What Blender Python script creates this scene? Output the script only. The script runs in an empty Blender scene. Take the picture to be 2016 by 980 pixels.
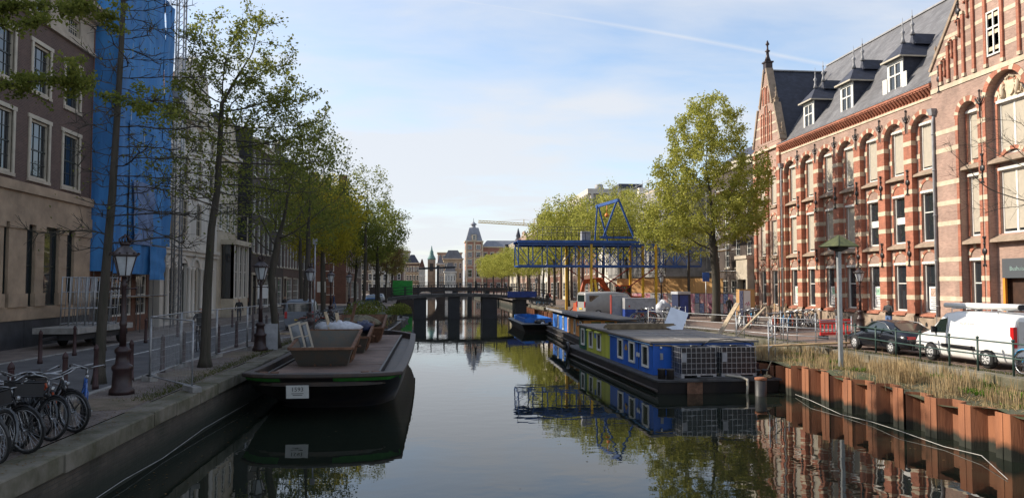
import bpy, bmesh, math, random
import numpy as np
from mathutils import Vector, Matrix, Euler
R = math.radians
PI = math.pi
random.seed(7)
S = bpy.context.scene
COL = S.collection

# ------------------------------------------------------------------ camera
cam_d = bpy.data.cameras.new('camera')
cam_d.sensor_width = 36.0
cam_d.lens = 26.79
cam_d.clip_start = 0.1
cam_d.clip_end = 9000
cam = bpy.data.objects.new('camera', cam_d)
COL.objects.link(cam)
cam.location = (0, 0, 3.7)
cam.rotation_euler = (R(90 + 2.71), 0, R(-6.006))
S.camera = cam

# ------------------------------------------------------------------ sky and sun
SUN_EL, SUN_AZ = R(31.5), R(20)          # azimuth: measured from -X (left) towards +Y (down the canal)
to_sun = Vector((-math.cos(SUN_AZ) * math.cos(SUN_EL), math.sin(SUN_AZ) * math.cos(SUN_EL), math.sin(SUN_EL)))
sun_d = bpy.data.lights.new('sun', 'SUN')
sun_d.energy = 4.3
sun_d.angle = R(0.6)
sun_d.color = (1.0, 0.90, 0.76)
sun = bpy.data.objects.new('sun', sun_d)
COL.objects.link(sun)
sun.rotation_euler = to_sun.to_track_quat('Z', 'Y').to_euler()

world = bpy.data.worlds.new('World')
S.world = world
world.use_nodes = True
nt = world.node_tree
nt.nodes.clear()
def N(t, ty, **k):
    n = t.nodes.new(ty)
    for a, b in k.items():
        setattr(n, a, b)
    return n
L = nt.links.new
wout = N(nt, 'ShaderNodeOutputWorld')
wbg = N(nt, 'ShaderNodeBackground')
wbg.inputs['Strength'].default_value = 0.15
sky = N(nt, 'ShaderNodeTexSky', sky_type='NISHITA', sun_disc=False)
sky.sun_elevation = SUN_EL
sky.sun_rotation = math.atan2(to_sun.x, to_sun.y)
sky.air_density = 1.0
sky.dust_density = 1.0
sky.ozone_density = 1.6
tc = N(nt, 'ShaderNodeTexCoord')
sep = N(nt, 'ShaderNodeSeparateXYZ')
L(tc.outputs['Generated'], sep.inputs[0])
def M_(op, a, b=None, clamp=False):
    n = N(nt, 'ShaderNodeMath', operation=op)
    n.use_clamp = clamp
    for i, v in enumerate((a, b)):
        if v is None: continue
        if isinstance(v, (int, float)): n.inputs[i].default_value = v
        else: L(v, n.inputs[i])
    return n.outputs[0]
zc = M_('ADD', M_('MAXIMUM', sep.outputs[2], 0.0), 0.16)       # flat cloud deck seen in perspective
cu, cv = M_('DIVIDE', sep.outputs[0], zc), M_('DIVIDE', sep.outputs[1], zc)
comb = N(nt, 'ShaderNodeCombineXYZ')
L(cu, comb.inputs[0]); L(cv, comb.inputs[1])
mp = N(nt, 'ShaderNodeMapping')
mp.inputs['Location'].default_value = (3.1, 0.6, 0)
mp.inputs['Rotation'].default_value = (0, 0, R(28))
mp.inputs['Scale'].default_value = (0.55, 1.0, 1)
L(comb.outputs[0], mp.inputs[0])
n1 = N(nt, 'ShaderNodeTexNoise'); n1.inputs['Scale'].default_value = 0.95; n1.inputs['Detail'].default_value = 6; n1.inputs['Roughness'].default_value = 0.5; n1.inputs['Distortion'].default_value = 0.2
n2 = N(nt, 'ShaderNodeTexNoise'); n2.inputs['Scale'].default_value = 4.0; n2.inputs['Detail'].default_value = 8; n2.inputs['Roughness'].default_value = 0.55; n2.inputs['Distortion'].default_value = 0.35
L(mp.outputs[0], n1.inputs['Vector']); L(mp.outputs[0], n2.inputs['Vector'])
cl = M_('ADD', M_('MULTIPLY', n1.outputs[0], 0.68), M_('MULTIPLY', n2.outputs[0], 0.33))
# more cloud towards the horizon, where one looks through the deck edge-on
hz = M_('MULTIPLY', M_('POWER', M_('SUBTRACT', 1.0, M_('MAXIMUM', sep.outputs[2], 0.0), clamp=True), 3.0), 0.17)
cl = M_('ADD', cl, hz)
ramp = N(nt, 'ShaderNodeValToRGB')
ramp.color_ramp.elements[0].position = 0.43
ramp.color_ramp.elements[0].color = (0.04, 0.04, 0.04, 1)
ramp.color_ramp.elements[1].position = 0.67
ramp.color_ramp.elements[1].color = (0.9, 0.9, 0.9, 1)
L(cl, ramp.inputs[0])
# the condensation trail: a straight line on the same high deck
trail_d = M_('ABSOLUTE', M_('SUBTRACT', M_('ADD', M_('MULTIPLY', cu, -0.1838), M_('MULTIPLY', cv, 0.9830)), 1.78))
trail = M_('MULTIPLY', M_('SUBTRACT', 1.0, M_('DIVIDE', trail_d, 0.028), clamp=True), M_('MULTIPLY', n2.outputs[0], 1.25))
cov = M_('MAXIMUM', ramp.outputs[0], trail)
mixc = N(nt, 'ShaderNodeMix', data_type='RGBA')
L(cov, mixc.inputs[0]); L(sky.outputs[0], mixc.inputs[6])
mixc.inputs[7].default_value = (3.6, 3.72, 3.95, 1)
L(mixc.outputs[2], wbg.inputs['Color'])
L(wbg.outputs[0], wout.inputs[0])

S.view_settings.view_transform = 'Standard'
S.view_settings.look = 'None'
S.view_settings.exposure = 0.62
S.view_settings.gamma = 1.0
S.render.engine = 'CYCLES'
S.cycles.max_bounces = 6
S.cycles.diffuse_bounces = 3
S.cycles.glossy_bounces = 4
S.cycles.transparent_max_bounces = 12

# ------------------------------------------------------------------ materials
MATS = {}
def mat(name, col, rough=0.75, var=0.18, scale=3.0, bump=0.0, bscale=None, metal=0.0, spec=0.5, col2=None, hue=0.0, streak=False,
        kind=None, bw=0.22, bh=0.07, mortar=(0.42, 0.38, 0.33), msize=0.010, soot=0.0, wl=None):
    """procedural surface: noise-mottled colour (optionally towards col2), fine relief, optional brick / slate / plank courses"""
    if name in MATS: return MATS[name]
    m = bpy.data.materials.new(name)
    m.use_nodes = True
    t = m.node_tree
    b = t.nodes['Principled BSDF']
    l = t.links.new
    g = N(t, 'ShaderNodeNewGeometry')
    pos = g.outputs['Position']
    if streak:
        ms = N(t, 'ShaderNodeMapping'); ms.inputs['Scale'].default_value = (1, 1, 0.12)
        l(pos, ms.inputs[0]); npos = ms.outputs[0]
    else: npos = pos
    no = N(t, 'ShaderNodeTexNoise'); no.inputs['Scale'].default_value = scale; no.inputs['Detail'].default_value = 6; no.inputs['Roughness'].default_value = 0.62
    l(npos, no.inputs['Vector'])
    c2 = col2 if col2 else tuple(max(0, c * (1 - var * 2)) for c in col)
    c1 = tuple(min(1, c * (1 + (0 if col2 else var))) for c in col)
    rp = N(t, 'ShaderNodeValToRGB')
    rp.color_ramp.elements[0].position = 0.34; rp.color_ramp.elements[0].color = (*c2, 1)
    rp.color_ramp.elements[1].position = 0.66; rp.color_ramp.elements[1].color = (*c1, 1)
    l(no.outputs[0], rp.inputs[0])
    cout = rp.outputs[0]
    hgt = None
    if kind in ('brick', 'slate', 'paver', 'plank'):
        sx = N(t, 'ShaderNodeSeparateXYZ'); l(pos, sx.inputs[0])
        cb = N(t, 'ShaderNodeCombineXYZ')
        if kind == 'paver':
            l(sx.outputs[0], cb.inputs[0]); l(sx.outputs[1], cb.inputs[1])
        else:
            ad = N(t, 'ShaderNodeMath', operation='ADD'); l(sx.outputs[0], ad.inputs[0]); l(sx.outputs[1], ad.inputs[1])
            l(ad.outputs[0], cb.inputs[0]); l(sx.outputs[2], cb.inputs[1])
        br = N(t, 'ShaderNodeTexBrick')
        br.inputs['Scale'].default_value = 1.0
        br.inputs['Brick Width'].default_value = bw; br.inputs['Row Height'].default_value = bh
        br.inputs['Mortar Size'].default_value = msize; br.inputs['Mortar Smooth'].default_value = 0.3
        br.inputs['Color1'].default_value = (1, 1, 1, 1); br.inputs['Color2'].default_value = (0.72, 0.70, 0.70, 1)
        br.inputs['Mortar'].default_value = (1, 1, 1, 1)
        l(cb.outputs[0], br.inputs['Vector'])
        mu = N(t, 'ShaderNodeMix', data_type='RGBA', blend_type='MULTIPLY'); mu.inputs[0].default_value = 1.0
        l(cout, mu.inputs[6]); l(br.outputs['Color'], mu.inputs[7])
        mm = N(t, 'ShaderNodeMix', data_type='RGBA')
        l(br.outputs['Fac'], mm.inputs[0]); l(mu.outputs[2], mm.inputs[6]); mm.inputs[7].default_value = (*mortar, 1)
        cout = mm.outputs[2]
        iv = N(t, 'ShaderNodeMath', operation='SUBTRACT'); iv.inputs[0].default_value = 1.0; l(br.outputs['Fac'], iv.inputs[1])
        hgt = iv.outputs[0]
    if soot:      # large uneven grime
        n3 = N(t, 'ShaderNodeTexNoise'); n3.inputs['Scale'].default_value = 0.33; n3.inputs['Detail'].default_value = 7; n3.inputs['Roughness'].default_value = 0.7
        m3 = N(t, 'ShaderNodeMapping'); m3.inputs['Scale'].default_value = (1, 1, 0.45); l(pos, m3.inputs[0]); l(m3.outputs[0], n3.inputs['Vector'])
        r3 = N(t, 'ShaderNodeMapRange'); r3.inputs[1].default_value = 0.35; r3.inputs[2].default_value = 0.62; r3.inputs[3].default_value = 1-soot; r3.inputs[4].default_value = 1.0
        l(n3.outputs[0], r3.inputs[0])
        mg = N(t, 'ShaderNodeMix', data_type='RGBA', blend_type='MULTIPLY'); mg.inputs[0].default_value = 1.0
        l(cout, mg.inputs[6]); l(r3.outputs[0], mg.inputs[7]); cout = mg.outputs[2]
    if wl:        # algae and wet tide mark near the water: (height, softness, colour)
        s3 = N(t, 'ShaderNodeSeparateXYZ'); l(pos, s3.inputs[0])
        a3 = N(t, 'ShaderNodeMath', operation='MULTIPLY_ADD'); l(no.outputs[0], a3.inputs[0]); a3.inputs[1].default_value = -0.5; l(s3.outputs[2], a3.inputs[2])
        r3 = N(t, 'ShaderNodeMapRange'); r3.inputs[1].default_value = wl[0]-.25; r3.inputs[2].default_value = wl[0]-.25+wl[1]; r3.inputs[3].default_value = 1.0; r3.inputs[4].default_value = 0.0
        l(a3.outputs[0], r3.inputs[0])
        mg = N(t, 'ShaderNodeMix', data_type='RGBA'); l(r3.outputs[0], mg.inputs[0]); l(cout, mg.inputs[6]); mg.inputs[7].default_value = (*wl[2], 1); cout = mg.outputs[2]
    l(cout, b.inputs['Base Color'])
    b.inputs['Roughness'].default_value = rough
    b.inputs['Metallic'].default_value = metal
    b.inputs['Specular IOR Level'].default_value = spec
    if bump > 0 or hgt is not None:
        nb = N(t, 'ShaderNodeTexNoise'); nb.inputs['Scale'].default_value = bscale or scale * 6; nb.inputs['Detail'].default_value = 4
        l(npos, nb.inputs['Vector'])
        bp = N(t, 'ShaderNodeBump'); bp.inputs['Strength'].default_value = max(bump, 0.25); bp.inputs['Distance'].default_value = 0.02
        if hgt is not None:
            a = N(t, 'ShaderNodeMath', operation='MULTIPLY_ADD'); l(nb.outputs[0], a.inputs[0]); a.inputs[1].default_value = 0.5; l(hgt, a.inputs[2])
            l(a.outputs[0], bp.inputs['Height'])
        else: l(nb.outputs[0], bp.inputs['Height'])
        l(bp.outputs[0], b.inputs['Normal'])
    MATS[name] = m
    return m

def leaf_mat(name, c1, c2, trans=0.45):
    m = bpy.data.materials.new(name); m.use_nodes = True
    t = m.node_tree; l = t.links.new
    t.nodes.clear()
    o = N(t, 'ShaderNodeOutputMaterial')
    g = N(t, 'ShaderNodeNewGeometry')
    no = N(t, 'ShaderNodeTexNoise'); no.inputs['Scale'].default_value = 0.9; no.inputs['Detail'].default_value = 3
    l(g.outputs['Position'], no.inputs['Vector'])
    ad = N(t, 'ShaderNodeMath', operation='ADD'); l(no.outputs[0], ad.inputs[0]); l(g.outputs['Random Per Island'], ad.inputs[1])
    rp = N(t, 'ShaderNodeValToRGB'); rp.color_ramp.elements[0].position = 0.25; rp.color_ramp.elements[1].position = 0.8
    hf = N(t, 'ShaderNodeMath', operation='MULTIPLY'); l(ad.outputs[0], hf.inputs[0]); hf.inputs[1].default_value = 0.5
    l(hf.outputs[0], rp.inputs[0])
    rp.color_ramp.elements[0].color = (*c1, 1); rp.color_ramp.elements[1].color = (*c2, 1)
    d = N(t, 'ShaderNodeBsdfDiffuse'); tr = N(t, 'ShaderNodeBsdfTranslucent'); mx = N(t, 'ShaderNodeMixShader')
    l(rp.outputs[0], d.inputs[0]); l(rp.outputs[0], tr.inputs[0])
    mx.inputs[0].default_value = trans
    l(d.outputs[0], mx.inputs[1]); l(tr.outputs[0], mx.inputs[2])
    l(mx.outputs[0], o.inputs[0])
    MATS[name] = m
    return m

def glass_mat(name, col=(0.02, 0.025, 0.03), rough=0.03):
    m = bpy.data.materials.new(name); m.use_nodes = True
    t = m.node_tree; b = t.nodes['Principled BSDF']; l = t.links.new
    b.inputs['Base Color'].default_value = (*col, 1)
    b.inputs['Roughness'].default_value = rough
    b.inputs['IOR'].default_value = 1.9
    g = N(t, 'ShaderNodeNewGeometry')
    no = N(t, 'ShaderNodeTexNoise'); no.inputs['Scale'].default_value = 0.9; no.inputs['Detail'].default_value = 1
    l(g.outputs['Position'], no.inputs['Vector'])
    bp = N(t, 'ShaderNodeBump'); bp.inputs['Strength'].default_value = 0.25; bp.inputs['Distance'].default_value = 0.02
    l(no.outputs[0], bp.inputs['Height']); l(bp.outputs[0], b.inputs['Normal'])
    MATS[name] = m
    return m

# ------------------------------------------------------------------ mesh builder
class MB:
    def __init__(s): s.v = []; s.f = []; s.m = []; s.mi = 0; s.sm = []; s.smooth = False
    def face(s, idx): s.f.append(tuple(idx)); s.m.append(s.mi); s.sm.append(s.smooth)
    def quad(s, a, b, c, d):
        k = len(s.v); s.v += [tuple(a), tuple(b), tuple(c), tuple(d)]; s.face((k, k+1, k+2, k+3)); return s
    def poly(s, pts):
        k = len(s.v); s.v += [tuple(p) for p in pts]; s.face(range(k, k+len(pts))); return s
    def box(s, x0, x1, y0, y1, z0, z1, M=None):
        k = len(s.v)
        P = [(x0,y0,z0),(x1,y0,z0),(x1,y1,z0),(x0,y1,z0),(x0,y0,z1),(x1,y0,z1),(x1,y1,z1),(x0,y1,z1)]
        if M is not None: P = [tuple(M @ Vector(p)) for p in P]
        s.v += P
        for q in ((0,3,2,1),(4,5,6,7),(0,1,5,4),(1,2,6,5),(2,3,7,6),(3,0,4,7)): s.face([k+i for i in q])
        return s
    def cbox(s, c, d, M=None):
        return s.box(c[0]-d[0]/2, c[0]+d[0]/2, c[1]-d[1]/2, c[1]+d[1]/2, c[2]-d[2]/2, c[2]+d[2]/2, M)
    def hexa(s, P):      # 8 corners: bottom 4 ccw, top 4 ccw
        k = len(s.v); s.v += [tuple(p) for p in P]
        for q in ((0,3,2,1),(4,5,6,7),(0,1,5,4),(1,2,6,5),(2,3,7,6),(3,0,4,7)): s.face([k+i for i in q])
        return s
    def beam(s, a, b, w, h, up=(0,0,1)):     # rectangular bar from a to b
        a, b = Vector(a), Vector(b); d = (b - a).normalized(); u = Vector(up)
        if abs(d.dot(u)) > 0.98: u = Vector((1,0,0))
        x = d.cross(u).normalized() * (w/2); y = x.cross(d).normalized() * (h/2)
        k = len(s.v)
        s.v += [tuple(p) for p in (a-x-y, a+x-y, a+x+y, a-x+y, b-x-y, b+x-y, b+x+y, b-x+y)]
        for q in ((0,3,2,1),(4,5,6,7),(0,1,5,4),(1,2,6,5),(2,3,7,6),(3,0,4,7)): s.face([k+i for i in q])
        return s
    def tube(s, pts, r, n=6, cap=True, closed=False):
        pts = [Vector(p) for p in pts]; rs = r if isinstance(r, (list, tuple)) else [r]*len(pts)
        k = len(s.v); u = None; m = len(pts)
        for i, p in enumerate(pts):
            if closed: d = pts[(i+1) % m] - pts[i-1]
            elif i == 0: d = pts[1] - p
            elif i == m-1: d = p - pts[i-1]
            else: d = pts[i+1] - pts[i-1]
            d = d.normalized() if d.length > 1e-9 else Vector((0,0,1))
            if u is None or abs(u.dot(d)) > 0.97:
                u = Vector((0,0,1)) if abs(d.z) < 0.9 else Vector((1,0,0))
            x = d.cross(u).normalized(); y = x.cross(d); u = y.copy()
            for j in range(n):
                a = 2*PI*j/n
                s.v.append(tuple(p + (x*math.cos(a) + y*math.sin(a)) * rs[i]))
        o = s.smooth; s.smooth = n > 4
        for i in range(m if closed else m-1):
            i2 = (i+1) % m
            for j in range(n):
                j2 = (j+1) % n
                s.face((k+i*n+j, k+i*n+j2, k+i2*n+j2, k+i2*n+j))
        s.smooth = o
        if cap and not closed:
            s.face([k+j for j in range(n)][::-1]); s.face([k+(m-1)*n+j for j in range(n)])
        return s
    def lathe(s, prof, n=10, c=(0,0,0), M=None):   # prof: (r, z)
        k = len(s.v)
        for r, z in prof:
            for j in range(n):
                a = 2*PI*j/n
                p = Vector((c[0]+r*math.cos(a), c[1]+r*math.sin(a), c[2]+z))
                s.v.append(tuple(M @ p if M is not None else p))
        o = s.smooth; s.smooth = n > 6
        for i in range(len(prof)-1):
            for j in range(n):
                j2 = (j+1) % n
                s.face((k+i*n+j, k+i*n+j2, k+(i+1)*n+j2, k+(i+1)*n+j))
        s.smooth = o
        if prof[0][0] > 1e-4: s.face([k+j for j in range(n)][::-1])
        if prof[-1][0] > 1e-4: s.face([k+(len(prof)-1)*n+j for j in range(n)])
        return s
    def prism(s, pts, axis, a, b):    # 2-D outline extruded along axis from a to b; pts are (u,v): x->(y,z) y->(x,z) z->(x,y)
        def P(p, t): return {'x': (t, p[0], p[1]), 'y': (p[0], t, p[1]), 'z': (p[0], p[1], t)}[axis]
        k = len(s.v); n = len(pts)
        s.v += [P(p, a) for p in pts] + [P(p, b) for p in pts]
        s.face(range(k+n-1, k-1, -1)); s.face(range(k+n, k+2*n))
        for i in range(n):
            j = (i+1) % n; s.face((k+i, k+j, k+n+j, k+n+i))
        return s
    def ball(s, c, r, n=8, m=6, sc=(1,1,1)):
        prof = [(max(r*math.sin(PI*i/m), 0.0001), -r*math.cos(PI*i/m)) for i in range(m+1)]
        k = len(s.v); s.lathe(prof, n)
        for i in range(k, len(s.v)):
            x, y, z = s.v[i]; s.v[i] = (c[0]+x*sc[0], c[1]+y*sc[1], c[2]+z*sc[2])
        return s
    def mesh(s, name, mats, fix=True):
        me = bpy.data.meshes.new(name)
        me.from_pydata(s.v, [], s.f)
        if not isinstance(mats, (list, tuple)): mats = [mats]
        for m in mats: me.materials.append(m)
        if len(mats) > 1: me.polygons.foreach_set('material_index', s.m)
        if any(s.sm): me.polygons.foreach_set('use_smooth', s.sm)
        if fix and len(s.f) < 60000:
            bm = bmesh.new(); bm.from_mesh(me); bmesh.ops.recalc_face_normals(bm, faces=bm.faces); bm.to_mesh(me); bm.free()
        me.update()
        return me
    def build(s, name, mats, parent=None, loc=None, fix=True):
        return link(name, s.mesh(name, mats, fix), parent, loc)

def link(name, me, parent=None, loc=None, rot=None, scale=None):
    o = bpy.data.objects.new(name, me)
    COL.objects.link(o)
    if parent is not None:
        o.parent = parent; KIDS.setdefault(parent.name, []).append(o)
    if loc is not None: o.location = loc
    if rot is not None: o.rotation_euler = rot if isinstance(rot, (tuple, list, Euler)) else (0, 0, rot)
    if scale is not None: o.scale = scale if isinstance(scale, (tuple, list)) else (scale,)*3
    return o
def tag(o, label=None, cat=None, group=None, kind=None):
    if label: o['label'] = label
    if cat: o['category'] = cat
    if group: o['group'] = group
    if kind: o['kind'] = kind
    return o
def thing(name, label, cat, loc=(0,0,0), rz=0.0, group=None):
    o = bpy.data.objects.new(name, None)
    o.empty_display_size = 0.2
    COL.objects.link(o)
    o.location = loc; o.rotation_euler = (0, 0, rz)
    return tag(o, label, cat, group)
def copy_tree(o, parent=None):
    c = o.copy(); COL.objects.link(c); c.parent = parent
    if parent is not None: KIDS.setdefault(parent.name, []).append(c)
    for ch in list(KIDS.get(o.name, ())): copy_tree(ch, c)
    return c
KIDS = {}
def kill(o):
    for c in KIDS.pop(o.name, []): kill(c)
    bpy.data.objects.remove(o)
def dup(root, loc, rz=0.0, label=None, group=None, scale=None):
    c = copy_tree(root); c.location = loc; c.rotation_euler = (0, 0, rz)
    if scale: c.scale = (scale,)*3
    if label: c['label'] = label
    if group: c['group'] = group
    return c
def remat(o, old, new):      # swap a material on this object only (mesh data stays shared)
    for i, sl in enumerate(o.material_slots):
        if sl.material == old:
            sl.link = 'OBJECT'; sl.material = new
def remat_tree(o, old, new):
    if o.type == 'MESH': remat(o, old, new)
    for c in KIDS.get(o.name, ()): remat_tree(c, old, new)
def text_mesh(txt, size, depth=0.003, align='CENTER'):
    cu = bpy.data.curves.new('lettering', 'FONT'); cu.body = txt; cu.size = size; cu.extrude = depth; cu.align_x = align; cu.align_y = 'CENTER'
    cu.resolution_u = 2
    o = bpy.data.objects.new('lettering', cu); COL.objects.link(o)
    dg = bpy.context.evaluated_depsgraph_get()
    me = bpy.data.meshes.new_from_object(o.evaluated_get(dg))
    bpy.data.objects.remove(o); bpy.data.curves.remove(cu)
    return me
def letter(txt, size, m, parent, loc, rot, name='lettering', align='CENTER'):
    me = text_mesh(txt, size, align=align); me.materials.clear(); me.materials.append(m)
    return link(name, me, parent, loc, rot)
# ------------------------------------------------------------------ palette
m_asphalt = mat('asphalt', (0.095, 0.094, 0.096), 0.85, 0.16, 1.2, 0.3, 60)
m_paver = mat('brick_paving', (0.21, 0.17, 0.145), 0.9, 0.2, 1.0, 0.4, kind='paver', bw=0.21, bh=0.105, mortar=(0.07, 0.062, 0.05), msize=0.008)
m_paver_r = mat('red_brick_paving', (0.24, 0.165, 0.13), 0.9, 0.2, 1.0, 0.4, kind='paver', bw=0.21, bh=0.105, mortar=(0.10, 0.08, 0.06), msize=0.008)
m_kerb = mat('kerb_stone', (0.30, 0.29, 0.27), 0.85, 0.18, 3, 0.3)
m_coping = mat('mossy_coping', (0.22, 0.195, 0.155), 0.9, 0.2, 1.6, 0.6, col2=(0.085, 0.082, 0.042), soot=0.4)
m_quay = mat('quay_brick', (0.14, 0.11, 0.085), 0.9, 0.3, 1.1, 0.5, col2=(0.045, 0.045, 0.028), streak=True, soot=0.5, wl=(0.25, 0.3, (0.016, 0.02, 0.012)), kind='brick', bw=0.24, bh=0.075, mortar=(0.075, 0.068, 0.055))
m_white_paint = mat('road_paint', (0.55, 0.55, 0.53), 0.8, 0.25, 8)
m_soil = mat('bank_soil', (0.10, 0.085, 0.055), 0.95, 0.3, 2.2, 0.6, col2=(0.055, 0.075, 0.02))
m_rust = mat('rusted_steel', (0.37, 0.145, 0.065), 0.85, 0.25, 1.6, 0.35, 25, col2=(0.20, 0.078, 0.04), streak=True, soot=0.3, wl=(0.16, 0.16, (0.02, 0.022, 0.014)))
m_iron = mat('cast_iron', (0.030, 0.014, 0.014), 0.45, 0.2, 5, spec=0.5)
m_black = mat('black_paint', (0.018, 0.018, 0.02), 0.45, 0.2, 4)
m_galv = mat('galvanised_steel', (0.36, 0.37, 0.38), 0.45, 0.15, 6, metal=0.6)
m_bark = mat('elm_bark', (0.075, 0.062, 0.05), 0.95, 0.3, 7, 0.7, 30, col2=(0.035, 0.034, 0.022), streak=True)
m_glass = glass_mat('window_glass')
m_glass_b = glass_mat('window_glass_pale', (0.10, 0.11, 0.12), 0.06)
m_white = mat('white_frame_paint', (0.72, 0.70, 0.64), 0.5, 0.06, 3)
m_cream = mat('cream_frame_paint', (0.47, 0.42, 0.33), 0.6, 0.08, 3)

# ------------------------------------------------------------------ water
wm = bpy.data.materials.new('canal_water'); wm.use_nodes = True
t = wm.node_tree; b = t.nodes['Principled BSDF']
b.inputs['Base Color'].default_value = (0.012, 0.016, 0.011, 1)
b.inputs['Roughness'].default_value = 0.012
b.inputs['IOR'].default_value = 1.34
g = N(t, 'ShaderNodeNewGeometry')
mp_ = N(t, 'ShaderNodeMapping'); mp_.inputs['Scale'].default_value = (0.8, 1.0, 1)
t.links.new(g.outputs['Position'], mp_.inputs[0])
na = N(t, 'ShaderNodeTexNoise'); na.inputs['Scale'].default_value = 1.5; na.inputs['Detail'].default_value = 2.5; na.inputs['Roughness'].default_value = 0.45
nb_ = N(t, 'ShaderNodeTexNoise'); nb_.inputs['Scale'].default_value = 0.07; nb_.inputs['Detail'].default_value = 2
t.links.new(mp_.outputs[0], na.inputs['Vector']); t.links.new(g.outputs['Position'], nb_.inputs['Vector'])
rp = N(t, 'ShaderNodeMapRange'); rp.inputs[1].default_value = 0.42; rp.inputs[2].default_value = 0.62; rp.inputs[3].default_value = 0.35; rp.inputs[4].default_value = 1.0
t.links.new(nb_.outputs[0], rp.inputs[0])
mu = N(t, 'ShaderNodeMath', operation='MULTIPLY'); t.links.new(na.outputs[0], mu.inputs[0]); t.links.new(rp.outputs[0], mu.inputs[1])
bp = N(t, 'ShaderNodeBump'); bp.inputs['Strength'].default_value = 1.0; bp.inputs['Distance'].default_value = 0.0052
t.links.new(mu.outputs[0], bp.inputs['Height']); t.links.new(bp.outputs[0], b.inputs['Normal'])
w = MB(); w.quad((-30, -60, 0), (40, -60, 0), (40, 260, 0), (-30, 260, 0))
tag(w.build('canal_water', wm), kind='structure')

# ------------------------------------------------------------------ ground: two banks cut back along the canal
LEDGE = [(-5.7, -60), (-5.7, 50), (-5.0, 62), (-4.4, 72), (-4.2, 100), (-6, 150), (-9, 245)]
REDGE = [(16.3, -60), (16.3, 28), (15.6, 40), (13.6, 50), (13.0, 60), (13.0, 100), (13.5, 245)]
GZ = 1.1
mb = MB()
for (x0, y0), (x1, y1) in zip(LEDGE, LEDGE[1:]):
    mb.quad((-900, y0, GZ), (x0-0.55, y0, GZ), (x1-0.55, y1, GZ), (-900, y1, GZ))
for (x0, y0), (x1, y1) in zip(REDGE, REDGE[1:]):
    mb.quad((x0+0.45, y0, GZ), (900, y0, GZ), (900, y1, GZ), (x1+0.45, y1, GZ))
mb.quad((-900, 245, GZ), (900, 245, GZ), (900, 3000, GZ), (-900, 3000, GZ))
mb.quad((-30, 245, GZ), (40, 245, GZ), (40, 245, -1), (-30, 245, -1))
tag(mb.build('ground', m_paver), kind='structure')
# left quay wall with its coping stones
qw = MB()
for (x0, y0), (x1, y1) in zip(LEDGE, LEDGE[1:]):
    qw.quad((x0, y0, -1.5), (x1, y1, -1.5), (x1, y1, 0.80), (x0, y0, 0.80))
quay = tag(qw.build('quay_wall', m_quay), 'dark weathered brick quay wall along the left bank', 'quay wall')
def edge_pt(E, y):
    for (x0, y0), (x1, y1) in zip(E, E[1:]):
        if y0 <= y <= y1: return x0 + (x1-x0) * (y-y0) / (y1-y0)
    return E[-1][0]
rnd = random.Random(3)
def coping(parent, E, side, y0, y1, zt, m, w=0.55, h=0.30, name='coping_stone', over=0.06):
    y = y0
    while y < y1:
        ln = rnd.uniform(1.15, 2.1) if y < 70 else 4.0
        ya, yb = y + 0.012, y + ln - 0.012
        xa, xb = edge_pt(E, ya), edge_pt(E, yb)
        z = zt + rnd.uniform(-0.015, 0.012); j = rnd.uniform(-0.02, 0.02)
        o = -side
        P = [(xa - o*over + j, ya), (xb - o*over + j, yb), (xb + o*w + j, yb), (xa + o*w + j, ya)]
        if side > 0: pass
        s = MB(); c = 0.025
        s.v = [(x, yy, z-h) for x, yy in P] + [(x, yy, z-c) for x, yy in P]
        cx = sum(p[0] for p in P)/4; cy = sum(p[1] for p in P)/4
        s.v += [(x + (cx-x)*0.07, yy + (cy-yy)*0.03, z) for x, yy in P]
        for a in range(4):
            q = (a+1) % 4
            s.face((a, q, q+4, a+4)); s.face((a+4, q+4, q+8, a+8))
        s.face((8, 9, 10, 11)); s.face((3, 2, 1, 0))
        s.build(name, m, parent)
        y += ln
coping(quay, LEDGE, 1, -4, 100, GZ, m_coping)
# right: old mossy quay wall set back from the water, then the strip of bank behind the sheet piles
rw = MB()
for (x0, y0), (x1, y1) in zip(REDGE, REDGE[1:]):
    rw.quad((x1, y1, -1.5), (x0, y0, -1.5), (x0, y0, 0.82), (x1, y1, 0.82))
rquay = tag(rw.build('old_quay_wall', m_quay), 'mossy old quay wall under the green railing of the right bank', 'quay wall')
coping(rquay, REDGE, -1, -4, 100, GZ, m_coping, w=0.45, h=0.30)
bk = MB(); rs = random.Random(5)
ny, nx = 84, 6
def bank_z(u, y): return 0.92 - 0.16*u + 0.07*math.sin(y*1.7+u*3) + 0.05*math.sin(y*0.6)
for i in range(ny+1):
    y = -4.4 + i*0.6
    xo, xi = 12.15, edge_pt(REDGE, y) + 0.02
    for j in range(nx+1):
        u = j/nx; bk.v.append((xo + (xi-xo)*u, y, bank_z(u, y) + rs.uniform(-0.04, 0.04)))
bk.smooth = True
for i in range(ny):
    for j in range(nx):
        a = i*(nx+1)+j; bk.face((a, a+1, a+nx+2, a+nx+1))
tag(bk.build('bank_soil', m_soil), kind='structure')
bk = MB()
for y in range(46, 100, 6):
    bk.quad((12.5, y, 0.75), (edge_pt(REDGE, y)+.02, y, 0.7), (edge_pt(REDGE, y+6)+.02, y+6, 0.7), (12.5, y+6, 0.75))
tag(bk.build('far_bank', m_soil), kind='structure')
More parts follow.
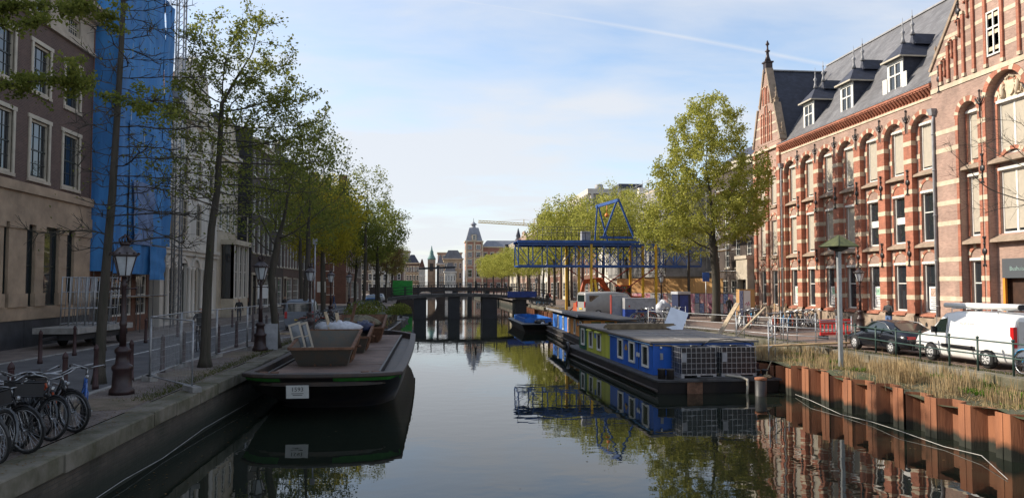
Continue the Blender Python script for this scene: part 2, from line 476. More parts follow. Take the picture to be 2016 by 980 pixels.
# sheet piling: one steel pile per 1.2 m
spw = thing('sheet_pile_wall', 'rusty corrugated sheet piling holding the reed covered right bank', 'retaining wall', (12.0, 0, 0))
def pile_mesh():
    s = MB(); t_ = 0.02
    pr = [(0, 0), (0, 0.44), (0.30, 0.60), (0.30, 1.04), (0, 1.20)]
    for d in (0.0, 0.03):
        for a, c in zip(pr, pr[1:]):
            s.quad((a[0]+d, a[1], -1.5), (c[0]+d, c[1], -1.5), (c[0]+d, c[1], 0), (a[0]+d, a[1], 0))
    for a, c in zip(pr, pr[1:]):
        s.quad((a[0], a[1], 0), (c[0], c[1], 0), (c[0]+.03, c[1], 0), (a[0]+.03, a[1], 0))
    s.tube([(-0.004, 0.23, -1.5), (-0.004, 0.23, 0)], 0.016, 5)
    return s.mesh('steel_pile', m_rust, fix=False)
pm = pile_mesh()
y = -3.0; rs = random.Random(9)
while y < 99:
    z = 1.0 + rs.uniform(-0.05, 0.05) - (0.12 if y > 24 else 0)
    link('steel_pile', pm, spw, (rs.uniform(-.03, .03) + 0.15*math.sin(y*0.13), y, z)); y += 1.2

# ------------------------------------------------------------------ left street: carriageway, kerbs, white line
rd = MB()
LR = [(-60, -14.2, -8.2), (22, -14.2, -8.2), (40, -13.4, -8.6), (66, -12.6, -8.8), (100, -10.9, -7.6), (240, -16, -12)]
for (y0, a0, b0), (y1, a1, b1) in zip(LR, LR[1:]):
    rd.quad((a0, y0, GZ+.004), (b0, y0, GZ+.004), (b1, y1, GZ+.004), (a1, y1, GZ+.004))
tag(rd.build('left_road', m_asphalt), kind='structure')
ln = MB()
def lx(y, k):
    for A, B in zip(LR, LR[1:]):
        if A[0] <= y <= B[0]: return A[k] + (B[k]-A[k])*(y-A[0])/(B[0]-A[0])
for y in range(4, 100, 3):
    a, b2 = lx(y, 2)*0.50+lx(y, 1)*0.50, lx(y+3, 2)*0.50+lx(y+3, 1)*0.50
    ln.quad((a-.07, y, GZ+.008), (a+.07, y, GZ+.008), (b2+.07, y+3, GZ+.008), (b2-.07, y+3, GZ+.008))
tag(ln.build('road_line', m_white_paint), kind='structure')
ks = tag(MB().box(0, 0.01, 0, 0.01, 0, 0.01).build('left_kerb', m_kerb), kind='structure')
ks.location = (-8.13, 0, GZ-0.02)
for k in (1, 2):
    for y in range(6, 100, 2):
        xa, xb = lx(y, k), lx(y+2, k)
        s = MB(); z0, z1 = 0.0, 0.05
        sg = 0.16 if k == 2 else -0.16
        P = [(xa, y+.01), (xa+sg, y+.01), (xb+sg, y+1.99), (xb, y+1.99)]
        if sg < 0: P = [P[1], P[0], P[3], P[2]]
        s.hexa([(p[0]+8.13, p[1], z0-.1) for p in P] + [(p[0]+8.13, p[1], z1) for p in P]); s.build('kerbstone', m_kerb, ks)
# right street
rd = MB(); rd.quad((17.0, -60, GZ+.004), (22.4, -60, GZ+.004), (22.4, 48, GZ+.004), (17.2, 48, GZ+.004))
rd.quad((17.2, 48, GZ+.004), (22.4, 48, GZ+.004), (20.0, 240, GZ+.004), (15.5, 240, GZ+.004))
tag(rd.build('right_road', m_paver_r), kind='structure')
ks2 = tag(MB().box(0, 0.01, 0, 0.01, 0, 0.01).build('right_kerb', m_kerb), kind='structure')
ks2.location = (22.45, 0, GZ-0.02)
km = MB().box(-.07, .07, .01, 1.99, -.1, .10).mesh('kerbstone', m_kerb)
for y in range(10, 60, 2): link('kerbstone', km, ks2, (0, y, 0))
# ------------------------------------------------------------------ the banded brick building on the right bank
m_br_pink = mat('pink_brown_brick', (0.46, 0.295, 0.23), 0.85, 0.14, 0.9, 0.3, soot=0.28, kind='brick', bw=0.22, bh=0.062, mortar=(0.40, 0.30, 0.24), msize=0.009)
m_br_red = mat('red_brick', (0.47, 0.165, 0.095), 0.8, 0.16, 1.6, 0.3, soot=0.25, kind='brick', bw=0.22, bh=0.062, mortar=(0.40, 0.20, 0.13), msize=0.006)
m_stone_c = mat('cream_sandstone', (0.68, 0.57, 0.42), 0.85, 0.12, 2.5, 0.3, col2=(0.50, 0.41, 0.29), soot=0.25)
m_stone_d = mat('weathered_sandstone', (0.36, 0.27, 0.20), 0.9, 0.2, 2.5, 0.3, col2=(0.22, 0.17, 0.12))
m_slate = mat('roof_slate', (0.17, 0.168, 0.172), 0.55, 0.14, 0.7, 0.2, kind='slate', bw=0.34, bh=0.17, mortar=(0.075, 0.075, 0.08), msize=0.006, streak=True)
m_slate_d = mat('dark_slate', (0.040, 0.046, 0.070), 0.6, 0.15, 2, 0.2, kind='slate', bw=0.3, bh=0.15, mortar=(0.02, 0.024, 0.04), msize=0.006)
m_lead = mat('lead_flashing', (0.30, 0.30, 0.31), 0.6, 0.12, 3)
m_blind = mat('roller_blind', (0.42, 0.375, 0.30), 0.8, 0.05, 4)
m_orange = mat('orange_door_frame', (0.75, 0.28, 0.03), 0.5, 0.05)
m_poster = mat('white_paper', (0.80, 0.79, 0.76), 0.7, 0.03, 5)
m_print = mat('poster_green_print', (0.10, 0.42, 0.22), 0.7, 0.3, 14, col2=(0.55, 0.6, 0.55))
m_print2 = mat('poster_brown_print', (0.25, 0.13, 0.08), 0.7, 0.3, 14, col2=(0.62, 0.50, 0.42))
m_ink = mat('print_ink', (0.05, 0.05, 0.05), 0.7, 0.1)

BX = 28.0
bus = thing('brick_office_building', 'long red and pink brick building with cream stone bands, round arches and slate roof', 'building', (BX, 48, GZ))
def wb(s, name, mats, par, root=bus, fix=True):
    ox, oy, oz = root.location
    s.v = [(x-ox, y-oy, z-oz) for x, y, z in s.v]
    return s.build(name, mats, par, fix=fix)
def wall_x(s, x, y0, y1, z0, z1, ops, d=0.15, side=1):
    """wall in the plane X=x with rectangular openings (ya,yb,za,zb); reveals run d into +x*side"""
    ys = sorted({y0, y1, *[o[0] for o in ops], *[o[1] for o in ops]}); zs = sorted({z0, z1, *[o[2] for o in ops], *[o[3] for o in ops]})
    ys = [v for v in ys if y0 <= v <= y1]; zs = [v for v in zs if z0 <= v <= z1]
    for ya, yb in zip(ys, ys[1:]):
        run = None
        for za, zb in zip(zs, zs[1:]):
            inn = any(o[0] <= ya+1e-6 and yb <= o[1]+1e-6 and o[2] <= za+1e-6 and zb <= o[3]+1e-6 for o in ops)
            if not inn: s.quad((x, ya, za), (x, ya, zb), (x, yb, zb), (x, yb, za))
    x2 = x + d*side
    for a, b2, c, e in ops:
        s.quad((x, a, c), (x2, a, c), (x2, a, e), (x, a, e)); s.quad((x, b2, c), (x, b2, e), (x2, b2, e), (x2, b2, c))
        s.quad((x, a, c), (x, b2, c), (x2, b2, c), (x2, a, c)); s.quad((x, a, e), (x2, a, e), (x2, b2, e), (x, b2, e))
    return s
def arch_pts(yc, r, zs, n=12, rise=None):
    """points of a round (or segmental with given rise) arch from +y to -y"""
    if rise is None or rise >= r: return [(yc + r*math.cos(PI*i/n), zs + r*math.sin(PI*i/n)) for i in range(n+1)]
    Rr = (r*r + rise*rise)/(2*rise); a0 = math.asin(r/Rr); zc_ = zs + rise - Rr
    return [(yc + Rr*math.sin(a0 - 2*a0*i/n), zc_ + Rr*math.cos(a0 - 2*a0*i/n)) for i in range(n+1)]
def arch_ring(x0, x1, yc, r, zs, w, n, rise=None, alt=3):
    """voussoir ring, every alt-th block cream (material 1), others red (material 0)"""
    s = MB(); A = arch_pts(yc, r, zs, n, rise); B_ = arch_pts(yc, r+w, zs, n, None if rise is None or rise >= r else rise+w)
    for i in range(n):
        s.mi = 1 if (i % alt == alt//2) else 0
        pr = 0.012 if s.mi else 0
        a, b2, c, e = A[i], A[i+1], B_[i+1], B_[i]
        s.hexa([(x0-pr, *a), (x1, *a), (x1, *b2), (x0-pr, *b2), (x0-pr, *e), (x1, *e), (x1, *c), (x0-pr, *c)])
    return s
def window_x(par, x, yc, w, z0, z1, style='sash', root=bus, frame=m_white, fw=0.09, name='window', flat=False):
    """window set in the plane X=x, looking towards -x: frame, glazing bars and pane"""
    s = MB(); y0, y1 = yc-w/2, yc+w/2
    s.box(x-.05, x+.05, y0, y0+fw, z0, z1); s.box(x-.05, x+.05, y1-fw, y1, z0, z1)
    s.box(x-.05, x+.05, y0+fw, y1-fw, z1-fw, z1); s.box(x-.07, x+.05, y0+fw, y1-fw, z0, z0+fw)
    h = z1-z0
    if style in ('cross', 'poster', 'poster2', 'paper'):
        s.mi = 1 if style != 'cross' else 0
        s.box(x-.03, x+.03, y0+fw, y1-fw, z0+h*.58, z0+h*.58+.06)
        s.mi = 0
    if style == 'double':
        s.box(x-.04, x+.04, yc-.06, yc+.06, z0+fw, z1-fw)
    if style == 'casement':
        s.box(x-.04, x+.04, yc-.04, yc+.04, z0+fw, z1-fw); s.box(x-.042, x+.042, y0+fw, y1-fw, z0+h*.6, z0+h*.6+.09)
    win = wb(s, name, [frame, m_black], par, root)
    g = MB(); g.quad((x+.02, y0, z0), (x+.02, y0, z1), (x+.02, y1, z1), (x+.02, y1, z0))
    wb(g, 'pane', m_glass, par if flat else win, root)
    if style == 'blind' or style == 'double':
        q = MB(); q.box(x-.02, x+.005, y0+fw+.01, y1-fw-.01, z0+h*.07, z1-fw); wb(q, 'roller_blind', m_blind, win, root)
    if style in ('poster', 'poster2'):
        q = MB(); q.box(x-.02, x+.0, yc-w*.30, yc+w*.28, z0+.15, z0+h*.52); wb(q, 'poster', m_poster, win, root)
        q = MB(); q.box(x-.026, x-.021, yc-w*.23, yc+w*.18, z0+h*.32, z0+h*.49); wb(q, 'poster_picture', m_print if style == 'poster' else m_print2, win, root)
        q = MB()
        for k in range(6): q.box(x-.026, x-.021, yc-w*.22, yc+w*(.20 if k % 2 else .1), z0+h*.08+k*.11, z0+h*.08+k*.11+.035)
        wb(q, 'poster_text', m_ink, win, root)
    if style == 'paper':
        q = MB(); q.box(x-.02, x+.0, yc-w*.4, yc+w*.4, z0+h*.42, z0+h*.56); wb(q, 'paper_sheet', m_poster, win, root)
    return win

# --- main range, seven bays
Y0, BAY, NB = 39.45, 2.71, 7
Y1 = Y0 + BAY*NB
PW = 0.74                      # pilaster width
XR = BX + 0.34                 # recessed plane
FL = [(2.15, 4.95), (6.2, 9.05), (10.35, 13.0)]
WW = 1.26
ops = []
for i in range(NB):
    yc = Y0 + BAY*(i+.5)
    for za, zb in FL: ops.append((yc-WW/2, yc+WW/2, za, zb))
wall = wb(wall_x(MB(), XR, Y0, Y1, 1.1, 14.3, ops, 0.22), 'wall', m_br_pink, bus)
backw = MB().box(XR+.3, 40, 28.7, 63.5, 1.1, 14.9); wb(backw, 'rear_block', m_br_pink, bus)
# pilasters with arch spandrels
pil_me = None
for i in range(NB+1):
    y = Y0 + BAY*i
    a, b2 = y-PW/2, y+PW/2
    if i == 0: a = Y0
    if i == NB: b2 = Y1
    s = MB().box(BX, XR-.002, a, b2, 1.9, 12.65)
    wb(s, 'pilaster', m_br_red, bus)
    pl = MB().box(BX-.14, XR, a-.08 if i else a, b2+.08 if i < NB else b2, 1.1, 1.85)
    pl.hexa([(BX-.14, a, 1.85), (XR, a, 1.85), (XR, b2, 1.85), (BX-.14, b2, 1.85), (BX, a, 2.05), (XR, a, 2.05), (XR, b2, 2.05), (BX, b2, 2.05)])
    wb(pl, 'plinth_block', m_stone_d, bus)
    for zb in (2.85, 3.92, 4.85, 6.9, 8.0, 9.05, 10.85, 11.9):
        wb(MB().box(BX-.014, XR-.001, a-.012, b2+.012, zb, zb+.27), 'stone_band', m_stone_c, bus)
ZS = 12.65; ra = (BAY-PW)/2
for i in range(NB):
    yc = Y0 + BAY*(i+.5); yl, yr = Y0+BAY*i, Y0+BAY*(i+1)
    s = MB(); A = arch_pts(yc, ra, ZS, 14, 0.88*ra)
    for p, q in zip(A, A[1:]):
        s.quad((BX, p[0], p[1]), (BX, q[0], q[1]), (BX, q[0], 14.2), (BX, p[0], 14.2))
        s.quad((BX, p[0], p[1]), (XR, p[0], p[1]), (XR, q[0], q[1]), (BX, q[0], q[1]))
    s.quad((BX, yl, ZS), (BX, yc-ra, ZS), (BX, yc-ra, 14.2), (BX, yl, 14.2)); s.quad((BX, yr, ZS), (BX, yc+ra, ZS), (BX, yc+ra, 14.2), (BX, yr, 14.2))
    wb(s, 'arch_spandrel', m_br_pink, bus)
    wb(arch_ring(BX-.02, BX+.06, yc, ra, ZS, 0.26, 15, 0.88*ra), 'arch', [m_br_red, m_stone_c], bus)
    # inner: three storeys of windows
    top = ['blind', 'blind', 'blind', 'blind', 'blind', 'blind', 'blind'][i]
    mid = ['cross', 'cross', 'paper', 'blind', 'blind', 'blind', 'blind'][i]
    if i == 1: mid = 'paper'
    low = ['poster2', 'cross', 'poster', 'cross', 'poster', 'cross', 'poster'][i]
    for k, ((za, zb), st) in enumerate(zip(FL, (low, mid, top))):
        window_x(bus, XR+.16, yc, WW, za, zb, st)
        rise = (0.60, 0.58, 0.50)[k]; wseg = WW/2+.02
        wb(arch_ring(XR-.05, XR+.01, yc, wseg, zb+.08, 0.17, 9, rise), 'window_arch', [m_br_red, m_stone_c], bus)
        B_ = arch_pts(yc, wseg, zb+.06, 9, rise)
        s = MB(); s.poly([(XR-.012, *p) for p in B_]); wb(s, 'tympanum', m_br_red if k == 1 and i % 2 else m_br_pink, bus, fix=False)
        s = MB().box(XR-.06, XR+.1, yc-WW/2-.04, yc+WW/2+.04, zb-.02, zb+.10)
        for q in range(9): s.box(XR-.075, XR-.058, yc-WW/2+q*WW/9+.02, yc-WW/2+q*WW/9+.10, zb-.05, zb+.06)
        wb(s, 'lambrequin', m_white, bus)
        for sg in (-1, 1):       # red brick jambs and their cream blocks
            ya = yc + sg*(WW/2+.005); yb = yc + sg*(WW/2+.16)
            wb(MB().box(XR-.03, XR+.02, min(ya, yb), max(ya, yb), za, zb), 'jamb', m_br_red, bus)
            for zq in (za+.75, za+1.82):
                ye = yc + sg*(BAY-PW)/2
                wb(MB().box(XR-.042, XR+.01, min(ya, ye), max(ya, ye), zq-.03, zq+.24), 'stone_band', m_stone_c, bus)
        # sloping sill
        zt, zo = za-.02, za-.34 if k else za-.25
        m_s = m_stone_d if k else m_br_red
        yl2, yr2 = yc-ra+.005, yc+ra-.005
        if k == 0: yl2, yr2 = yc-WW/2-.05, yc+WW/2+.05
        s = MB().hexa([(BX+.04, yl2, zo), (XR+.1, yl2, zo), (XR+.1, yr2, zo), (BX+.04, yr2, zo), (BX+.06, yl2, zo+.12), (XR+.1, yl2, zt), (XR+.1, yr2, zt), (BX+.06, yr2, zo+.12)])
        wb(s, 'sill', m_s, bus)
    s = MB().box(BX+.02, XR, yc-ra, yc+ra, 1.1, 1.82)
    wb(s, 'plinth', m_stone_d, bus)
    s = MB().prism([(yc-.09, 1.35), (yc+.09, 1.35), (yc+.09, 1.5), (yc, 1.6), (yc-.09, 1.5)], 'x', BX+.0, BX+.018); wb(s, 'vent', m_black, bus)
# wall anchors
def anchor_mesh():
    s = MB()
    s.beam((0, 0, -.75), (0, 0, .75), .05, .05)
    s.lathe([(.001, -.2), (.15, -.1), (.17, 0), (.15, .1), (.001, .2)], 8, M=Matrix.Scale(0.3, 4, (1, 0, 0)))
    for z in (-.62, .62):
        for sg in (-1, 1): s.tube([(0, 0, z), (0, sg*.09, z+(.06 if z > 0 else -.06)), (0, sg*.1, z+(.14 if z > 0 else -.14))], .025, 5)
    for z in (-.38, .38): s.ball((0, 0, z), .065, 6, 4)
    return s.mesh('wall_anchor', m_black)
def anchor_y_mesh():
    s = MB(); s.beam((0, 0, -.7), (0, 0, .62), .05, .05)
    for sg in (-1, 1):
        s.tube([(0, 0, -.05), (0, sg*.16, .05), (0, sg*.26, .2), (0, sg*.30, .33)], .032, 5)
        s.tube([(0, 0, .1), (0, sg*.1, .2), (0, sg*.12, .34)], .03, 5)
    s.ball((0, 0, .66), .07, 6, 4); s.ball((0, 0, 0), .09, 6, 4)
    return s.mesh('wall_anchor', m_black)
am, ay_ = anchor_mesh(), anchor_y_mesh()
for i in range(0, NB):
    y = Y0 + BAY*i
    if i == 0: continue
    for z in (5.55, 9.75): link('wall_anchor', am, bus, (-.06, y-48, z-GZ))
    link('wall_anchor', ay_, bus, (-.07, y-48, 13.35-GZ))
# cornice
wb(MB().box(BX-.05, XR, Y0, Y1, 14.2, 14.34), 'stone_course', m_stone_c, bus)
wb(MB().box(BX-.01, XR, Y0, Y1, 14.34, 14.86), 'frieze', m_br_red, bus)
cm = MB()
cm.hexa([(-.05, -.055, 0), (0, -.055, 0), (0, .055, 0), (-.05, .055, 0), (-.34, -.10, .34), (0, -.10, .34), (0, .10, .34), (-.34, .10, .34)])
cm.box(-.36, 0, -.12, .12, .34, .42)
cme = cm.mesh('corbel', m_br_red)
n = 62
for i in range(n): link('corbel', cme, bus, (-.011, Y0 + (i+.5)*(Y1-Y0)/n - 48, 14.40-GZ))
wb(MB().box(BX-.42, XR, Y0, Y1, 14.82, 14.97), 'cornice', m_br_red, bus)
s = MB(); s.hexa([(BX-.46, Y0, 14.97), (XR+.6, Y0, 14.97), (XR+.6, Y1, 14.97), (BX-.46, Y1, 14.97), (BX-.40, Y0, 15.02), (XR+.6, Y0, 15.4), (XR+.6, Y1, 15.4), (BX-.40, Y1, 15.02)])
for i in range(76):
    y = Y0+.1+i*(Y1-Y0-.2)/75; s.beam((BX-.39, y, 15.04), (BX+.30, y, 15.31), .03, .03)
wb(s, 'gutter_roof', m_lead, bus)
# main roof: front slope, ridge
RX, RZ, EX, EZ = 34.0, 22.65, BX+.25, 15.25
def roof_z(x): return EZ + (x-EX)*(RZ-EZ)/(RX-EX)
s = MB(); s.quad((EX, 34, EZ), (EX, 62, EZ), (RX, 62, RZ), (RX, 34, RZ)); s.quad((RX, 34, RZ), (RX, 62, RZ), (40.5, 62, EZ), (40.5, 34, EZ))
wb(s, 'roof', m_slate, bus)
wb(MB().beam((RX, 34, RZ), (RX, 62, RZ), .3, .12), 'ridge_cap', m_lead, bus)
# dormers
def dormer(yc):
    w = 0.80; zf, zt = 15.65, 17.75
    xf = EX + 0.55
    xb = EX + (zt+.1-EZ)*(RX-EX)/(RZ-EZ) + 1.2
    d = wb(MB().box(xf+.3, xf+.34, yc-w+.02, yc+w-.02, zf-.1, zt-.01), 'dormer', m_slate_d, bus)
    for sg in (-1, 1):
        y = yc+sg*w
        wb(MB().poly([(xf+.02, y, zf-.3), (xf+.02, y, zt), (EX + (zt-EZ)*(RX-EX)/(RZ-EZ)+.02, y, zt)]), 'cheek', m_slate_d, d, fix=False)
    fr = MB().box(xf-.04, xf+.05, yc-w, yc-w+.16, zf-.2, zt); fr.box(xf-.04, xf+.05, yc+w-.16, yc+w, zf-.2, zt); fr.box(xf-.04, xf+.05, yc-w+.16, yc+w-.16, zt-.22, zt); fr.box(xf-.06, xf+.05, yc-w+.16, yc+w-.16, zf-.2, zf-.08)
    wb(fr, 'front_frame', m_white, d)
    window_x(d, xf, yc, 2*w-.34, zf-.08, zt-.22, 'casement', fw=.07, flat=True)
    # hipped roof with overhang
    e = .22; A = Vector((xf-e-.12, yc-w-e, zt)); B_ = Vector((xf-e-.12, yc+w+e, zt)); ap = Vector((xf+.55, yc, zt+1.15))
    xb0 = EX + (zt-EZ)*(RX-EX)/(RZ-EZ); xb1 = EX + (zt+1.15-EZ)*(RX-EX)/(RZ-EZ)
    C_ = Vector((xb0+.05, yc+w+e, zt)); D_ = Vector((xb0+.05, yc-w-e, zt)); ap2 = Vector((xb1+.05, yc, zt+1.15))
    s = MB(); s.poly([A, B_, ap]); s.poly([B_, C_, ap2, ap]); s.poly([D_, A, ap, ap2]); s.poly([A, D_, C_, B_])
    wb(s, 'dormer_roof', m_slate_d, d, fix=False)
    s = MB().beam(A, B_, .06, .1).beam(B_, C_, .06, .09).beam(A, D_, .06, .09); s.beam(D_, ap2, .05, .05).beam(C_, ap2, .05, .05)
    wb(s, 'eaves_trim', m_cream, d)
    # little ridge box and two lead finials
    s = MB().prism([(yc-.35, zt+1.0), (yc+.35, zt+1.0), (yc, zt+1.75)], 'x', xf+1.15, xb1+.75); wb(s, 'ridge_vent', m_slate_d, d)
    for fx, zz in ((xf+.55, zt+1.1), (xf+1.2, zt+1.65)):
        s = MB().lathe([(.16, 0), (.09, .25), (.06, .5), (.13, .62), (.13, .7), (.05, .8), (.03, 1.1), (.07, 1.15), (.02, 1.25), (.012, 1.6)], 7, (fx, yc, zz)); wb(s, 'finial', m_lead, d)
    return d
for k, yc in enumerate((55.35, 49.95, 44.35)):
    d = dormer(yc)
    if k == 2:
        xf = EX+.55
        for sg in (-1, 1):
            s = MB().box(xf-.1, xf-.06, yc+sg*.82-.02, yc+sg*(.82+.42), 15.62, 16.75) if sg > 0 else MB().box(xf-.1, xf-.06, yc-.82-.42, yc-.8, 15.62, 16.75)
            wb(s, 'shutter', m_white, d)
# --- generic pieces for the gabled wings
def strip_y(x, yc, w, z0, z1, d=.12, m=m_br_red, nm='pilaster_strip'):
    return wb(MB().box(x-d, x, yc-w/2, yc+w/2, z0, z1), nm, m, bus)
def gable(x, yc, hw, ze, za, th=0.5, steps=()):
    s = MB()
    s.prism([(yc-hw, ze), (yc+hw, ze), (yc, za)], 'x', x, x+th)
    return wb(s, 'gable', m_br_pink, bus)
def band_on_gable(x, yc, hw, ze, za, z, h=.22):
    f = lambda zz: hw*(za-zz)/(za-ze)
    a, c = f(z), f(z+h)
    s = MB(); s.hexa([(x-.014, yc-a, z), (x+.01, yc-a, z), (x+.01, yc+a, z), (x-.014, yc+a, z), (x-.014, yc-c, z+h), (x+.01, yc-c, z+h), (x+.01, yc+c, z+h), (x-.014, yc+c, z+h)])
    wb(s, 'stone_band', m_stone_c, bus)
def pinnacle(x, y, z, sc=1.0, m=m_stone_d):
    s = MB()
    s.box(x-.25*sc, x+.25*sc, y-.25*sc, y+.25*sc, z, z+.7*sc); s.box(x-.32*sc, x+.32*sc, y-.32*sc, y+.32*sc, z+.7*sc, z+.8*sc)
    s.lathe([(.26*sc, .8*sc), (.13*sc, 1.2*sc), (.10*sc, 1.5*sc), (.2*sc, 1.6*sc), (.08*sc, 1.7*sc), (.06*sc, 2.0*sc), (.15*sc, 2.1*sc), (.02*sc, 2.4*sc)], 8, (x, y, z))
    wb(s, 'pinnacle', m, bus)
# --- left wing (far end)
WX, WY0, WY1 = 27.86, Y1, 63.6
wc = (WY0+WY1)/2
fl2 = [(2.1, 4.9), (6.15, 9.0), (10.3, 12.7)]
cs = (wc-1.08, wc+1.02)
ops = [(c-.48, c+.48, a, e) for c in cs for a, e in fl2]
wb(wall_x(MB(), WX+.12, WY0, WY1, 1.1, 15.6, ops, .25), 'wing_wall', m_br_pink, bus)
s = MB().quad((WX+.12, WY0, 1.1), (WX+.6, WY0, 1.1), (WX+.6, WY0, 15.6), (WX+.12, WY0, 15.6)); wb(s, 'wing_return', m_br_pink, bus)
for c in cs:
    for (a, e), st in zip(fl2, ('cross', 'blind', 'blind')):
        window_x(bus, WX+.30, c, .96, a, e, st, fw=.08)
        wb(arch_ring(WX+.05, WX+.14, c, .5, e+.05, .18, 9, .42), 'window_arch', [m_br_red, m_stone_c], bus)
        wb(MB().box(WX-.02, WX+.3, c-.62, c+.62, a-.28, a-.05), 'sill', m_stone_d, bus)
    wb(arch_ring(WX-.06, WX+.14, c, .78, 12.5, .22, 13, .75), 'arch', [m_br_red, m_stone_c], bus)
for y in (WY0+.33, wc-.03, WY1-.33):
    strip_y(WX+.14, y, .46, 1.9, 15.2, .18)
    wb(MB().box(WX-.16, WX+.14, y-.36, y+.36, 1.1, 2.0), 'plinth_block', m_stone_d, bus)
    for zb in (2.8, 3.9, 4.85, 6.9, 8.0, 9.0, 10.85, 11.9, 13.0, 14.2): wb(MB().box(WX-.055, WX+.13, y-.245, y+.245, zb, zb+.26), 'stone_band', m_stone_c, bus)
for zb in (14.9,): wb(MB().box(WX-.1, WX+.2, WY0, WY1, zb, zb+.2), 'stone_course', m_stone_c, bus)
gx, gh = WX+.10, (WY1-WY0)/2
# stepped outline: broad lower slope, shoulder, steep upper slope
s = MB(); s.prism([(WY0, 15.5), (WY1, 15.5), (wc+1.55, 18.7), (wc+1.2, 18.7), (wc+.22, 21.9), (wc-.22, 21.9), (wc-1.2, 18.7), (wc-1.55, 18.7)], 'x', gx, gx+.45); wb(s, 'gable', m_br_pink, bus)
s = MB()
for sg in (-1, 1):
    pts = [(wc+sg*gh, 15.5), (wc+sg*1.55, 18.7), (wc+sg*1.2, 18.75), (wc+sg*.22, 21.9)]
    for a, e in ((pts[0], pts[1]), (pts[2], pts[3])): s.beam((gx+.2, a[0], a[1]), (gx+.2, e[0], e[1]), .62, .2)
wb(s, 'gable_coping', m_stone_d, bus)
for sg in (-1, 1):
    pinnacle(gx+.2, wc+sg*1.45, 18.6, .6); pinnacle(gx+.2, wc+sg*(gh-.15), 15.5, .6)
pinnacle(gx+.2, wc, 21.6, 1.15, m_iron)
for dy, z0, z1 in ((-.75, 15.7, 18.0), (0, 15.7, 18.6), (.75, 15.7, 18.0), (-.35, 18.9, 20.2), (.35, 18.9, 20.2)):
    strip_y(gx, wc+dy-.22, .14, z0, z1, .07); strip_y(gx, wc+dy+.22, .14, z0, z1, .07)
    wb(arch_ring(gx-.07, gx, wc+dy, .16, z1, .12, 7, .16), 'blind_arch', [m_br_red, m_stone_c], bus)
for z in (16.2, 17.0, 17.8): band_on_gable(gx, wc, gh-.1, 15.5, 22.5, z, .16)
s = MB(); s.poly([(gx+.2, WY0, 15.4), (gx+.2, wc, 21.75), (40, wc, 21.75), (40, WY0, 15.4)]); s.poly([(gx+.2, WY1, 15.4), (40, WY1, 15.4), (40, wc, 21.75), (gx+.2, wc, 21.75)]); wb(s, 'wing_roof', m_slate_d, bus, fix=False)
wb(MB().beam((gx+.4, wc, 21.8), (40, wc, 21.8), .25, .1), 'ridge_cap', m_lead, bus)
wb(MB().quad((gx, WY1, 1.1), (40, WY1, 1.1), (40, WY1, 15.5), (gx, WY1, 15.5)), 'side_wall', m_br_pink, bus)
# --- right wing: the big gable, partly out of the picture
VX, VY0, VY1 = 27.72, 28.7, Y0
vc = 34.05; VXR = VX+.40
s = MB()
bays = [(36.62, .72, 12.55, False), (vc, 1.28, 12.9, True), (31.5, .72, 12.55, False)]
# front plane around the arched recesses
edges = [VY0]
for yc, hw, zs, big in sorted(bays): edges += [yc-hw, yc+hw]
edges.append(VY1)
for a, e in zip(edges[0::2], edges[1::2]): s.box(VX, VXR, a, e, 1.9, 15.598)
for yc, hw, zs, big in bays:
    A = arch_pts(yc, hw, zs, 14)
    for p, q in zip(A, A[1:]):
        s.quad((VX, p[0], p[1]), (VX, q[0], q[1]), (VX, q[0], 15.598), (VX, p[0], 15.598)); s.quad((VX, p[0], p[1]), (VXR, p[0], p[1]), (VXR, q[0], q[1]), (VX, q[0], q[1]))
wb(s, 'wing_wall', m_br_pink, bus)
ops = []
fl3 = [(2.1, 5.0), (6.25, 9.4), (10.15, 12.75)]
for yc, hw, zs, big in bays:
    w2 = 1.9 if big else 1.12
    for k, (a, e) in enumerate(fl3): ops.append((yc-w2/2, yc+w2/2, 1.15 if big and k == 0 else a, e))
wb(wall_x(MB(), VXR, VY0, VY1, 1.1, 15.9, ops, .22), 'recess_wall', m_br_pink, bus)
for yc, hw, zs, big in bays:
    w2 = 1.9 if big else 1.12
    wb(arch_ring(VX-.03, VX+.08, yc, hw, zs, .28, 17), 'arch', [m_br_red, m_stone_c], bus)
    for k, (a, e) in enumerate(fl3):
        if big and k == 0: continue
        window_x(bus, VXR+.16, yc, w2, a, e, 'double' if big else ('cross' if k == 0 else 'blind'))
        wb(arch_ring(VXR-.06, VXR+.02, yc, w2/2+.02, e+.08, .18, 11, .62 if not big else .85), 'window_arch', [m_br_red, m_stone_c], bus)
        wb(MB().box(VXR-.07, VXR+.1, yc-w2/2-.05, yc+w2/2+.05, e-.02, e+.12), 'lambrequin', m_white, bus)
        if k: wb(MB().hexa([(VX+.0, yc-hw-.1, a-.42), (VXR+.1, yc-hw-.1, a-.42), (VXR+.1, yc+hw+.1, a-.42), (VX+.0, yc+hw+.1, a-.42), (VX+.02, yc-hw-.1, a-.28), (VXR+.1, yc-hw-.1, a-.03), (VXR+.1, yc+hw+.1, a-.03), (VX+.02, yc+hw+.1, a-.28)]), 'sill', m_stone_d, bus)
        for sg in (-1, 1):
            ya, yb = yc+sg*(w2/2+.004), yc+sg*(w2/2+.13); wb(MB().box(VXR-.04, VXR+.02, min(ya, yb), max(ya, yb), a, e), 'jamb', m_br_red, bus)
    for sg in (-1, 1):      # red edge rolls of the recess
        y = yc+sg*(hw+.11); strip_y(VX+.01, y, .20, 1.95, zs, .05)
        for zb in (2.85, 3.92, 4.95, 6.9, 8.0, 9.1, 10.9, 11.9): wb(MB().box(VX-.055, VX+.02, y-.11, y+.11, zb, zb+.25), 'stone_band', m_stone_c, bus)
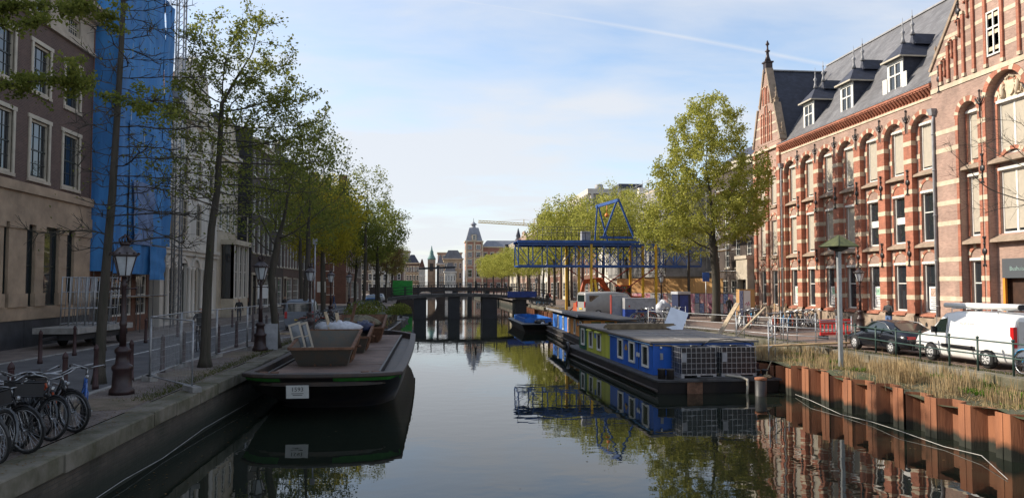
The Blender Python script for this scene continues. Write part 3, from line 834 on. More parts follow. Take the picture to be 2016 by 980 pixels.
for zb in (2.85, 3.92, 4.95, 6.9, 8.0, 9.1, 10.9, 11.9):      # stone bands across the plain piers
    for a, e in zip(edges[0::2], edges[1::2]): wb(MB().box(VX-.014, VX+.01, a+.22 if a > VY0+.1 else a, e-.22 if e < VY1-.1 else e, zb, zb+.25), 'stone_band', m_stone_c, bus)
wb(MB().box(VX-.16, VXR, VY0, VY1+.02, 1.1, 1.95), 'plinth', m_stone_d, bus)
# entrance
wb(MB().box(VXR-.03, VXR+.1, vc-.95, vc+.95, 4.05, 5.0), 'transom_glass', m_glass_b, bus)
letter('Bushuis', .3, mat('etched_green', (.22, .33, .30), .6), bus, (VXR-.035-BX, vc-48, 4.5-GZ), (R(90), 0, R(-90)))
s = MB().box(VXR-.02, VXR+.1, vc+.8, vc+.95, 1.15, 4.05); s.box(VXR-.02, VXR+.1, vc-.95, vc-.8, 1.15, 4.05); wb(s, 'door_frame', m_orange, bus)
wb(MB().box(VXR+.3, VXR+.35, vc-.9, vc+.9, 1.15, 4.05), 'door', mat('dark_door', (.05, .022, .012), .5), bus)
# coat of arms relief in the big arch
s = MB(); s.poly([(VXR-.03, *p) for p in arch_pts(vc, .98, 12.95, 12)]); s.quad((VXR-.03, vc-.98, 12.8), (VXR-.03, vc+.98, 12.8), (VXR-.03, vc+.98, 12.95), (VXR-.03, vc-.98, 12.95))
rel = wb(s, 'coat_of_arms', m_stone_c, bus, fix=False)
s = MB(); rs = random.Random(4)
s.prism([(vc-.28, 13.7), (vc+.28, 13.7), (vc+.3, 13.3), (vc+.15, 13.05), (vc, 12.95), (vc-.15, 13.05), (vc-.3, 13.3)], 'x', VXR-.12, VXR-.03)
for sg in (-1, 1):
    s.tube([(VXR-.08, vc+sg*.42, 12.9), (VXR-.12, vc+sg*.48, 13.15), (VXR-.1, vc+sg*.52, 13.4), (VXR-.12, vc+sg*.45, 13.6)], [.07, .12, .11, .08], 6)
    s.tube([(VXR-.1, vc+sg*.45, 13.35), (VXR-.13, vc+sg*.32, 13.45)], .05, 5); s.tube([(VXR-.1, vc+sg*.5, 13.0), (VXR-.12, vc+sg*.68, 12.95), (VXR-.1, vc+sg*.76, 13.3)], [.06, .04, .03], 5)
for i in range(5): s.ball((VXR-.1, vc-.24+i*.12, 13.83+.05*(2-abs(i-2))), .07, 6, 4)
for i in range(34):
    a = rs.uniform(.1, PI-.1); rr = rs.uniform(.6, .88); s.ball((VXR-.05, vc+rr*math.cos(a), 12.95+rr*math.sin(a)), rs.uniform(.03, .06), 5, 4)
wb(s, 'relief', m_stone_c, rel)
# gable above
gz0, gza, ghw = 15.6, 22.9, (VY1-vc)
s = MB().prism([(vc-ghw, gz0), (vc+ghw, gz0), (vc, gza)], 'x', VX, VX+.5); wb(s, 'gable', m_br_pink, bus)
s = MB()
for sg in (-1, 1): s.beam((VX+.22, vc+sg*(ghw+.05), gz0), (VX+.22, vc, gza+.1), .62, .16)
wb(s, 'gable_coping', m_stone_d, bus)
wb(MB().box(VX-.05, VX+.02, VY0, VY1, 14.3, 14.55), 'stone_course', m_stone_c, bus)
for z in (15.35, 16.15, 17.0, 17.85, 18.7, 19.6): band_on_gable(VX, vc, ghw*(gza-15.0)/(gza-gz0) if z < 15.6 else ghw, 15.0 if z < 15.6 else gz0, gza, z, .2)
for k, (y, z0, z1) in enumerate([(38.55, 14.6, 15.75), (37.95, 14.6, 16.6), (37.35, 14.6, 16.75), (36.75, 14.6, 17.9), (36.0, 14.6, 19.2), (35.15, 14.6, 19.8), (34.02, 14.6, 20.4), (32.95, 14.6, 19.2), (32.1, 14.6, 18.4)]):
    strip_y(VX+.01, y, .17, z0, z1, .12); wb(MB().box(VX-.14, VX+.01, y-.1, y+.1, z1, z1+.16), 'strip_cap', m_stone_c, bus); wb(MB().box(VX-.125, VX+.01, y-.1, y+.1, z0, z0+.18), 'strip_foot', m_stone_c, bus)
for y, z in ((38.25, 15.9), (37.65, 16.75), (37.05, 17.7), (36.4, 18.5)):
    wb(arch_ring(VX-.1, VX+.01, y, .2, z-.05, .1, 5, .16, 2), 'blind_arch', [m_br_red, m_stone_c], bus)
    s = MB().lathe([(.01, -.95), (.1, -.85), (.06, -.75), (.065, -.05), (.1, 0)], 8, (VX-.05, y, z)); wb(s, 'colonnette', m_br_red, bus)
window_x(bus, VX-.02, 34.6, .92, 15.1, 17.35, 'casement', fw=.08)
for y, z in ((38.75, 15.0), (37.1, 18.2)): link('wall_anchor', am, bus, (VX-.06-BX, y-48, z-GZ))
for y in (35.62, 32.5):
    link('wall_anchor', ay_, bus, (VX-.1-BX, y-48, 12.9-GZ)); link('wall_anchor', am, bus, (VX-.06-BX, y-48, 9.6-GZ)); link('wall_anchor', am, bus, (VX-.06-BX, y-48, 5.4-GZ))
pinnacle(VX+.25, VY1-.1, 15.5, .65)
s = MB(); s.poly([(VX+.2, VY1+.02, gz0), (VX+.2, vc, gza-.1), (40, vc, gza-.1), (40, VY1+.02, gz0)]); s.poly([(VX+.2, VY0, gz0), (40, VY0, gz0), (40, vc, gza-.1), (VX+.2, vc, gza-.1)]); wb(s, 'wing_roof', m_slate, bus, fix=False)
wb(MB().quad((VX, VY1, 1.1), (VXR+.3, VY1, 1.1), (VXR+.3, VY1, 15.6), (VX, VY1, 15.6)), 'wing_return', m_br_pink, bus)
wb(MB().quad((VX, VY0, 1.1), (40, VY0, 1.1), (40, VY0, 15.6), (VX, VY0, 15.6)), 'side_wall', m_br_pink, bus)
# downpipes
for y, x in ((Y1-.12, BX-.12), (Y0-.18, VX-.1)):
    s = MB().tube([(x, y, 1.3), (x, y, 12.7), (x+.05, y, 13.0), (x+.05, y, 13.2)], .075, 8)
    for z in (2.5, 5, 7.5, 10, 12): s.lathe([(.1, 0), (.1, .08)], 8, (x, y, z))
    s.hexa([(x-.12, y-.12, 13.1), (x+.14, y-.12, 13.1), (x+.14, y+.12, 13.1), (x-.12, y+.12, 13.1), (x-.22, y-.22, 13.45), (x+.14, y-.22, 13.45), (x+.14, y+.22, 13.45), (x-.22, y+.22, 13.45)])
    wb(s, 'downpipe', m_lead, bus)
# ------------------------------------------------------------------ canal houses
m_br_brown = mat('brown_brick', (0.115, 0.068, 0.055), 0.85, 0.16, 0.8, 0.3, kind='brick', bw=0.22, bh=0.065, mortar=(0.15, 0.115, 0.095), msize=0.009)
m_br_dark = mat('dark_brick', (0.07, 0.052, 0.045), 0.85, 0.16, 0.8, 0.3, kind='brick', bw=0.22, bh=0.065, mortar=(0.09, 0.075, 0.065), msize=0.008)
m_br_rust = mat('russet_brick', (0.21, 0.085, 0.05), 0.85, 0.16, 0.8, 0.3, kind='brick', bw=0.22, bh=0.065, mortar=(0.19, 0.13, 0.10), msize=0.009)
m_sand = mat('sandstone_facing', (0.36, 0.265, 0.18), 0.85, 0.14, 1.2, 0.3)
m_sandg = mat('grey_sandstone', (0.44, 0.38, 0.30), 0.85, 0.12, 1.2, 0.3)
m_render_w = mat('white_stucco', (0.62, 0.585, 0.52), 0.8, 0.10, 0.7, 0.25, streak=True)
m_render_c = mat('cream_stucco', (0.50, 0.44, 0.34), 0.8, 0.10, 0.8, 0.2)
m_plinth = mat('blue_stone_plinth', (0.045, 0.045, 0.05), 0.7, 0.2, 1.5, 0.2)
m_tar = mat('tarred_wall', (0.022, 0.022, 0.026), 0.75, 0.25, 1.2, 0.3)
m_tile = mat('roof_tile', (0.14, 0.06, 0.04), 0.8, 0.2, 2, 0.3, kind='slate', bw=0.25, bh=0.3, mortar=(0.06, 0.03, 0.02), msize=0.02)
m_dframe = mat('dark_green_frame', (0.015, 0.022, 0.02), 0.4, 0.1)
m_door = mat('door_paint', (0.02, 0.03, 0.026), 0.4, 0.1)
WCACHE = {}
def sash_meshes(w, h, cols, rows, frame, bar, fw):
    k = (round(w, 2), round(h, 2), cols, rows, frame.name, bar.name, fw)
    if k in WCACHE: return WCACHE[k]
    s = MB()
    s.box(-.10, .02, -w/2, -w/2+fw, 0, h); s.box(-.10, .02, w/2-fw, w/2, 0, h); s.box(-.10, .02, -w/2+fw, w/2-fw, h-fw, h); s.box(-.10, .05, -w/2+fw, w/2-fw, 0, fw)
    s.mi = 1
    iw = w-2*fw; ih = h-2*fw
    s.box(-.07, -.02, -w/2+fw, w/2-fw, h*.5-.03, h*.5+.03)
    for c in range(1, cols): s.box(-.065, -.03, -w/2+fw+iw*c/cols-.014, -w/2+fw+iw*c/cols+.014, fw, h-fw)
    for r_ in range(1, rows):
        z = fw+ih*r_/rows
        if abs(z-h*.5) > .1: s.box(-.064, -.031, -w/2+fw, w/2-fw, z-.014, z+.014)
    p = MB().quad((-.055, -w/2, 0), (-.055, w/2, 0), (-.055, w/2, h), (-.055, -w/2, h))
    WCACHE[k] = (s.mesh('window', [frame, bar]), p.mesh('pane', m_glass))
    return WCACHE[k]
def sash(par, loc, w, h, cols=2, rows=4, frame=m_white, bar=None, fw=.10, rz=0.0):
    a, p = sash_meshes(w, h, cols, rows, frame, bar or frame, fw)
    o = link('window', a, par, loc, rz); link('pane', p, o)
    return o
def house(label, x, y0, y1, ze, wallm, floors, ncol, ww, frame=m_white, bar=None, cols=2, rows=4, gable='flat', trim=m_cream, depth=11, ground=None, sills=True, name='canal_house', rise=2.5, cat='house', side=m_br_dark, front=+1, group=None):
    yc = (y0+y1)/2; W = y1-y0
    root = thing(name, label, cat, (x, yc, GZ), group=group)
    f = front
    cy = [y0 + W*(i+.5)/ncol for i in range(ncol)]
    ops = []
    for (a, e) in floors:
        for c in cy: ops.append((c-ww/2, c+ww/2, a, e))
    if ground:
        for (ga, ge, gz0, gz1, kind) in ground: ops.append((y0+ga*W, y0+ge*W, gz0, gz1))
    wb(wall_x(MB(), x, y0, y1, GZ, ze, ops, .18, -f), 'wall', wallm, root, root)
    xb = x - f*depth
    s = MB(); s.quad((x, y0, GZ), (xb, y0, GZ), (xb, y0, ze), (x, y0, ze)); s.quad((x, y1, GZ), (xb, y1, GZ), (xb, y1, ze), (x, y1, ze)); s.quad((xb, y0, GZ), (xb, y1, GZ), (xb, y1, ze), (xb, y0, ze))
    s.box(min(x-f*.3, x-f*.32), max(x-f*.3, x-f*.32), y0+.05, y1-.05, GZ, ze)
    wb(s, 'side_walls', side, root, root, fix=False)
    rz = 0 if f > 0 else PI
    for (a, e) in floors:
        for c in cy:
            sash(root, (-.08*f, c-yc, a-GZ), ww, e-a, cols, rows, frame, bar, rz=rz)
            if sills: wb(MB().box(min(x-.1*f, x+.07*f), max(x-.1*f, x+.07*f), c-ww/2-.1, c+ww/2+.1, a-.12, a-.004), 'sill', trim, root, root)
    if ground:
        for (ga, ge, gz0, gz1, kind) in ground:
            a, e = y0+ga*W, y0+ge*W
            if kind == 'win': sash(root, (-.08*f, (a+e)/2-yc, gz0-GZ), e-a, gz1-gz0, max(2, int((e-a)/.7)), rows, frame, bar, rz=rz)
            else:
                xd = x-.12*f
                d = wb(MB().box(min(xd, xd-.06*f), max(xd, xd-.06*f), a, e, gz0, gz1-.55), 'door', m_door, root, root)
                wb(MB().quad((xd, a, gz1-.5), (xd, e, gz1-.5), (xd, e, gz1), (xd, a, gz1)), 'fanlight', m_glass, root, root)
                s = MB()
                for q in (a-.12, e): s.box(min(x, x+.06*f), max(x, x+.06*f), q, q+.12, gz0, gz1)
                s.box(min(x, x+.10*f), max(x, x+.10*f), a-.2, e+.2, gz1+.002, gz1+.22); wb(s, 'door_case', trim, root, root)
                if gz0 > GZ+.2:
                    s = MB(); n = int((gz0-GZ)/.18)
                    for k in range(n): s.box(min(x, x+f*(1.6-k*.28)), max(x, x+f*(1.6-k*.28)), a-.5, e+.5, GZ+k*.18, GZ+k*.18+.178)
                    wb(s, 'stoop', m_kerb, root, root)
    # cornice and roof
    co = .38
    s = MB().box(min(x-.3*f, x+co*f), max(x-.3*f, x+co*f), y0-.02, y1+.02, ze, ze+.22); s.box(min(x-.3*f, x+.2*f), max(x-.3*f, x+.2*f), y0, y1, ze-.45, ze)
    wb(s, 'cornice', trim, root, root)
    if gable == 'flat':
        s = MB(); s.poly([(x+.05*f, y0, ze+.22), (x+.05*f, y1, ze+.22), (x-f*3.2, y1, ze+.22+rise), (x-f*3.2, y0, ze+.22+rise)]); s.poly([(x-f*3.2, y0, ze+.22+rise), (x-f*3.2, y1, ze+.22+rise), (xb, y1, ze+.2), (xb, y0, ze+.2)])
        s.poly([(x, y0, ze+.2), (x-f*3.2, y0, ze+.22+rise), (xb, y0, ze+.2)]); s.poly([(x, y1, ze+.2), (x-f*3.2, y1, ze+.22+rise), (xb, y1, ze+.2)])
        wb(s, 'roof', m_slate_d if rise < 2.4 else m_tile, root, root, fix=False)
    else:
        pts = {'neck': [(-.5, 0), (-.5, .15), (-.3, .25), (-.26, .5), (-.22, 1), (-.12, 1.02), (0, 1.25), (.12, 1.02), (.22, 1), (.26, .5), (.3, .25), (.5, .15), (.5, 0)],
               'step': [(-.5, 0), (-.5, .2), (-.38, .2), (-.38, .45), (-.26, .45), (-.26, .7), (-.14, .7), (-.14, 1), (.14, 1), (.14, .7), (.26, .7), (.26, .45), (.38, .45), (.38, .2), (.5, .2), (.5, 0)],
               'bell': [(-.5, 0), (-.48, .2), (-.36, .32), (-.28, .55), (-.25, .85), (-.12, .95), (0, 1.1), (.12, .95), (.25, .85), (.28, .55), (.36, .32), (.48, .2), (.5, 0)],
               'tri': [(-.5, 0), (0, 1), (.5, 0)]}[gable]
        s = MB().prism([(yc+p[0]*W, ze+.2+p[1]*rise) for p in pts], 'x', x-.35*f, x); wb(s, 'gable', wallm, root, root)
        g2 = MB()
        for p, q in zip(pts, pts[1:]):
            if abs(q[0]-p[0])+abs(q[1]-p[1]) > .02: g2.beam((x-.17*f, yc+p[0]*W, ze+.2+p[1]*rise), (x-.17*f, yc+q[0]*W, ze+.2+q[1]*rise), .45, .12)
        wb(g2, 'gable_coping', trim, root, root)
        sash(root, (-.0+.03*f, 0, ze+.5-GZ), min(1.1, ww), min(1.5, rise*.55), cols, 2, frame, bar, rz=rz)
        s = MB(); s.poly([(x-.3*f, y0, ze), (x-.3*f, yc, ze+rise), (xb, yc, ze+rise), (xb, y0, ze)]); s.poly([(x-.3*f, y1, ze), (xb, y1, ze), (xb, yc, ze+rise), (x-.3*f, yc, ze+rise)])
        wb(s, 'roof', m_tile, root, root, fix=False)
    hc = y0+.7
    wb(MB().box(min(x-4*f, x-5*f), max(x-4*f, x-5*f), hc-.5, hc+.5, ze, ze+rise+1.4), 'chimney', wallm, root, root)
    return root

# --- near building: brown brick above a sandstone ground storey
bx = -17.0
lb = thing('brick_and_stone_office', 'brown brick building with cream sash frames above a sandstone pillared ground storey', 'building', (bx, 34, GZ))
wy0, wy1 = 8.0, 39.85
cy = [34.85 - 2.92*k for k in range(-1, 9)]     # window axes
ops = []
for c in cy:
    if c > 39: continue
    ops += [(c-.85, c+.85, 8.25, 10.8), (c-.80, c+.80, 12.0, 14.1)]
wb(wall_x(MB(), bx, wy0, wy1, 7.95, 15.15, ops, .2, -1), 'brick_wall', m_br_brown, lb, lb)
aops = [(c-.6, c+.6, 15.55, 16.35) for c in cy]
wb(wall_x(MB(), bx+.02, wy0, wy1, 15.15, 17.0, aops, .25, -1), 'attic_wall', m_sandg, lb, lb)
for c in cy:
    sash(lb, (-.08, c-34, 8.25-GZ), 1.7, 2.55, 3, 4, m_cream, m_dframe, .11); sash(lb, (-.08, c-34, 12.0-GZ), 1.6, 2.1, 3, 4, m_cream, m_dframe, .11)
    sash(lb, (-.1, c-34, 15.55-GZ), 1.2, .8, 5, 3, m_cream, m_cream, .05)
    for z, hw in ((8.25, .85), (12.0, .8)): wb(MB().box(bx-.1, bx+.08, c-hw-.1, c+hw+.1, z-.14, z-.003), 'sill', m_sandg, lb, lb)
    # ears of the moulded surround
    for z, hw, h in ((8.25, .85, 2.55), (12.0, .8, 2.1)):
        s = MB()
        for sg in (-1, 1): s.box(bx, bx+.05, c+sg*hw-.08, c+sg*hw+.08, z+.001, z+h)
        s.box(bx, bx+.06, c-hw-.16, c+hw+.16, z+h+.001, z+h+.17); wb(s, 'window_surround', m_cream, lb, lb)
for z0, z1, d in ((15.1, 15.28, .14), (16.55, 16.75, .12), (16.75, 16.95, .35), (16.95, 17.2, .6), (17.2, 17.35, .75)):
    wb(MB().box(bx-.2, bx+d, wy0, wy1, z0+.001, z1), 'cornice_moulding', m_sandg, lb, lb)
for i in range(int((wy1-wy0)/.55)):
    y = wy1-.3-i*.55
    if y < 24: break
    wb(MB().box(bx+.3, bx+.55, y-.09, y+.09, 16.76, 16.948), 'bracket', m_sandg, lb, lb)
wb(MB().box(bx-11, bx-.25, wy0, wy1, 17.0, 17.3).hexa([(bx-11, wy0, 17.3), (bx, wy0, 17.3), (bx, wy1, 17.3), (bx-11, wy1, 17.3), (bx-8, wy0, 19.0), (bx-3, wy0, 19.0), (bx-3, wy1, 19.0), (bx-8, wy1, 19.0)]), 'roof', m_slate_d, lb, lb)
s = MB().quad((bx, wy1, GZ), (bx-11, wy1, GZ), (bx-11, wy1, 17), (bx, wy1, 17)); s.box(bx-.42, bx-.40, wy0, wy1, GZ, 17); wb(s, 'end_wall', m_br_brown, lb, lb, fix=False)
# sandstone entablature, pillars, dark plinth
for z0, z1, d, m in ((7.55, 7.95, .22, m_sand), (6.95, 7.55, .10, m_sand), (6.25, 6.95, .16, m_sand), (2.25, 2.8, .14, m_sand)):
    wb(MB().box(bx-.3, bx+d, wy0, wy1+.02, z0+.001, z1), 'stone_course', m, lb, lb)
for k in range(int(wy1-wy0)//3+1):
    a = wy1-3*(k+1); wb(MB().box(bx-.3, bx+.10, max(a, wy0)+.01, wy1-3*k-.01, GZ, 2.25), 'plinth_block', m_plinth, lb, lb)
pl = [(38.95, 1.7, 0), (36.98, .75, 1), (34.9, .75, 1), (33.15, 1.35, 0)]
for kk in range(4):
    for c, w, rnd_ in pl:
        y = c - kk*7.7
        if y < 10: continue
        s = MB().box(bx-.3, bx+.12, y-w/2, y+w/2, 2.8, 6.25)
        s.box(bx-.3, bx+.2, y-w/2-.06, y+w/2+.06, 2.8, 3.35); s.box(bx-.3, bx+.18, y-w/2-.05, y+w/2+.05, 6.02, 6.249)
        if rnd_:
            for q in range(1, 5): s.box(bx+.119, bx+.135, y-w/2+.02, y+w/2-.02, 3.35+q*.55, 3.35+q*.55+.5)
        wb(s, 'pillar', m_sand, lb, lb)
for kk in range(4):
    for a, e in ((37.36, 38.1), (35.28, 36.6), (33.83, 34.52), (31.5, 32.5)):
        yc_ = (a+e)/2-kk*7.7; w = e-a
        if yc_ < 10: continue
        sash(lb, (-.02, yc_-34, 2.8-GZ), w, 3.45, 1, 2, m_dframe, m_dframe, .07)

# --- scaffolded building wrapped in blue netting
m_net = mat('blue_netting', (0.055, 0.25, 0.57), 0.75, 0.18, 1.3, 0.5, 9, col2=(0.03, 0.16, 0.42), streak=True, soot=0.35)
m_net2 = mat('pale_printed_netting', (0.16, 0.24, 0.42), 0.7, 0.5, 0.9, 0.3, col2=(0.06, 0.10, 0.20))
house('brown brick house with white ground floor windows behind the blue scaffold netting', -17.0, 39.9, 48.2, 19.5, m_br_rust, [(6.6, 8.8), (9.8, 12), (13, 15), (16, 17.8)], 4, 1.2, ground=[(.08, .28, GZ, 3.9, 'door'), (.34, .68, 2.0, 4.3, 'win'), (.75, .95, 2.0, 4.3, 'win')], gable='flat')
net = thing('netting_wrapped_scaffold', 'tall scaffold wrapped in bright blue netting over a house front', 'scaffold', (-16, 44, GZ))
def cloth(P0, U, V, nu, nv, amp, seed, wob=1.0):
    """rectangular sheet P0 + u*U + v*V hung with folds"""
    rs_ = random.Random(seed); U, V, P0 = Vector(U), Vector(V), Vector(P0); nn = U.cross(V).normalized()
    ph = [rs_.uniform(0, 6) for _ in range(6)]
    s = MB(); s.smooth = True
    for i in range(nv+1):
        for j in range(nu+1):
            u, v = j/nu, i/nv
            sag = .55*math.sin(u*9*wob+ph[0]+v*1.1)+.35*math.sin(u*21*wob+ph[1]-v*2.2)+.3*math.sin(v*14+ph[2]+u*3)+.25*abs(math.sin(v*PI*4.5))
            p = P0+U*u+V*v+nn*(amp*sag)+U.normalized()*(.04*math.sin(v*13+ph[3])*(1 if 0 < j < nu else 2))
            s.v.append(tuple(p))
    for i in range(nv):
        for j in range(nu):
            a = i*(nu+1)+j; s.face((a, a+1, a+nu+2, a+nu+1))
    return s
for k in range(5):      # overlapping widths of netting, two lifts high
    for q, (za, zb) in enumerate(((4.3 if k < 3 else 6.0, 12.4), (12.2, 20.7))):
        wb(cloth((-15.92+.05*((k+q) % 2), 40.15+1.62*k, za), (0, 1.72, 0), (0, 0, zb-za), 14, 34, .055+.02*(k % 3), 2+k*7+q, .5), 'netting_sheet', m_net, net, net, fix=False)
wb(cloth((-17.2, 40.05, 4.4), (1.35, 0, 0), (0, 0, 16.3), 10, 44, .08, 8, .4), 'netting_sheet', m_net, net, net, fix=False)
wb(cloth((-15.80, 42.3, 5.9), (0, 3.0, 0), (0, 0, 3.4), 14, 14, .08, 9), 'printed_banner', m_net2, net, net, fix=False)
wb(cloth((-15.78, 44.7, 4.0), (0, 2.6, 0), (0, 0, 1.9), 14, 10, .08, 11), 'loose_flap', m_net, net, net, fix=False)
tubes_v = [(x, y) for x in (-16.0, -16.9) for y in (40.3, 42.2, 44.1, 46.0, 47.9)]
for x, y in tubes_v: wb(MB().tube([(x, y, GZ), (x, y, 20.8)], .026, 6), 'standard', m_galv, net, net)
for z in (3.1, 5.1, 7.1, 9.1, 11.1, 13.1, 15.1, 17.1, 19.1, 20.5):
    wb(MB().tube([(-16.0, 40.1, z), (-16.0, 48.4, z)], .025, 5), 'ledger', m_galv, net, net)
    wb(MB().box(-16.95, -16.05, 40.2, 48.2, z-.08, z-.03), 'deck', mat('scaffold_board', (.30, .21, .12), .9, .2, 3), net, net)
for z in (16.2, 17.5, 18.8, 20.1): wb(MB().tube([(-16.0, 47.9, z), (-16.0, 48.9, z), (-16.9, 48.9, z)], .024, 5), 'ledger', m_galv, net, net)
# hoist mast
hm = thing('hoist_mast', 'tall grey lattice hoist mast beside the blue netting', 'mast', (-15.7, 49.0, GZ))
for dx, dy in ((-.22, -.22), (.22, -.22), (.22, .22), (-.22, .22)): MB().tube([(dx, dy, 0), (dx, dy, 21.5)], .055, 5).build('mast_leg', m_galv, hm)
s = MB()
for k in range(43):
    z = k*.5; s.beam((-.22, -.22, z), (.22, -.22, z+.5), .03, .03); s.beam((.22, -.22, z), (.22, .22, z+.5), .03, .03); s.beam((-.22, -.22, z), (.22, -.22, z), .03, .03)
s.build('lattice', m_galv, hm)
MB().box(-.3, .3, -.5, .5, 14.2, 14.9).build('carriage', m_galv, hm)

# --- white stucco house with arched doors
wh = house('ornate white stucco house with arched doorways and a wall lantern', -17.0, 50.0, 62.6, 15.6, m_render_w, [(7.2, 9.6), (10.6, 12.7), (13.4, 15.0)], 4, 1.25, frame=m_render_c, gable='neck', trim=m_render_w, rise=3.4, side=m_render_w,
           ground=[(.08, .2, 1.5, 5.0, 'win'), (.28, .40, 1.3, 5.2, 'door'), (.5, .62, 1.5, 5.0, 'win'), (.72, .84, 1.5, 5.0, 'win')])
def whb(s, n, m): return wb(s, n, m, wh, wh)
whb(MB().box(-17, -16.72, 50.0, 62.6, 6.05, 6.3).box(-17, -16.84, 50.0, 62.6, 5.75, 6.05), 'string_course', m_render_w)
for f_ in (.14, .34, .56, .78):
    y = 50+12.6*f_
    s = MB()
    A, B_ = arch_pts(y, .78, 5.0, 10, .5), arch_pts(y, 1.0, 5.0, 10, .72)
    for i in range(10): s.hexa([(-17, *A[i]), (-16.85, *A[i]), (-16.85, *A[i+1]), (-17, *A[i+1]), (-17, *B_[i]), (-16.85, *B_[i]), (-16.85, *B_[i+1]), (-17, *B_[i+1])])
    whb(s, 'door_arch', m_render_w)
    for sg in (-1, 1): whb(MB().lathe([(.2, 0), (.2, .2), (.14, .3), (.12, 3.3), (.18, 3.4), (.2, 3.55)], 8, (-16.83, y+sg*.95, 1.4)), 'column', m_render_w)
for f_ in (.14, .39, .64, .89):
    for z, h in ((7.2, 2.4), (10.6, 2.1)): whb(MB().prism([(50+12.6*f_-1.45-.75, z+h+.25), (50+12.6*f_-1.45+.75, z+h+.25), (50+12.6*f_-1.45, z+h+.65)], 'x', -17, -16.86) if f_ > .2 else MB().box(-17, -16.86, 50.6, 52.2, z+h+.2, z+h+.4), 'pediment', m_render_w)
s = MB().box(-16.8, -16.4, 50.8, 52.2, 7.0, 8.3); whb(s, 'bay_box', m_render_c)
# --- cream house with a projecting bay
ch = house('cream stucco house with a tall windowed bay beside the black wall', -17.0, 62.65, 68.9, 14.5, m_render_c, [(8.2, 10.4), (11.4, 13.4)], 3, 1.1, gable='bell', trim=m_render_w, rise=2.8, side=m_render_c)
wb(MB().box(-17, -16.0, 64.0, 68.8, GZ, 2.6), 'bay_base', m_render_c, ch, ch); wb(MB().box(-17, -15.8, 63.8, 69.0, 7.0, 7.4), 'bay_cornice', m_render_c, ch, ch)
for y in (64.1, 65.6, 67.1, 68.65): wb(MB().box(-16.25, -15.95, y-.12, y+.12, 2.6, 7.0), 'bay_post', m_render_w, ch, ch)
for y in (64.85, 66.35, 67.87): sash(ch, (.9, y-ch.location.y, 2.6-GZ), 1.26, 4.4, 2, 3, m_render_w)
wb(MB().box(-16.9, -16.0, 63.98, 64.0, 2.6, 7.0), 'bay_side', m_glass, ch, ch)
wb(MB().tube([(-15.9, 64, 8.3), (-15.9, 68.8, 8.3)], .03, 5).tube([(-15.9, 64, 7.9), (-15.9, 68.8, 7.9)], .02, 5), 'balcony_rail', m_black, ch, ch)
# --- tall dark house whose tarred side wall carries the painted advertisement
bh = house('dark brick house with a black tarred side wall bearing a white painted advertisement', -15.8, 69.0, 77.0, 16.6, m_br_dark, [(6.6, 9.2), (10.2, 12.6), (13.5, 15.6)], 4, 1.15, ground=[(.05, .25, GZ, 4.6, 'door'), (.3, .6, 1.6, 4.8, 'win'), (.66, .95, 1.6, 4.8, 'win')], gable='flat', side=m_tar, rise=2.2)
def bhb(s, n, m): return wb(s, n, m, bh, bh)
bhb(MB().box(-17.4, -15.82, 68.93, 68.99, 1.1, 17.6), 'tarred_wall', m_tar)
bhb(MB().box(-17.0, -15.95, 68.86, 68.925, 2.25, 2.9), 'brick_panel', m_br_rust)
bhb(MB().box(-17.0, -16.05, 68.87, 68.925, 1.1, 2.2), 'doorway', m_black)
sw = sash(bh, (-16.7+15.8, 68.9-bh.location.y, 6.6-GZ), 1.25, 3.2, 2, 2, m_cream, m_dframe, .1, rz=R(-90))
sx_ = -15.98+15.8
for txt, z, sz in (('N of REGEN', 4.85, .34), ('GENMANTEL', 3.75, .36), ('N ER TEGEN', 3.3, .34)):
    letter(txt, sz, m_white, bh, (sx_, 68.92-bh.location.y, z-GZ), (R(90), 0, 0), align='RIGHT')
bhb(MB().hexa([(-16.85, 68.9, 4.25), (-16.1, 68.9, 4.1), (-16.1, 68.92, 4.1), (-16.85, 68.92, 4.25), (-16.95, 68.9, 4.6), (-16.05, 68.9, 4.6), (-16.05, 68.92, 4.6), (-16.95, 68.92, 4.6)]), 'sign_panel', m_white)
bhb(MB().tube([(-16.8, 68.89, 4.5), (-16.72, 68.89, 4.3), (-16.62, 68.89, 4.5), (-16.52, 68.89, 4.28), (-16.42, 68.89, 4.45), (-16.33, 68.89, 4.28), (-16.22, 68.89, 4.4)], .022, 4), 'sign_script', m_ink)
# --- the row further along
spec = [
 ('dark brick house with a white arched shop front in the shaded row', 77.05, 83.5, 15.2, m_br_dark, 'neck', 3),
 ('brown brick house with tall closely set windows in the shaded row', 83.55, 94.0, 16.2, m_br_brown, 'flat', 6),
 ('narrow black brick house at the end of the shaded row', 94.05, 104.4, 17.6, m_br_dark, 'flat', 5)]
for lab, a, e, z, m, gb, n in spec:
    house(lab, -15.8, a, e, z, m, [(5.6, 8.2), (9.2, 11.6), (12.5, 14.4)], n, 1.1, gable=gb, ground=[(.04, .16, 1.5, 4.4, 'door'), (.22, .52, 1.5, 4.5, 'win'), (.58, .94, 1.5, 4.5, 'win')], rise=2.6 if gb != 'flat' else 2.2)
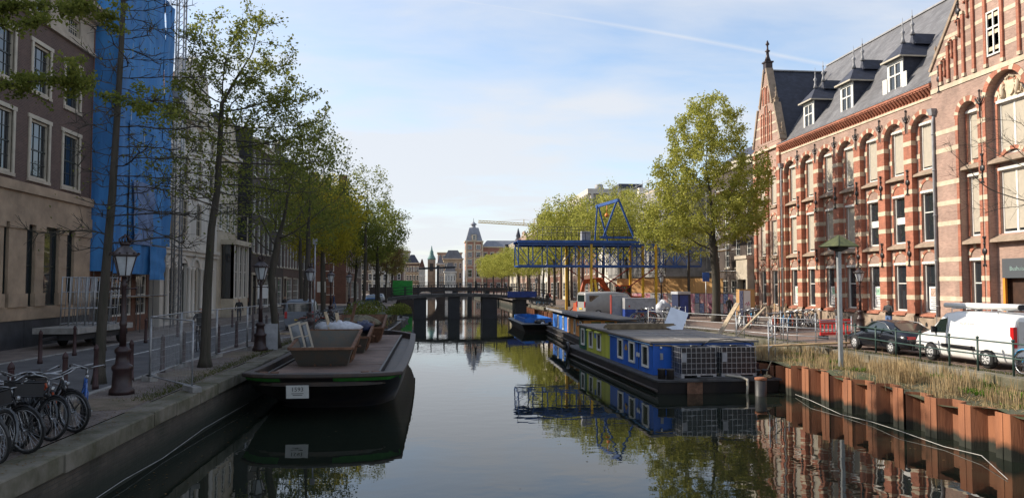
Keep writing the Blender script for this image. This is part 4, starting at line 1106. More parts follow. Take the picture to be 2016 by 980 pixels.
# corner building with its russet end wall towards the camera
rb = house('russet brick corner house with a tall end chimney beyond the side street', -12.0, 109.0, 122.0, 16.2, m_br_rust, [(5.6, 8.0), (9.2, 11.4), (12.4, 14.4)], 5, 1.2, ground=[(.05, .15, GZ, 4.2, 'door'), (.22, .5, 1.8, 4.3, 'win'), (.56, .94, 1.8, 4.3, 'win')], side=m_br_rust, rise=2.0)
wb(MB().box(-13.1, -12.0, 108.9, 109.9, 16, 19.2), 'end_chimney', m_br_rust, rb, rb)
for x in (-14.3,):
    for z in (2.3, 5.6, 9.2): sash(rb, (x+12.0, 108.97-rb.location.y, z-GZ), 1.3, 2.4, 2, 4, m_white, rz=R(-90))
y = 122.05; rs = random.Random(12)
names = [('step gabled brown house beyond the russet corner house', 'step', m_br_brown), ('pale stucco house with a bell gable further down the left quay', 'bell', m_render_c), ('dark brick flat corniced house further down the left quay', 'flat', m_br_dark),
         ('russet neck gabled house further down the left quay', 'neck', m_br_rust), ('brown brick flat corniced house near the second bridge', 'flat', m_br_brown), ('white stucco house with a neck gable near the second bridge', 'neck', m_render_w), ('dark step gabled house at the end of the left quay', 'step', m_br_dark)]
for k, (lab, gb, m) in enumerate(names):
    w = rs.uniform(8, 13); x = -12.0 - k*.9
    house(lab, x, y, y+w, rs.uniform(12.5, 15.5), m, [(5.0, 7.2), (8.2, 10.2), (11, 12.2)], 4, 1.1, gable=gb, rise=2.4, ground=[(.3, .6, 1.5, 4, 'win'), (.08, .2, 1.2, 4, 'door')])
    y += w+.05
# ------------------------------------------------------------------ people
def skin_person(name, joints, edges, root_i=0):
    """joints: list of (x,y,z,rx,ry); one continuous skinned body"""
    me = bpy.data.meshes.new(name); me.from_pydata([j[:3] for j in joints], edges, [])
    o = bpy.data.objects.new(name, me); COL.objects.link(o)
    sk = o.modifiers.new('skin', 'SKIN'); sk.use_smooth_shade = True
    sb = o.modifiers.new('sub', 'SUBSURF'); sb.levels = 2; sb.render_levels = 2
    lay = me.skin_vertices[0].data
    for i, j in enumerate(joints): lay[i].radius = (j[3], j[4]); lay[i].use_root = (i == root_i)
    dg = bpy.context.evaluated_depsgraph_get()
    m2 = bpy.data.meshes.new_from_object(o.evaluated_get(dg))
    bpy.data.objects.remove(o); bpy.data.meshes.remove(me)
    return m2
m_skin = mat('skin', (0.45, 0.27, 0.19), 0.6, 0.08)
m_hair = mat('dark_hair', (0.015, 0.012, 0.01), 0.6, 0.2)
m_jeans = mat('blue_denim', (0.10, 0.17, 0.32), 0.85, 0.15, 12)
m_dtrous = mat('dark_trousers', (0.02, 0.022, 0.03), 0.85, 0.15)
m_shoe = mat('shoes', (0.03, 0.025, 0.022), 0.6)
def person_mesh(name, jacket, trous, pose='stand'):
    J = [(0, 0, .95, .155, .12)]; E = []
    def add(p, r, par):
        J.append((*p, *(r if isinstance(r, tuple) else (r, r)))); E.append((par, len(J)-1)); return len(J)-1
    sp = add((0, .0, 1.12, ), (.145, .105), 0); ch = add((0, 0, 1.32), (.17, .115), sp); nk0 = add((0, 0, 1.46), (.085, .08), ch); nk = add((0, .01, 1.53), .055, nk0)
    hd = add((0, .03, 1.62), (.078, .092), nk); ht = add((0, .02, 1.70), (.072, .085), hd)
    for s in (-1, 1):
        sh = add((s*.19, 0, 1.40), .07, ch)
        if pose == 'phone':
            el = add((s*.25, .06, 1.13), .055, sh); wr = add((s*.09, .27, 1.15), .042, el); hn = add((s*.04, .33, 1.18), .035, wr); add((s*.015, .37, 1.20), .022, hn)
        elif pose == 'ride':
            el = add((s*.27, .22, 1.22), .05, sh); wr = add((s*.25, .45, 1.12), .04, el); add((s*.25, .52, 1.10), .035, wr)
        else:
            el = add((s*.25, -.02, 1.12), .053, sh); wr = add((s*.27, .05, .88), .04, el); hn = add((s*.27, .07, .80), .036, wr); add((s*.265, .08, .73), .022, hn)
        hp = add((s*.095, 0, .88), .098, 0)
        if pose == 'ride':
            kn = add((s*.11, .32, .72 if s > 0 else .60), .07, hp); an = add((s*.11, .18, .36 if s > 0 else .18), .045, kn); add((s*.11, .32, .30 if s > 0 else .11), .04, an)
        else:
            st = .14*s if pose == 'walk' else .01
            kn = add((s*.105, st+.03, .50), .068, hp); an = add((s*.11, st*1.6, .10), .045, kn); add((s*.115, st*1.6+.13, .045), (.042, .035), an)
    me = skin_person(name, J, E)
    for m in (jacket, trous, m_skin, m_hair, m_shoe): me.materials.append(m)
    for p in me.polygons:
        c = p.center
        if c.z > 1.50: p.material_index = 3 if (c.z > 1.68 or (c.y < -.01 and c.z > 1.57)) else 2
        elif c.z < .09 and pose != 'ride': p.material_index = 4
        elif c.z < .93: p.material_index = 1 if abs(c.x) < .205 or c.z < .7 else (2 if c.z < .84 else 0)
        elif pose == 'phone' and c.y > .29: p.material_index = 2
        elif pose == 'ride' and c.y > .47: p.material_index = 2
        else: p.material_index = 0
    return me
PCACHE = {}
def person(label, loc, rz, jacket, trous, pose='stand', group=None, sc=1.0):
    k = (jacket.name, trous.name, pose)
    if k not in PCACHE: PCACHE[k] = person_mesh('person', jacket, trous, pose)
    o = link('person', PCACHE[k], None, loc, rz, sc)
    if pose != 'ride' and loc[1] < 60:
        f = MB()
        for s in (-1, 1): f.ball((s*.03, .112, 1.632), .011, 6, 4)
        f.build('eyes', m_hair, o)
        MB().tube([(0, .115, 1.635), (0, .138, 1.60), (0, .115, 1.59)], [.008, .016, .010], 6).build('nose', m_skin, o)
        MB().box(-.025, .025, .105, .118, 1.565, 1.572).build('mouth', mat('lips', (.3, .12, .1), .6), o)
        for s in (-1, 1): MB().ball((s*.082, .02, 1.615), .024, 6, 5, (.4, .8, 1.2)).build('ear', m_skin, o)
    return tag(o, label, 'person', group)
j_black = mat('black_jacket', (.012, .012, .014), .6, .2); j_blue = mat('blue_jacket', (.04, .07, .16), .8, .15); j_grey = mat('grey_coat', (.14, .14, .15), .85, .15); j_red = mat('red_coat', (.35, .04, .04), .8, .15)

# ------------------------------------------------------------------ the low bridge across the canal
m_brdeck = mat('bridge_concrete', (0.085, 0.083, 0.08), .85, .2, 1.5, .3)
m_brpier = mat('bridge_pier_steel', (0.016, 0.018, 0.024), .5, .2, 1)
br = thing('canal_bridge', 'low dark footbridge on steel piers crossing the canal', 'bridge', (4.4, 86, 0))
def deck_z(x):
    u = (x+4.4)/17.6; return 2.36 + .62*4*u*(1-u)*(.88) + (-.30*u)
s = MB(); n = 22
for i in range(n):
    xa, xb = -4.8+18.4*i/n, -4.8+18.4*(i+1)/n; za, zb = deck_z(xa), deck_z(xb)
    s.hexa([(xa, 84.4, za-.34), (xb, 84.4, zb-.34), (xb, 88.4, zb-.34), (xa, 88.4, za-.34), (xa, 84.4, za), (xb, 84.4, zb), (xb, 88.4, zb), (xa, 88.4, za)])
wb(s, 'deck', m_brdeck, br, br)
for a, e in ((-1.95, -.6), (1.85, 3.1), (5.6, 7.25), (9.3, 10.55)):
    c = (a+e)/2; wb(MB().box(a, e, 84.7, 88.0, -1.2, deck_z(c)-.36), 'pier', m_brpier, br, br)
for yy in (84.55, 88.2):
    for i in range(13):
        x = -4.4+i*1.45; wb(MB().box(x-.05, x+.05, yy-.04, yy+.04, deck_z(x)-.02, deck_z(x)+1.0), 'rail_post', m_black, br, br)
    for h in (.35, .65, .98): wb(MB().tube([(-4.6+k, yy, deck_z(-4.6+k)+h) for k in range(0, 19)], .028, 5), 'handrail', m_black, br, br)
m_bluesheet = mat('blue_panel', (.02, .055, .26), .5, .15, 3)
o = MB().box(8.35, 11.6, 84.2, 84.26, 2.35, 3.0).build('blue_banner', m_bluesheet); tag(o, 'plain blue banner tied along the bridge railing', 'banner')
person('person in dark clothes walking over the canal bridge', (4.95, 86.2, deck_z(5)), R(80), j_black, m_dtrous, 'walk')
# ------------------------------------------------------------------ second bridge with the white-armed drawbridge portal
b2 = thing('arched_bridge', 'brick arched bridge with a wooden drawbridge frame behind the low bridge', 'bridge', (0, 152, 0))
s = MB(); A = arch_pts(-1.2, 2.2, 1.9, 10)
A = [(p[0], .2+ (p[1]-1.9)*1.05) for p in A]
def top2(x): return 3.6
xs = [-12, -3.4]; s.box(-12, -3.4, 150, 155, -1, 3.3); s.box(1.0, 2.6, 150, 155, -1, 3.3)
for p, q in zip(A, A[1:]): s.quad((p[0], 150, p[1]), (q[0], 150, q[1]), (q[0], 150, 3.3), (p[0], 150, 3.3)); s.quad((p[0], 150, p[1]), (p[0], 155, p[1]), (q[0], 155, q[1]), (q[0], 150, q[1]))
s.box(2.6, 16, 150.5, 154.5, 2.5, 3.2)
wb(s, 'bridge_body', m_br_dark, b2, b2)
for x in (4.5, 7.5, 11): wb(MB().box(x-.4, x+.4, 150.6, 154, -1, 2.5), 'pier', m_brpier, b2, b2)
for yy in (151, 154):
    wb(MB().box(1.0, 1.4, yy-.2, yy+.2, 3.2, 7.4), 'portal_post', m_brpier, b2, b2)
    wb(MB().beam((-2.6, yy, 6.95), (4.6, yy, 7.25), .3, .32), 'balance_beam', m_brpier, b2, b2)
    wb(MB().tube([(-12, yy, 4.2), (14, yy, 4.2)], .05, 5).tube([(-12, yy, 3.8), (14, yy, 3.8)], .04, 5), 'handrail', m_black, b2, b2)
wb(MB().box(.9, 1.5, 151, 154, 7.25, 7.55), 'cross_beam', m_brpier, b2, b2)
for i in range(14): wb(MB().box(-12+i*1.9-.05, -12+i*1.9+.05, 150.9, 151.0, 3.2, 4.2), 'rail_post', m_black, b2, b2)
m_gtarp = mat('green_tarpaulin', (.03, .33, .05), .6, .15, 2)
gt = thing('site_container', 'bright green covered container on the far left quay', 'container', (-2.3-3.0, 136, GZ))
MB().box(-1.6, 1.9, -1.2, 1.2, 0.9, 3.4).build('cover', m_gtarp, gt); MB().box(-1.7, 2.0, -1.1, 1.1, 0, .9).build('base', m_black, gt)

# ------------------------------------------------------------------ buildings closing the view
def block(label, x0, x1, y, z1, wallm, floors, ncol, ww, trim, roof=None, depth=14, frame=m_white, name='town_building', rise=3.0, cat='building', inset=1.8):
    r_ = thing(name, label, cat, ((x0+x1)/2, y, GZ)); W = x1-x0
    s = MB().box(x0, x1, y, y+depth, GZ, z1); wb(s, 'wall', wallm, r_, r_)
    for (a, e) in floors:
        for i in range(ncol):
            c = x0+W*(i+.5)/ncol
            sash(r_, (c-r_.location.x, -.06, a-GZ), ww, e-a, 2, 2, frame, frame, .12, rz=R(-90))
            wb(MB().box(c-ww/2-.15, c+ww/2+.15, y-.14, y, e+.02, e+.3), 'lintel', trim, r_, r_)
        # side windows towards the sun
        for i in range(max(1, int(depth/3.5))):
            c = 1.8+i*3.3; sash(r_, (x0-r_.location.x-.04, c, a-GZ), ww, e-a, 2, 2, frame, frame, .12, rz=PI)
        wb(MB().box(x0-.1, x1+.1, y-.1, y+depth, a-.55, a-.3), 'string_course', trim, r_, r_)
    wb(MB().box(x0-.35, x1+.35, y-.35, y+depth+.3, z1, z1+.4), 'cornice', trim, r_, r_)
    if roof:
        i_ = inset
        wb(MB().hexa([(x0, y, z1+.4), (x1, y, z1+.4), (x1, y+depth, z1+.4), (x0, y+depth, z1+.4), (x0+i_, y+i_, z1+.4+rise), (x1-i_, y+i_, z1+.4+rise), (x1-i_, y+depth-i_, z1+.4+rise), (x0+i_, y+depth-i_, z1+.4+rise)]), 'roof', roof, r_, r_)
    return r_
m_br_h = mat('hotel_brick', (.40, .19, .13), .85, .15, .5, .2)
m_slate_f = mat('far_grey_slate', (.26, .27, .30), .6, .12, .5)
m_st_h = mat('hotel_stone', (.60, .49, .34), .85, .12, .5, .2)
fh = [(2.2, 4.4), (6.4, 9.0), (10.6, 12.4), (13.2, 14.9), (15.8, 17.3)]
hot = block('corner hotel with a slate mansard tower topped by a lantern', 11.5, 17.2, 260, 18.4, m_br_h, fh, 2, 1.5, m_st_h, m_slate_f, 8, rise=4.6, name='hotel_tower', inset=1.3)
ho = lambda s, n, m: wb(s, n, m, hot, hot)
for x in (11.5, 14.2, 16.9): ho(MB().box(x-.02, x+.5, 259.7, 260, GZ, 18.4), 'quoin_strip', m_st_h)
for x in (13.6,): 
    ho(MB().box(x, x+1.5, 259.6, 261, 18.8, 20.9), 'dormer', m_st_h); ho(MB().prism([(x-.2, 20.9), (x+1.7, 20.9), (x+.75, 21.6)], 'y', 259.5, 261), 'dormer_roof', m_slate_f)
    sash(hot, (x+.75-hot.location.x, -.5, 19.1-GZ), 1.0, 1.6, 2, 2, m_white, m_white, .1, rz=R(-90))
ho(MB().lathe([(1.3, 0), (1.4, .25), (.75, .35), (.7, 1.2), (1.2, 1.3), (1.0, 1.6), (.5, 2.0), (.15, 2.4), (.05, 3.6)], 8, (14.35, 264, 23.3)), 'lantern', m_slate_f)
block('long brick and stone hotel wing with a dormered slate roof behind the elms', 17.3, 31, 263, 16.6, m_br_h, fh[:4], 6, 1.3, m_st_h, m_slate_f, 12, rise=2.2)
c1 = block('ochre stone corner building with a grey mansard left of the hotel', 4.4, 11.7, 290, 13.4, mat('ochre_stone', (.47, .37, .24), .85, .12, .5), [(2.2, 4.6), (6.2, 8.4), (10, 12)], 4, 1.0, m_st_h, m_slate, 14, rise=3.2)
block('pink brick block rising behind the ochre corner building', 2.5, 12.5, 320, 17.0, mat('pink_brick_far', (.42, .24, .17), .85, .12, .5), [(11, 13), (14, 16)], 6, 1.1, m_st_h, None, 10)
block('narrow white gabled house in the far canal bend', -4.5, -2.4, 270, 9.5, m_render_w, [(2, 4), (5, 6.6), (7.4, 8.8)], 3, .5, m_render_w, m_tile, 10, inset=.9)
block('grey stucco house in the far canal bend', 1.9, 4.3, 278, 11.2, m_render_c, [(2, 4), (5, 6.8), (8, 9.8)], 3, .6, m_render_w, m_slate, 10, inset=1)
block('pale plastered row in the far canal bend', 4.4, 8.2, 262, 8.0, m_render_w, [(2, 4), (5, 7)], 4, .6, m_render_w, m_slate, 10, inset=1)
block('brown house with a dark roof beside the green spired turret', -9.5, -4.6, 282, 11.5, m_br_brown, [(2, 4), (5.4, 7.4), (8.6, 10.4)], 4, .8, m_st_h, m_slate_d, 10)
block('flat roofed office block behind the far left elms', -20, -9.6, 330, 18, m_sandg, [(9, 11), (12.5, 14.5), (15.5, 17)], 6, 1.2, m_sandg, None, 12)
block('long brown brick terrace closing the left quay', -30, -9.5, 250, 11.5, m_br_brown, [(2, 4.2), (5.4, 7.4), (8.6, 10.4)], 9, 1.1, m_st_h, m_tile, 12)
block('pale stucco terrace at the bend of the left quay', -17.5, -13.0, 226, 10.5, m_render_c, [(2, 4), (5, 7), (8, 9.6)], 3, .9, m_render_w, m_slate_d, 12)
tw = thing('church_turret', 'brick turret with a green copper spire', 'tower', (-.1, 300, GZ))
MB().box(-1.5, 1.5, -1.5, 1.5, 0, 12.5).build('shaft', mat('grey_brown_stone', (.26, .21, .17), .9, .15, .6), tw)
MB().lathe([(1.7, 12.5), (1.5, 13.2), (.95, 14.2), (.8, 14.6), (.7, 15.6), (.4, 16.2), (.08, 18)], 8).build('spire', mat('green_copper', (.11, .22, .20), .7, .2, 1), tw)
MB().box(-.7, .7, -1.56, -1.5, 8, 11).build('louvre', m_black, tw)
# --- crane jib on the skyline
m_yel = mat('crane_yellow', (.62, .42, .08), .5, .12, 2)
cr = thing('tower_crane', 'yellow lattice tower crane jib on the skyline', 'crane', (52, 380, GZ))
def lattice(s, a, b, w, n):
    a, b = Vector(a), Vector(b)
    for dz, dy in ((0, -w), (0, w), (w*1.5, 0)): s.beam(a+Vector((0, dy, dz)), b+Vector((0, dy, dz)), .28, .28)
    for i in range(n):
        p, q = a+(b-a)*i/n, a+(b-a)*(i+1)/n; s.beam(p+Vector((0, -w, 0)), (p+q)/2+Vector((0, 0, w*1.5)), .14, .14); s.beam((p+q)/2+Vector((0, 0, w*1.5)), q+Vector((0, -w, 0)), .14, .14)
s = MB(); lattice(s, (-29, 0, 33.8), (9, 0, 31.8), .7, 22); s.build('jib', m_yel, cr)
s = MB(); [s.beam((x, y, 0), (x, y, 36), .2, .2) for x in (-.8, .8) for y in (-.8, .8)]; [s.beam((-.8, -.8, z), (.8, -.8, z+1.6), .12, .12) for z in np.arange(0, 34, 1.6)]; s.build('mast', m_yel, cr)
MB().beam((-6, 0, 32.7), (-6, 0, 35.6), .3, .3).beam((-6, 0, 35.6), (-20, 0, 34.4), .08, .08).beam((-6, 0, 35.6), (6, 0, 33.3), .08, .08).build('tie_frame', m_yel, cr)

# ------------------------------------------------------------------ right quay beyond the brick building
sd = dict(front=-1)
def rh(lab, x, y0, y1, ze, m, n, gb, rise=2.6, **k):
    return house(lab, x, y0, y1, ze, m, [(5.4, 7.8), (8.8, 11), (11.8, 13.4)], n, 1.1, gable=gb, rise=rise, front=-1, ground=[(.06, .2, 1.2, 4.2, 'door'), (.28, .55, 1.6, 4.2, 'win'), (.62, .94, 1.6, 4.2, 'win')], side=m_br_brown, **k)
rh('dark brick house with white framed windows behind a tube scaffold', 29.2, 66.5, 77, 15.4, m_br_dark, 4, 'flat', 2.2)
an = thing('gate_annex', 'low cream rendered gateway with a dark graffitied opening beside the brick building', 'building', (27.3, 64.8, GZ))
s = MB().box(0, 3, 1.15, 1.45, 0, 4.9); s.box(0, 3, -.95, -.65, 0, 4.9); s.box(0, 3, -.65, 1.15, 3.1, 4.9); s.build('wall', m_sandg, an)
MB().box(-.12, 3.1, -1.05, 1.55, 4.9, 5.2).build('coping', m_sandg, an); MB().box(.5, .56, -.65, 1.15, 0, 3.1).build('dark_door', m_tar, an)
MB().tube([(.47, .8, 1.9), (.47, .6, 1.4), (.47, .45, 1.9), (.47, .3, 1.4), (.47, .1, 1.8), (.47, -.1, 1.4), (.47, -.3, 1.85)], .03, 4).tube([(.47, .8, 1.0), (.47, .5, .6), (.47, .3, 1.1), (.47, 0, .6), (.47, -.3, 1.0)], .03, 4).build('graffiti', m_white, an)
m_mesh = mat('grey_netting', (.26, .25, .24), .85, .2, 1.2, .3, 8)
sb_ = thing('site_building', 'construction building wrapped in grey scaffold netting behind the gantry', 'building', (24.5, 92, GZ))
wb(MB().box(24.9, 36, 79, 104, GZ, 14.5), 'structure_frame', m_sandg, sb_, sb_)
wb(cloth((24.4, 104, 4.6), (0, -26, 0), (0, 0, 9.4), 60, 24, .10, 21), 'netting', m_mesh, sb_, sb_, fix=False)
wb(cloth((24.4, 77.9, 4.6), (10, 0, 0), (0, 0, 9.4), 24, 20, .10, 22), 'netting', m_mesh, sb_, sb_, fix=False)
for y in np.arange(78, 104.1, 2.6): wb(MB().tube([(24.2, y, GZ), (24.2, y, 15.8)], .03, 5), 'standard', m_galv, sb_, sb_)
for z in (3.1, 5.1, 7.1, 9.1, 11.1, 13.1, 14.4, 15.4): wb(MB().tube([(24.2, 78, z), (24.2, 104, z)], .028, 5), 'ledger', m_galv, sb_, sb_)
rows = [('pale stucco house with white windows behind the excavator', 25.0, 104.2, 113, 13.6, m_render_w, 4, 'neck'), ('russet brick house behind the excavator on the right quay', 24.6, 113.1, 122, 14.2, m_br_rust, 4, 'flat'),
        ('brown step gabled house on the right quay', 24.2, 122.1, 130, 12.8, m_br_brown, 3, 'step'), ('cream house with a bell gable on the right quay', 23.8, 130.1, 138, 13.2, m_render_c, 3, 'bell'),
        ('russet flat corniced house on the right quay', 23.4, 138.1, 150, 15, m_br_rust, 5, 'flat'), ('white neck gabled house far down the right quay', 22.9, 150.1, 160, 13.5, m_render_w, 4, 'neck'),
        ('brown flat corniced house far down the right quay', 22.4, 160.1, 176, 15.5, m_br_brown, 6, 'flat'), ('pink brick house far down the right quay', 22.0, 176.1, 190, 14, m_br_pink, 5, 'step'), ('cream flat corniced house at the end of the right quay', 21.5, 190.1, 210, 14.5, m_render_c, 6, 'flat')]
for lab, x, a, e, z, m, n, gb in rows: rh(lab, x, a, e, z, m, n, gb, 2.4)
mo = thing('modern_office_block', 'pale modern office block with slanting concrete fins under a flat roof', 'building', (37, 150, GZ))
m_conc = mat('pale_concrete', (.56, .52, .45), .8, .1, .6)
wb(MB().box(31.5, 47, 150, 172, GZ, 21.2), 'core', mat('office_glass_wall', (.16, .17, .18), .4, .15, .6), mo, mo)
wb(MB().box(31.0, 47.3, 149.5, 172.5, 22.0, 23.0), 'roof_slab', m_conc, mo, mo); wb(MB().box(31.8, 47, 150.2, 172, 21.2, 22.0), 'roof_band', m_conc, mo, mo)
for i in range(13):
    y = 150+i*1.8; wb(MB().hexa([(29.2, y, 14), (31.4, y, 14), (31.4, y+.5, 14), (29.2, y+.5, 14), (31.0, y, 22), (31.5, y, 22), (31.5, y+.5, 22), (31.0, y+.5, 22)]), 'fin', m_conc, mo, mo)
for i in range(9):
    x = 31.6+i*1.8; wb(MB().box(x, x+.5, 149.3, 150, 14, 22), 'fin', m_conc, mo, mo)
wb(MB().lathe([(.9, 0), (.9, 1.4), (.6, 1.6)], 10, (34.5, 155, 23)), 'roof_vent', m_lead, mo, mo); wb(MB().box(38, 43, 152, 158, 23, 24.4), 'plant_room', m_slate_d, mo, mo)
sl = thing('stair_tower', 'dark brick windowless stair tower above the right quay roofs', 'building', (25.6, 172, GZ)); MB().box(-1.3, 1.3, -3, 3, 0, 18.3).build('shaft', m_br_dark, sl); MB().box(-1.4, 1.4, -3.1, 3.1, 18.3, 18.6).build('coping', m_plinth, sl)
sp_ = thing('roof_turret', 'small black spire on a roof above the right quay elms', 'tower', (24.4, 215, 15)); MB().lathe([(.9, 0), (.9, 1.5), (.5, 2.2), (.7, 2.5), (.1, 4.8)], 8).build('spire', m_slate_d, sp_); MB().box(-4, 4, -3, 3, -1.5, .1).build('ridge', m_slate_d, sp_)

# ------------------------------------------------------------------ blue works gantry over the right bank
m_gblue = mat('gantry_blue', (.018, .085, .30), .45, .15, 2)
m_gyel = mat('yellow_paint', (.70, .43, .025), .5, .15, 2)
m_gred = mat('red_oxide', (.26, .035, .025), .6, .15, 2)
ga = thing('works_gantry', 'blue lattice works gantry on yellow legs reaching over the canal', 'gantry', (13, 66.5, GZ))
def gb_(s, n, m): return wb(s, n, m, ga, ga)
XL, XE = 7.4, 23.6
for yy in (65.0, 68.0):
    gb_(MB().beam((XL, yy, 5.35), (XE, yy, 5.35), .16, .18), 'bottom_chord', m_gblue); gb_(MB().beam((XL, yy, 7.2), (XE, yy, 7.2), .16, .18), 'top_chord', m_gblue)
    nseg = 13; w = (XE-XL)/nseg
    for i in range(nseg+1): gb_(MB().beam((XL+i*w, yy, 5.44), (XL+i*w, yy, 7.12), .09, .09), 'vertical', m_gblue)
    for i in range(nseg):
        a, e = (5.45, 7.1) if i % 2 else (7.1, 5.45)
        gb_(MB().beam((XL+i*w, yy, a), (XL+(i+1)*w, yy, e), .06, .06), 'diagonal', m_gblue)
        if i > 3: gb_(MB().beam((XL+i*w, yy+.04, e), (XL+(i+1)*w, yy+.04, a), .05, .05), 'diagonal', m_gblue)
for i in range(nseg+1):
    gb_(MB().beam((XL+i*w, 65.08, 5.36), (XL+i*w, 67.92, 5.36), .1, .1), 'cross_member', m_gblue)
gb_(MB().beam((XL, 65, 5.45), (XL, 68, 7.1), .06, .06), 'diagonal', m_gblue)
for yy in (64.9, 68.1): gb_(MB().box(XL-.1, 18.1, yy-.12, yy+.12, 7.32, 7.56), 'deck_beam', m_gblue)
for i in range(12): gb_(MB().box(XL-.05+i*.92, XL-.05+i*.92+.88, 65.06, 67.94, 7.5, 7.56), 'deck_plate', m_gblue)
for x, yy in ((12.1, 68.0), (12.95, 66.5), (13.75, 65.0), (18.0, 68.0), (18.75, 66.5), (19.5, 65.0)):
    gb_(MB().beam((x, yy, .2 if x < 14 else GZ), (x, yy, 7.25), .2, .2), 'leg', m_gyel)
gb_(MB().beam((14.0, 64.85, 4.2), (14.5, 64.85, .9), .2, .2), 'leg_brace', m_gyel)
for a, e in (((13.8, 64.9, 5.2), (19.3, 64.9, 1.4)), ((13.9, 64.9, 1.3), (19.4, 64.9, 5.2)), ((12.2, 68.1, 5.2), (17.9, 68.1, 1.4)), ((12.2, 68.1, 1.3), (17.9, 68.1, 5.2))): gb_(MB().beam(a, e, .09, .09), 'brace', m_gred)
# A-frame hoist
for x0, yy in ((16.1, 65.2),):
    gb_(MB().beam((14.9+.0, yy, 7.9), (16.15, yy, 11.2), .17, .14), 'hoist_leg', m_gblue); gb_(MB().beam((17.6, yy, 7.9), (16.25, yy, 11.2), .17, .14), 'hoist_leg', m_gblue)
    gb_(MB().beam((14.6, yy, 7.85), (17.8, yy, 7.85), .18, .18), 'hoist_foot', m_gblue)
gb_(MB().beam((14.7, 67.9, 7.6), (14.95, 67.9, 10.9), .14, .12), 'hoist_leg', m_gblue); gb_(MB().beam((15.9, 67.9, 7.6), (15.05, 67.9, 10.9), .14, .12), 'hoist_leg', m_gblue)
gb_(MB().beam((16.2, 65.0, 11.1), (14.95, 68.2, 10.85), .24, .26), 'hoist_beam', m_gblue)
gb_(MB().tube([(15.5, 66.5, 10.8), (15.5, 66.5, 9.9)], .03, 5).ball((15.5, 66.5, 9.9), .2, 7, 5), 'hoist_block', mat('hoist_orange', (.7, .2, .02), .5))
for x in np.arange(9.5, 19.5, 1.25):
    for yy in (65.0, 68.1): gb_(MB().tube([(x, yy, 7.6), (x, yy, 8.75)], .025, 5), 'rail_post', m_black)
for yy in (65.0, 68.1):
    for z in (8.2, 8.72): gb_(MB().tube([(9.5, yy, z), (19.5, yy, z)], .022, 5), 'handrail', m_black)
gb_(MB().box(13.0, 13.8, 65.4, 66.0, 7.62, 8.4), 'control_box', m_lead)
for x in (XL-.02, XL+.3): gb_(MB().tube([(x, 65 if x < XL else 68, 7.3), (x, 65 if x < XL else 68, 8.0)], .03, 5), 'end_post', m_black)
# ------------------------------------------------------------------ the black barge with rubbish skips
m_hull = mat('black_hull', (.014, .015, .019), .5, .3, 1.2, .15, col2=(.028, .024, .022))
m_hullr = mat('worn_black_steel', (.035, .032, .032), .6, .35, 2.5, .2, col2=(.07, .045, .032))
m_deckb = mat('brown_hatch_board', (.24, .16, .125), .8, .2, 2.2, .25, col2=(.15, .105, .085), soot=.4)
m_grn = mat('green_stripe', (.05, .27, .045), .6, .15, 5)
m_skip = mat('rusty_skip', (.13, .10, .075), .85, .3, 3.5, .35, col2=(.09, .095, .085))
m_skip2 = mat('rust_edge', (.165, .085, .05), .9, .25, 5, .3)
m_wood = mat('scrap_wood', (.42, .33, .22), .85, .2, 5)
m_rope = mat('rope', (.35, .27, .16), .9, .2, 20)
bg = thing('barge', 'black work barge with green stripes and number plate 1593 moored at the left quay', 'barge', (-3.1, 32, 0))
def outline(x0, x1, ya, yb, rf, rb, bow):
    """closed plan outline, counter-clockwise from the front left"""
    pts = []
    xm, hw = (x0+x1)/2, (x1-x0)/2
    for i in range(13):                       # near end, slightly convex
        u = -1+2*i/12; k = abs(u)**6
        pts.append((xm+u*hw*(1-.0*k), ya - bow*(1-u*u) + rf*k))
    for i in range(1, 10): 
        t_ = i/10; pts.append((x1 + .10*math.sin(PI*t_), ya+rf+(yb-rb-ya-rf)*t_))
    for i in range(13):
        u = 1-2*i/12; k = abs(u)**3; pts.append((xm+u*hw*(.80+.20*k if abs(u) < .999 else 1), yb-rb*k))
    for i in range(9, 0, -1):
        t_ = i/10; pts.append((x0 - .10*math.sin(PI*t_), ya+rf+(yb-rb-ya-rf)*t_))
    return pts
def loft(s, rings):
    k = len(s.v); n = len(rings[0])
    for r_ in rings: s.v += [tuple(p) for p in r_]
    for i in range(len(rings)-1):
        for j in range(n):
            j2 = (j+1) % n; s.face((k+i*n+j, k+i*n+j2, k+(i+1)*n+j2, k+(i+1)*n+j))
OT = outline(-5.28, -.85, 21.75, 42.6, .55, 2.6, .30)
OM = outline(-5.12, -1.0, 22.5, 42.2, .7, 2.6, .25); OW = outline(-4.9, -1.2, 24.0, 41.3, 1.3, 3.0, .2); OI = outline(-5.06, -1.07, 22.0, 42.3, .55, 2.5, .28)
sheer = lambda y: 1.10+.10*max(0, (25-y)/3.2)**1.3+.08*max(0, (y-38)/4)
s = MB(); s.smooth = True
loft(s, [[(x, y, -.5) for x, y in OW], [(x, y, .12) for x, y in OW], [(x, y, .62) for x, y in OM], [(x, y, sheer(y)) for x, y in OT]])
wb(s, 'hull', m_hull, bg, bg)
s = MB(); loft(s, [[(x, y, sheer(y)-.06) for x, y in OT], [(x*1.0+(.03 if x > -3 else -.03), y-.02, sheer(y)-.03) for x, y in OT], [(x*1.0+(.03 if x > -3 else -.03), y-.02, sheer(y)+.04) for x, y in OT], [(x, y, sheer(y)+.06) for x, y in OT], [(x, y, sheer(y)+.06) for x, y in OI], [(x, y, .9) for x, y in OI]])
wb(s, 'gunwale', m_hullr, bg, bg)
s = MB(); s.poly([(x, y, .93) for x, y in OI]); wb(s, 'deck', m_hullr, bg, bg, fix=False)
s = MB()
for a, e in (((-1.55, 23.0, 1.03), (-1.55, 40.2, 1.03)), ((-4.78, 23.0, 1.03), (-4.78, 40.2, 1.03))): s.beam(a, e, .07, .2)
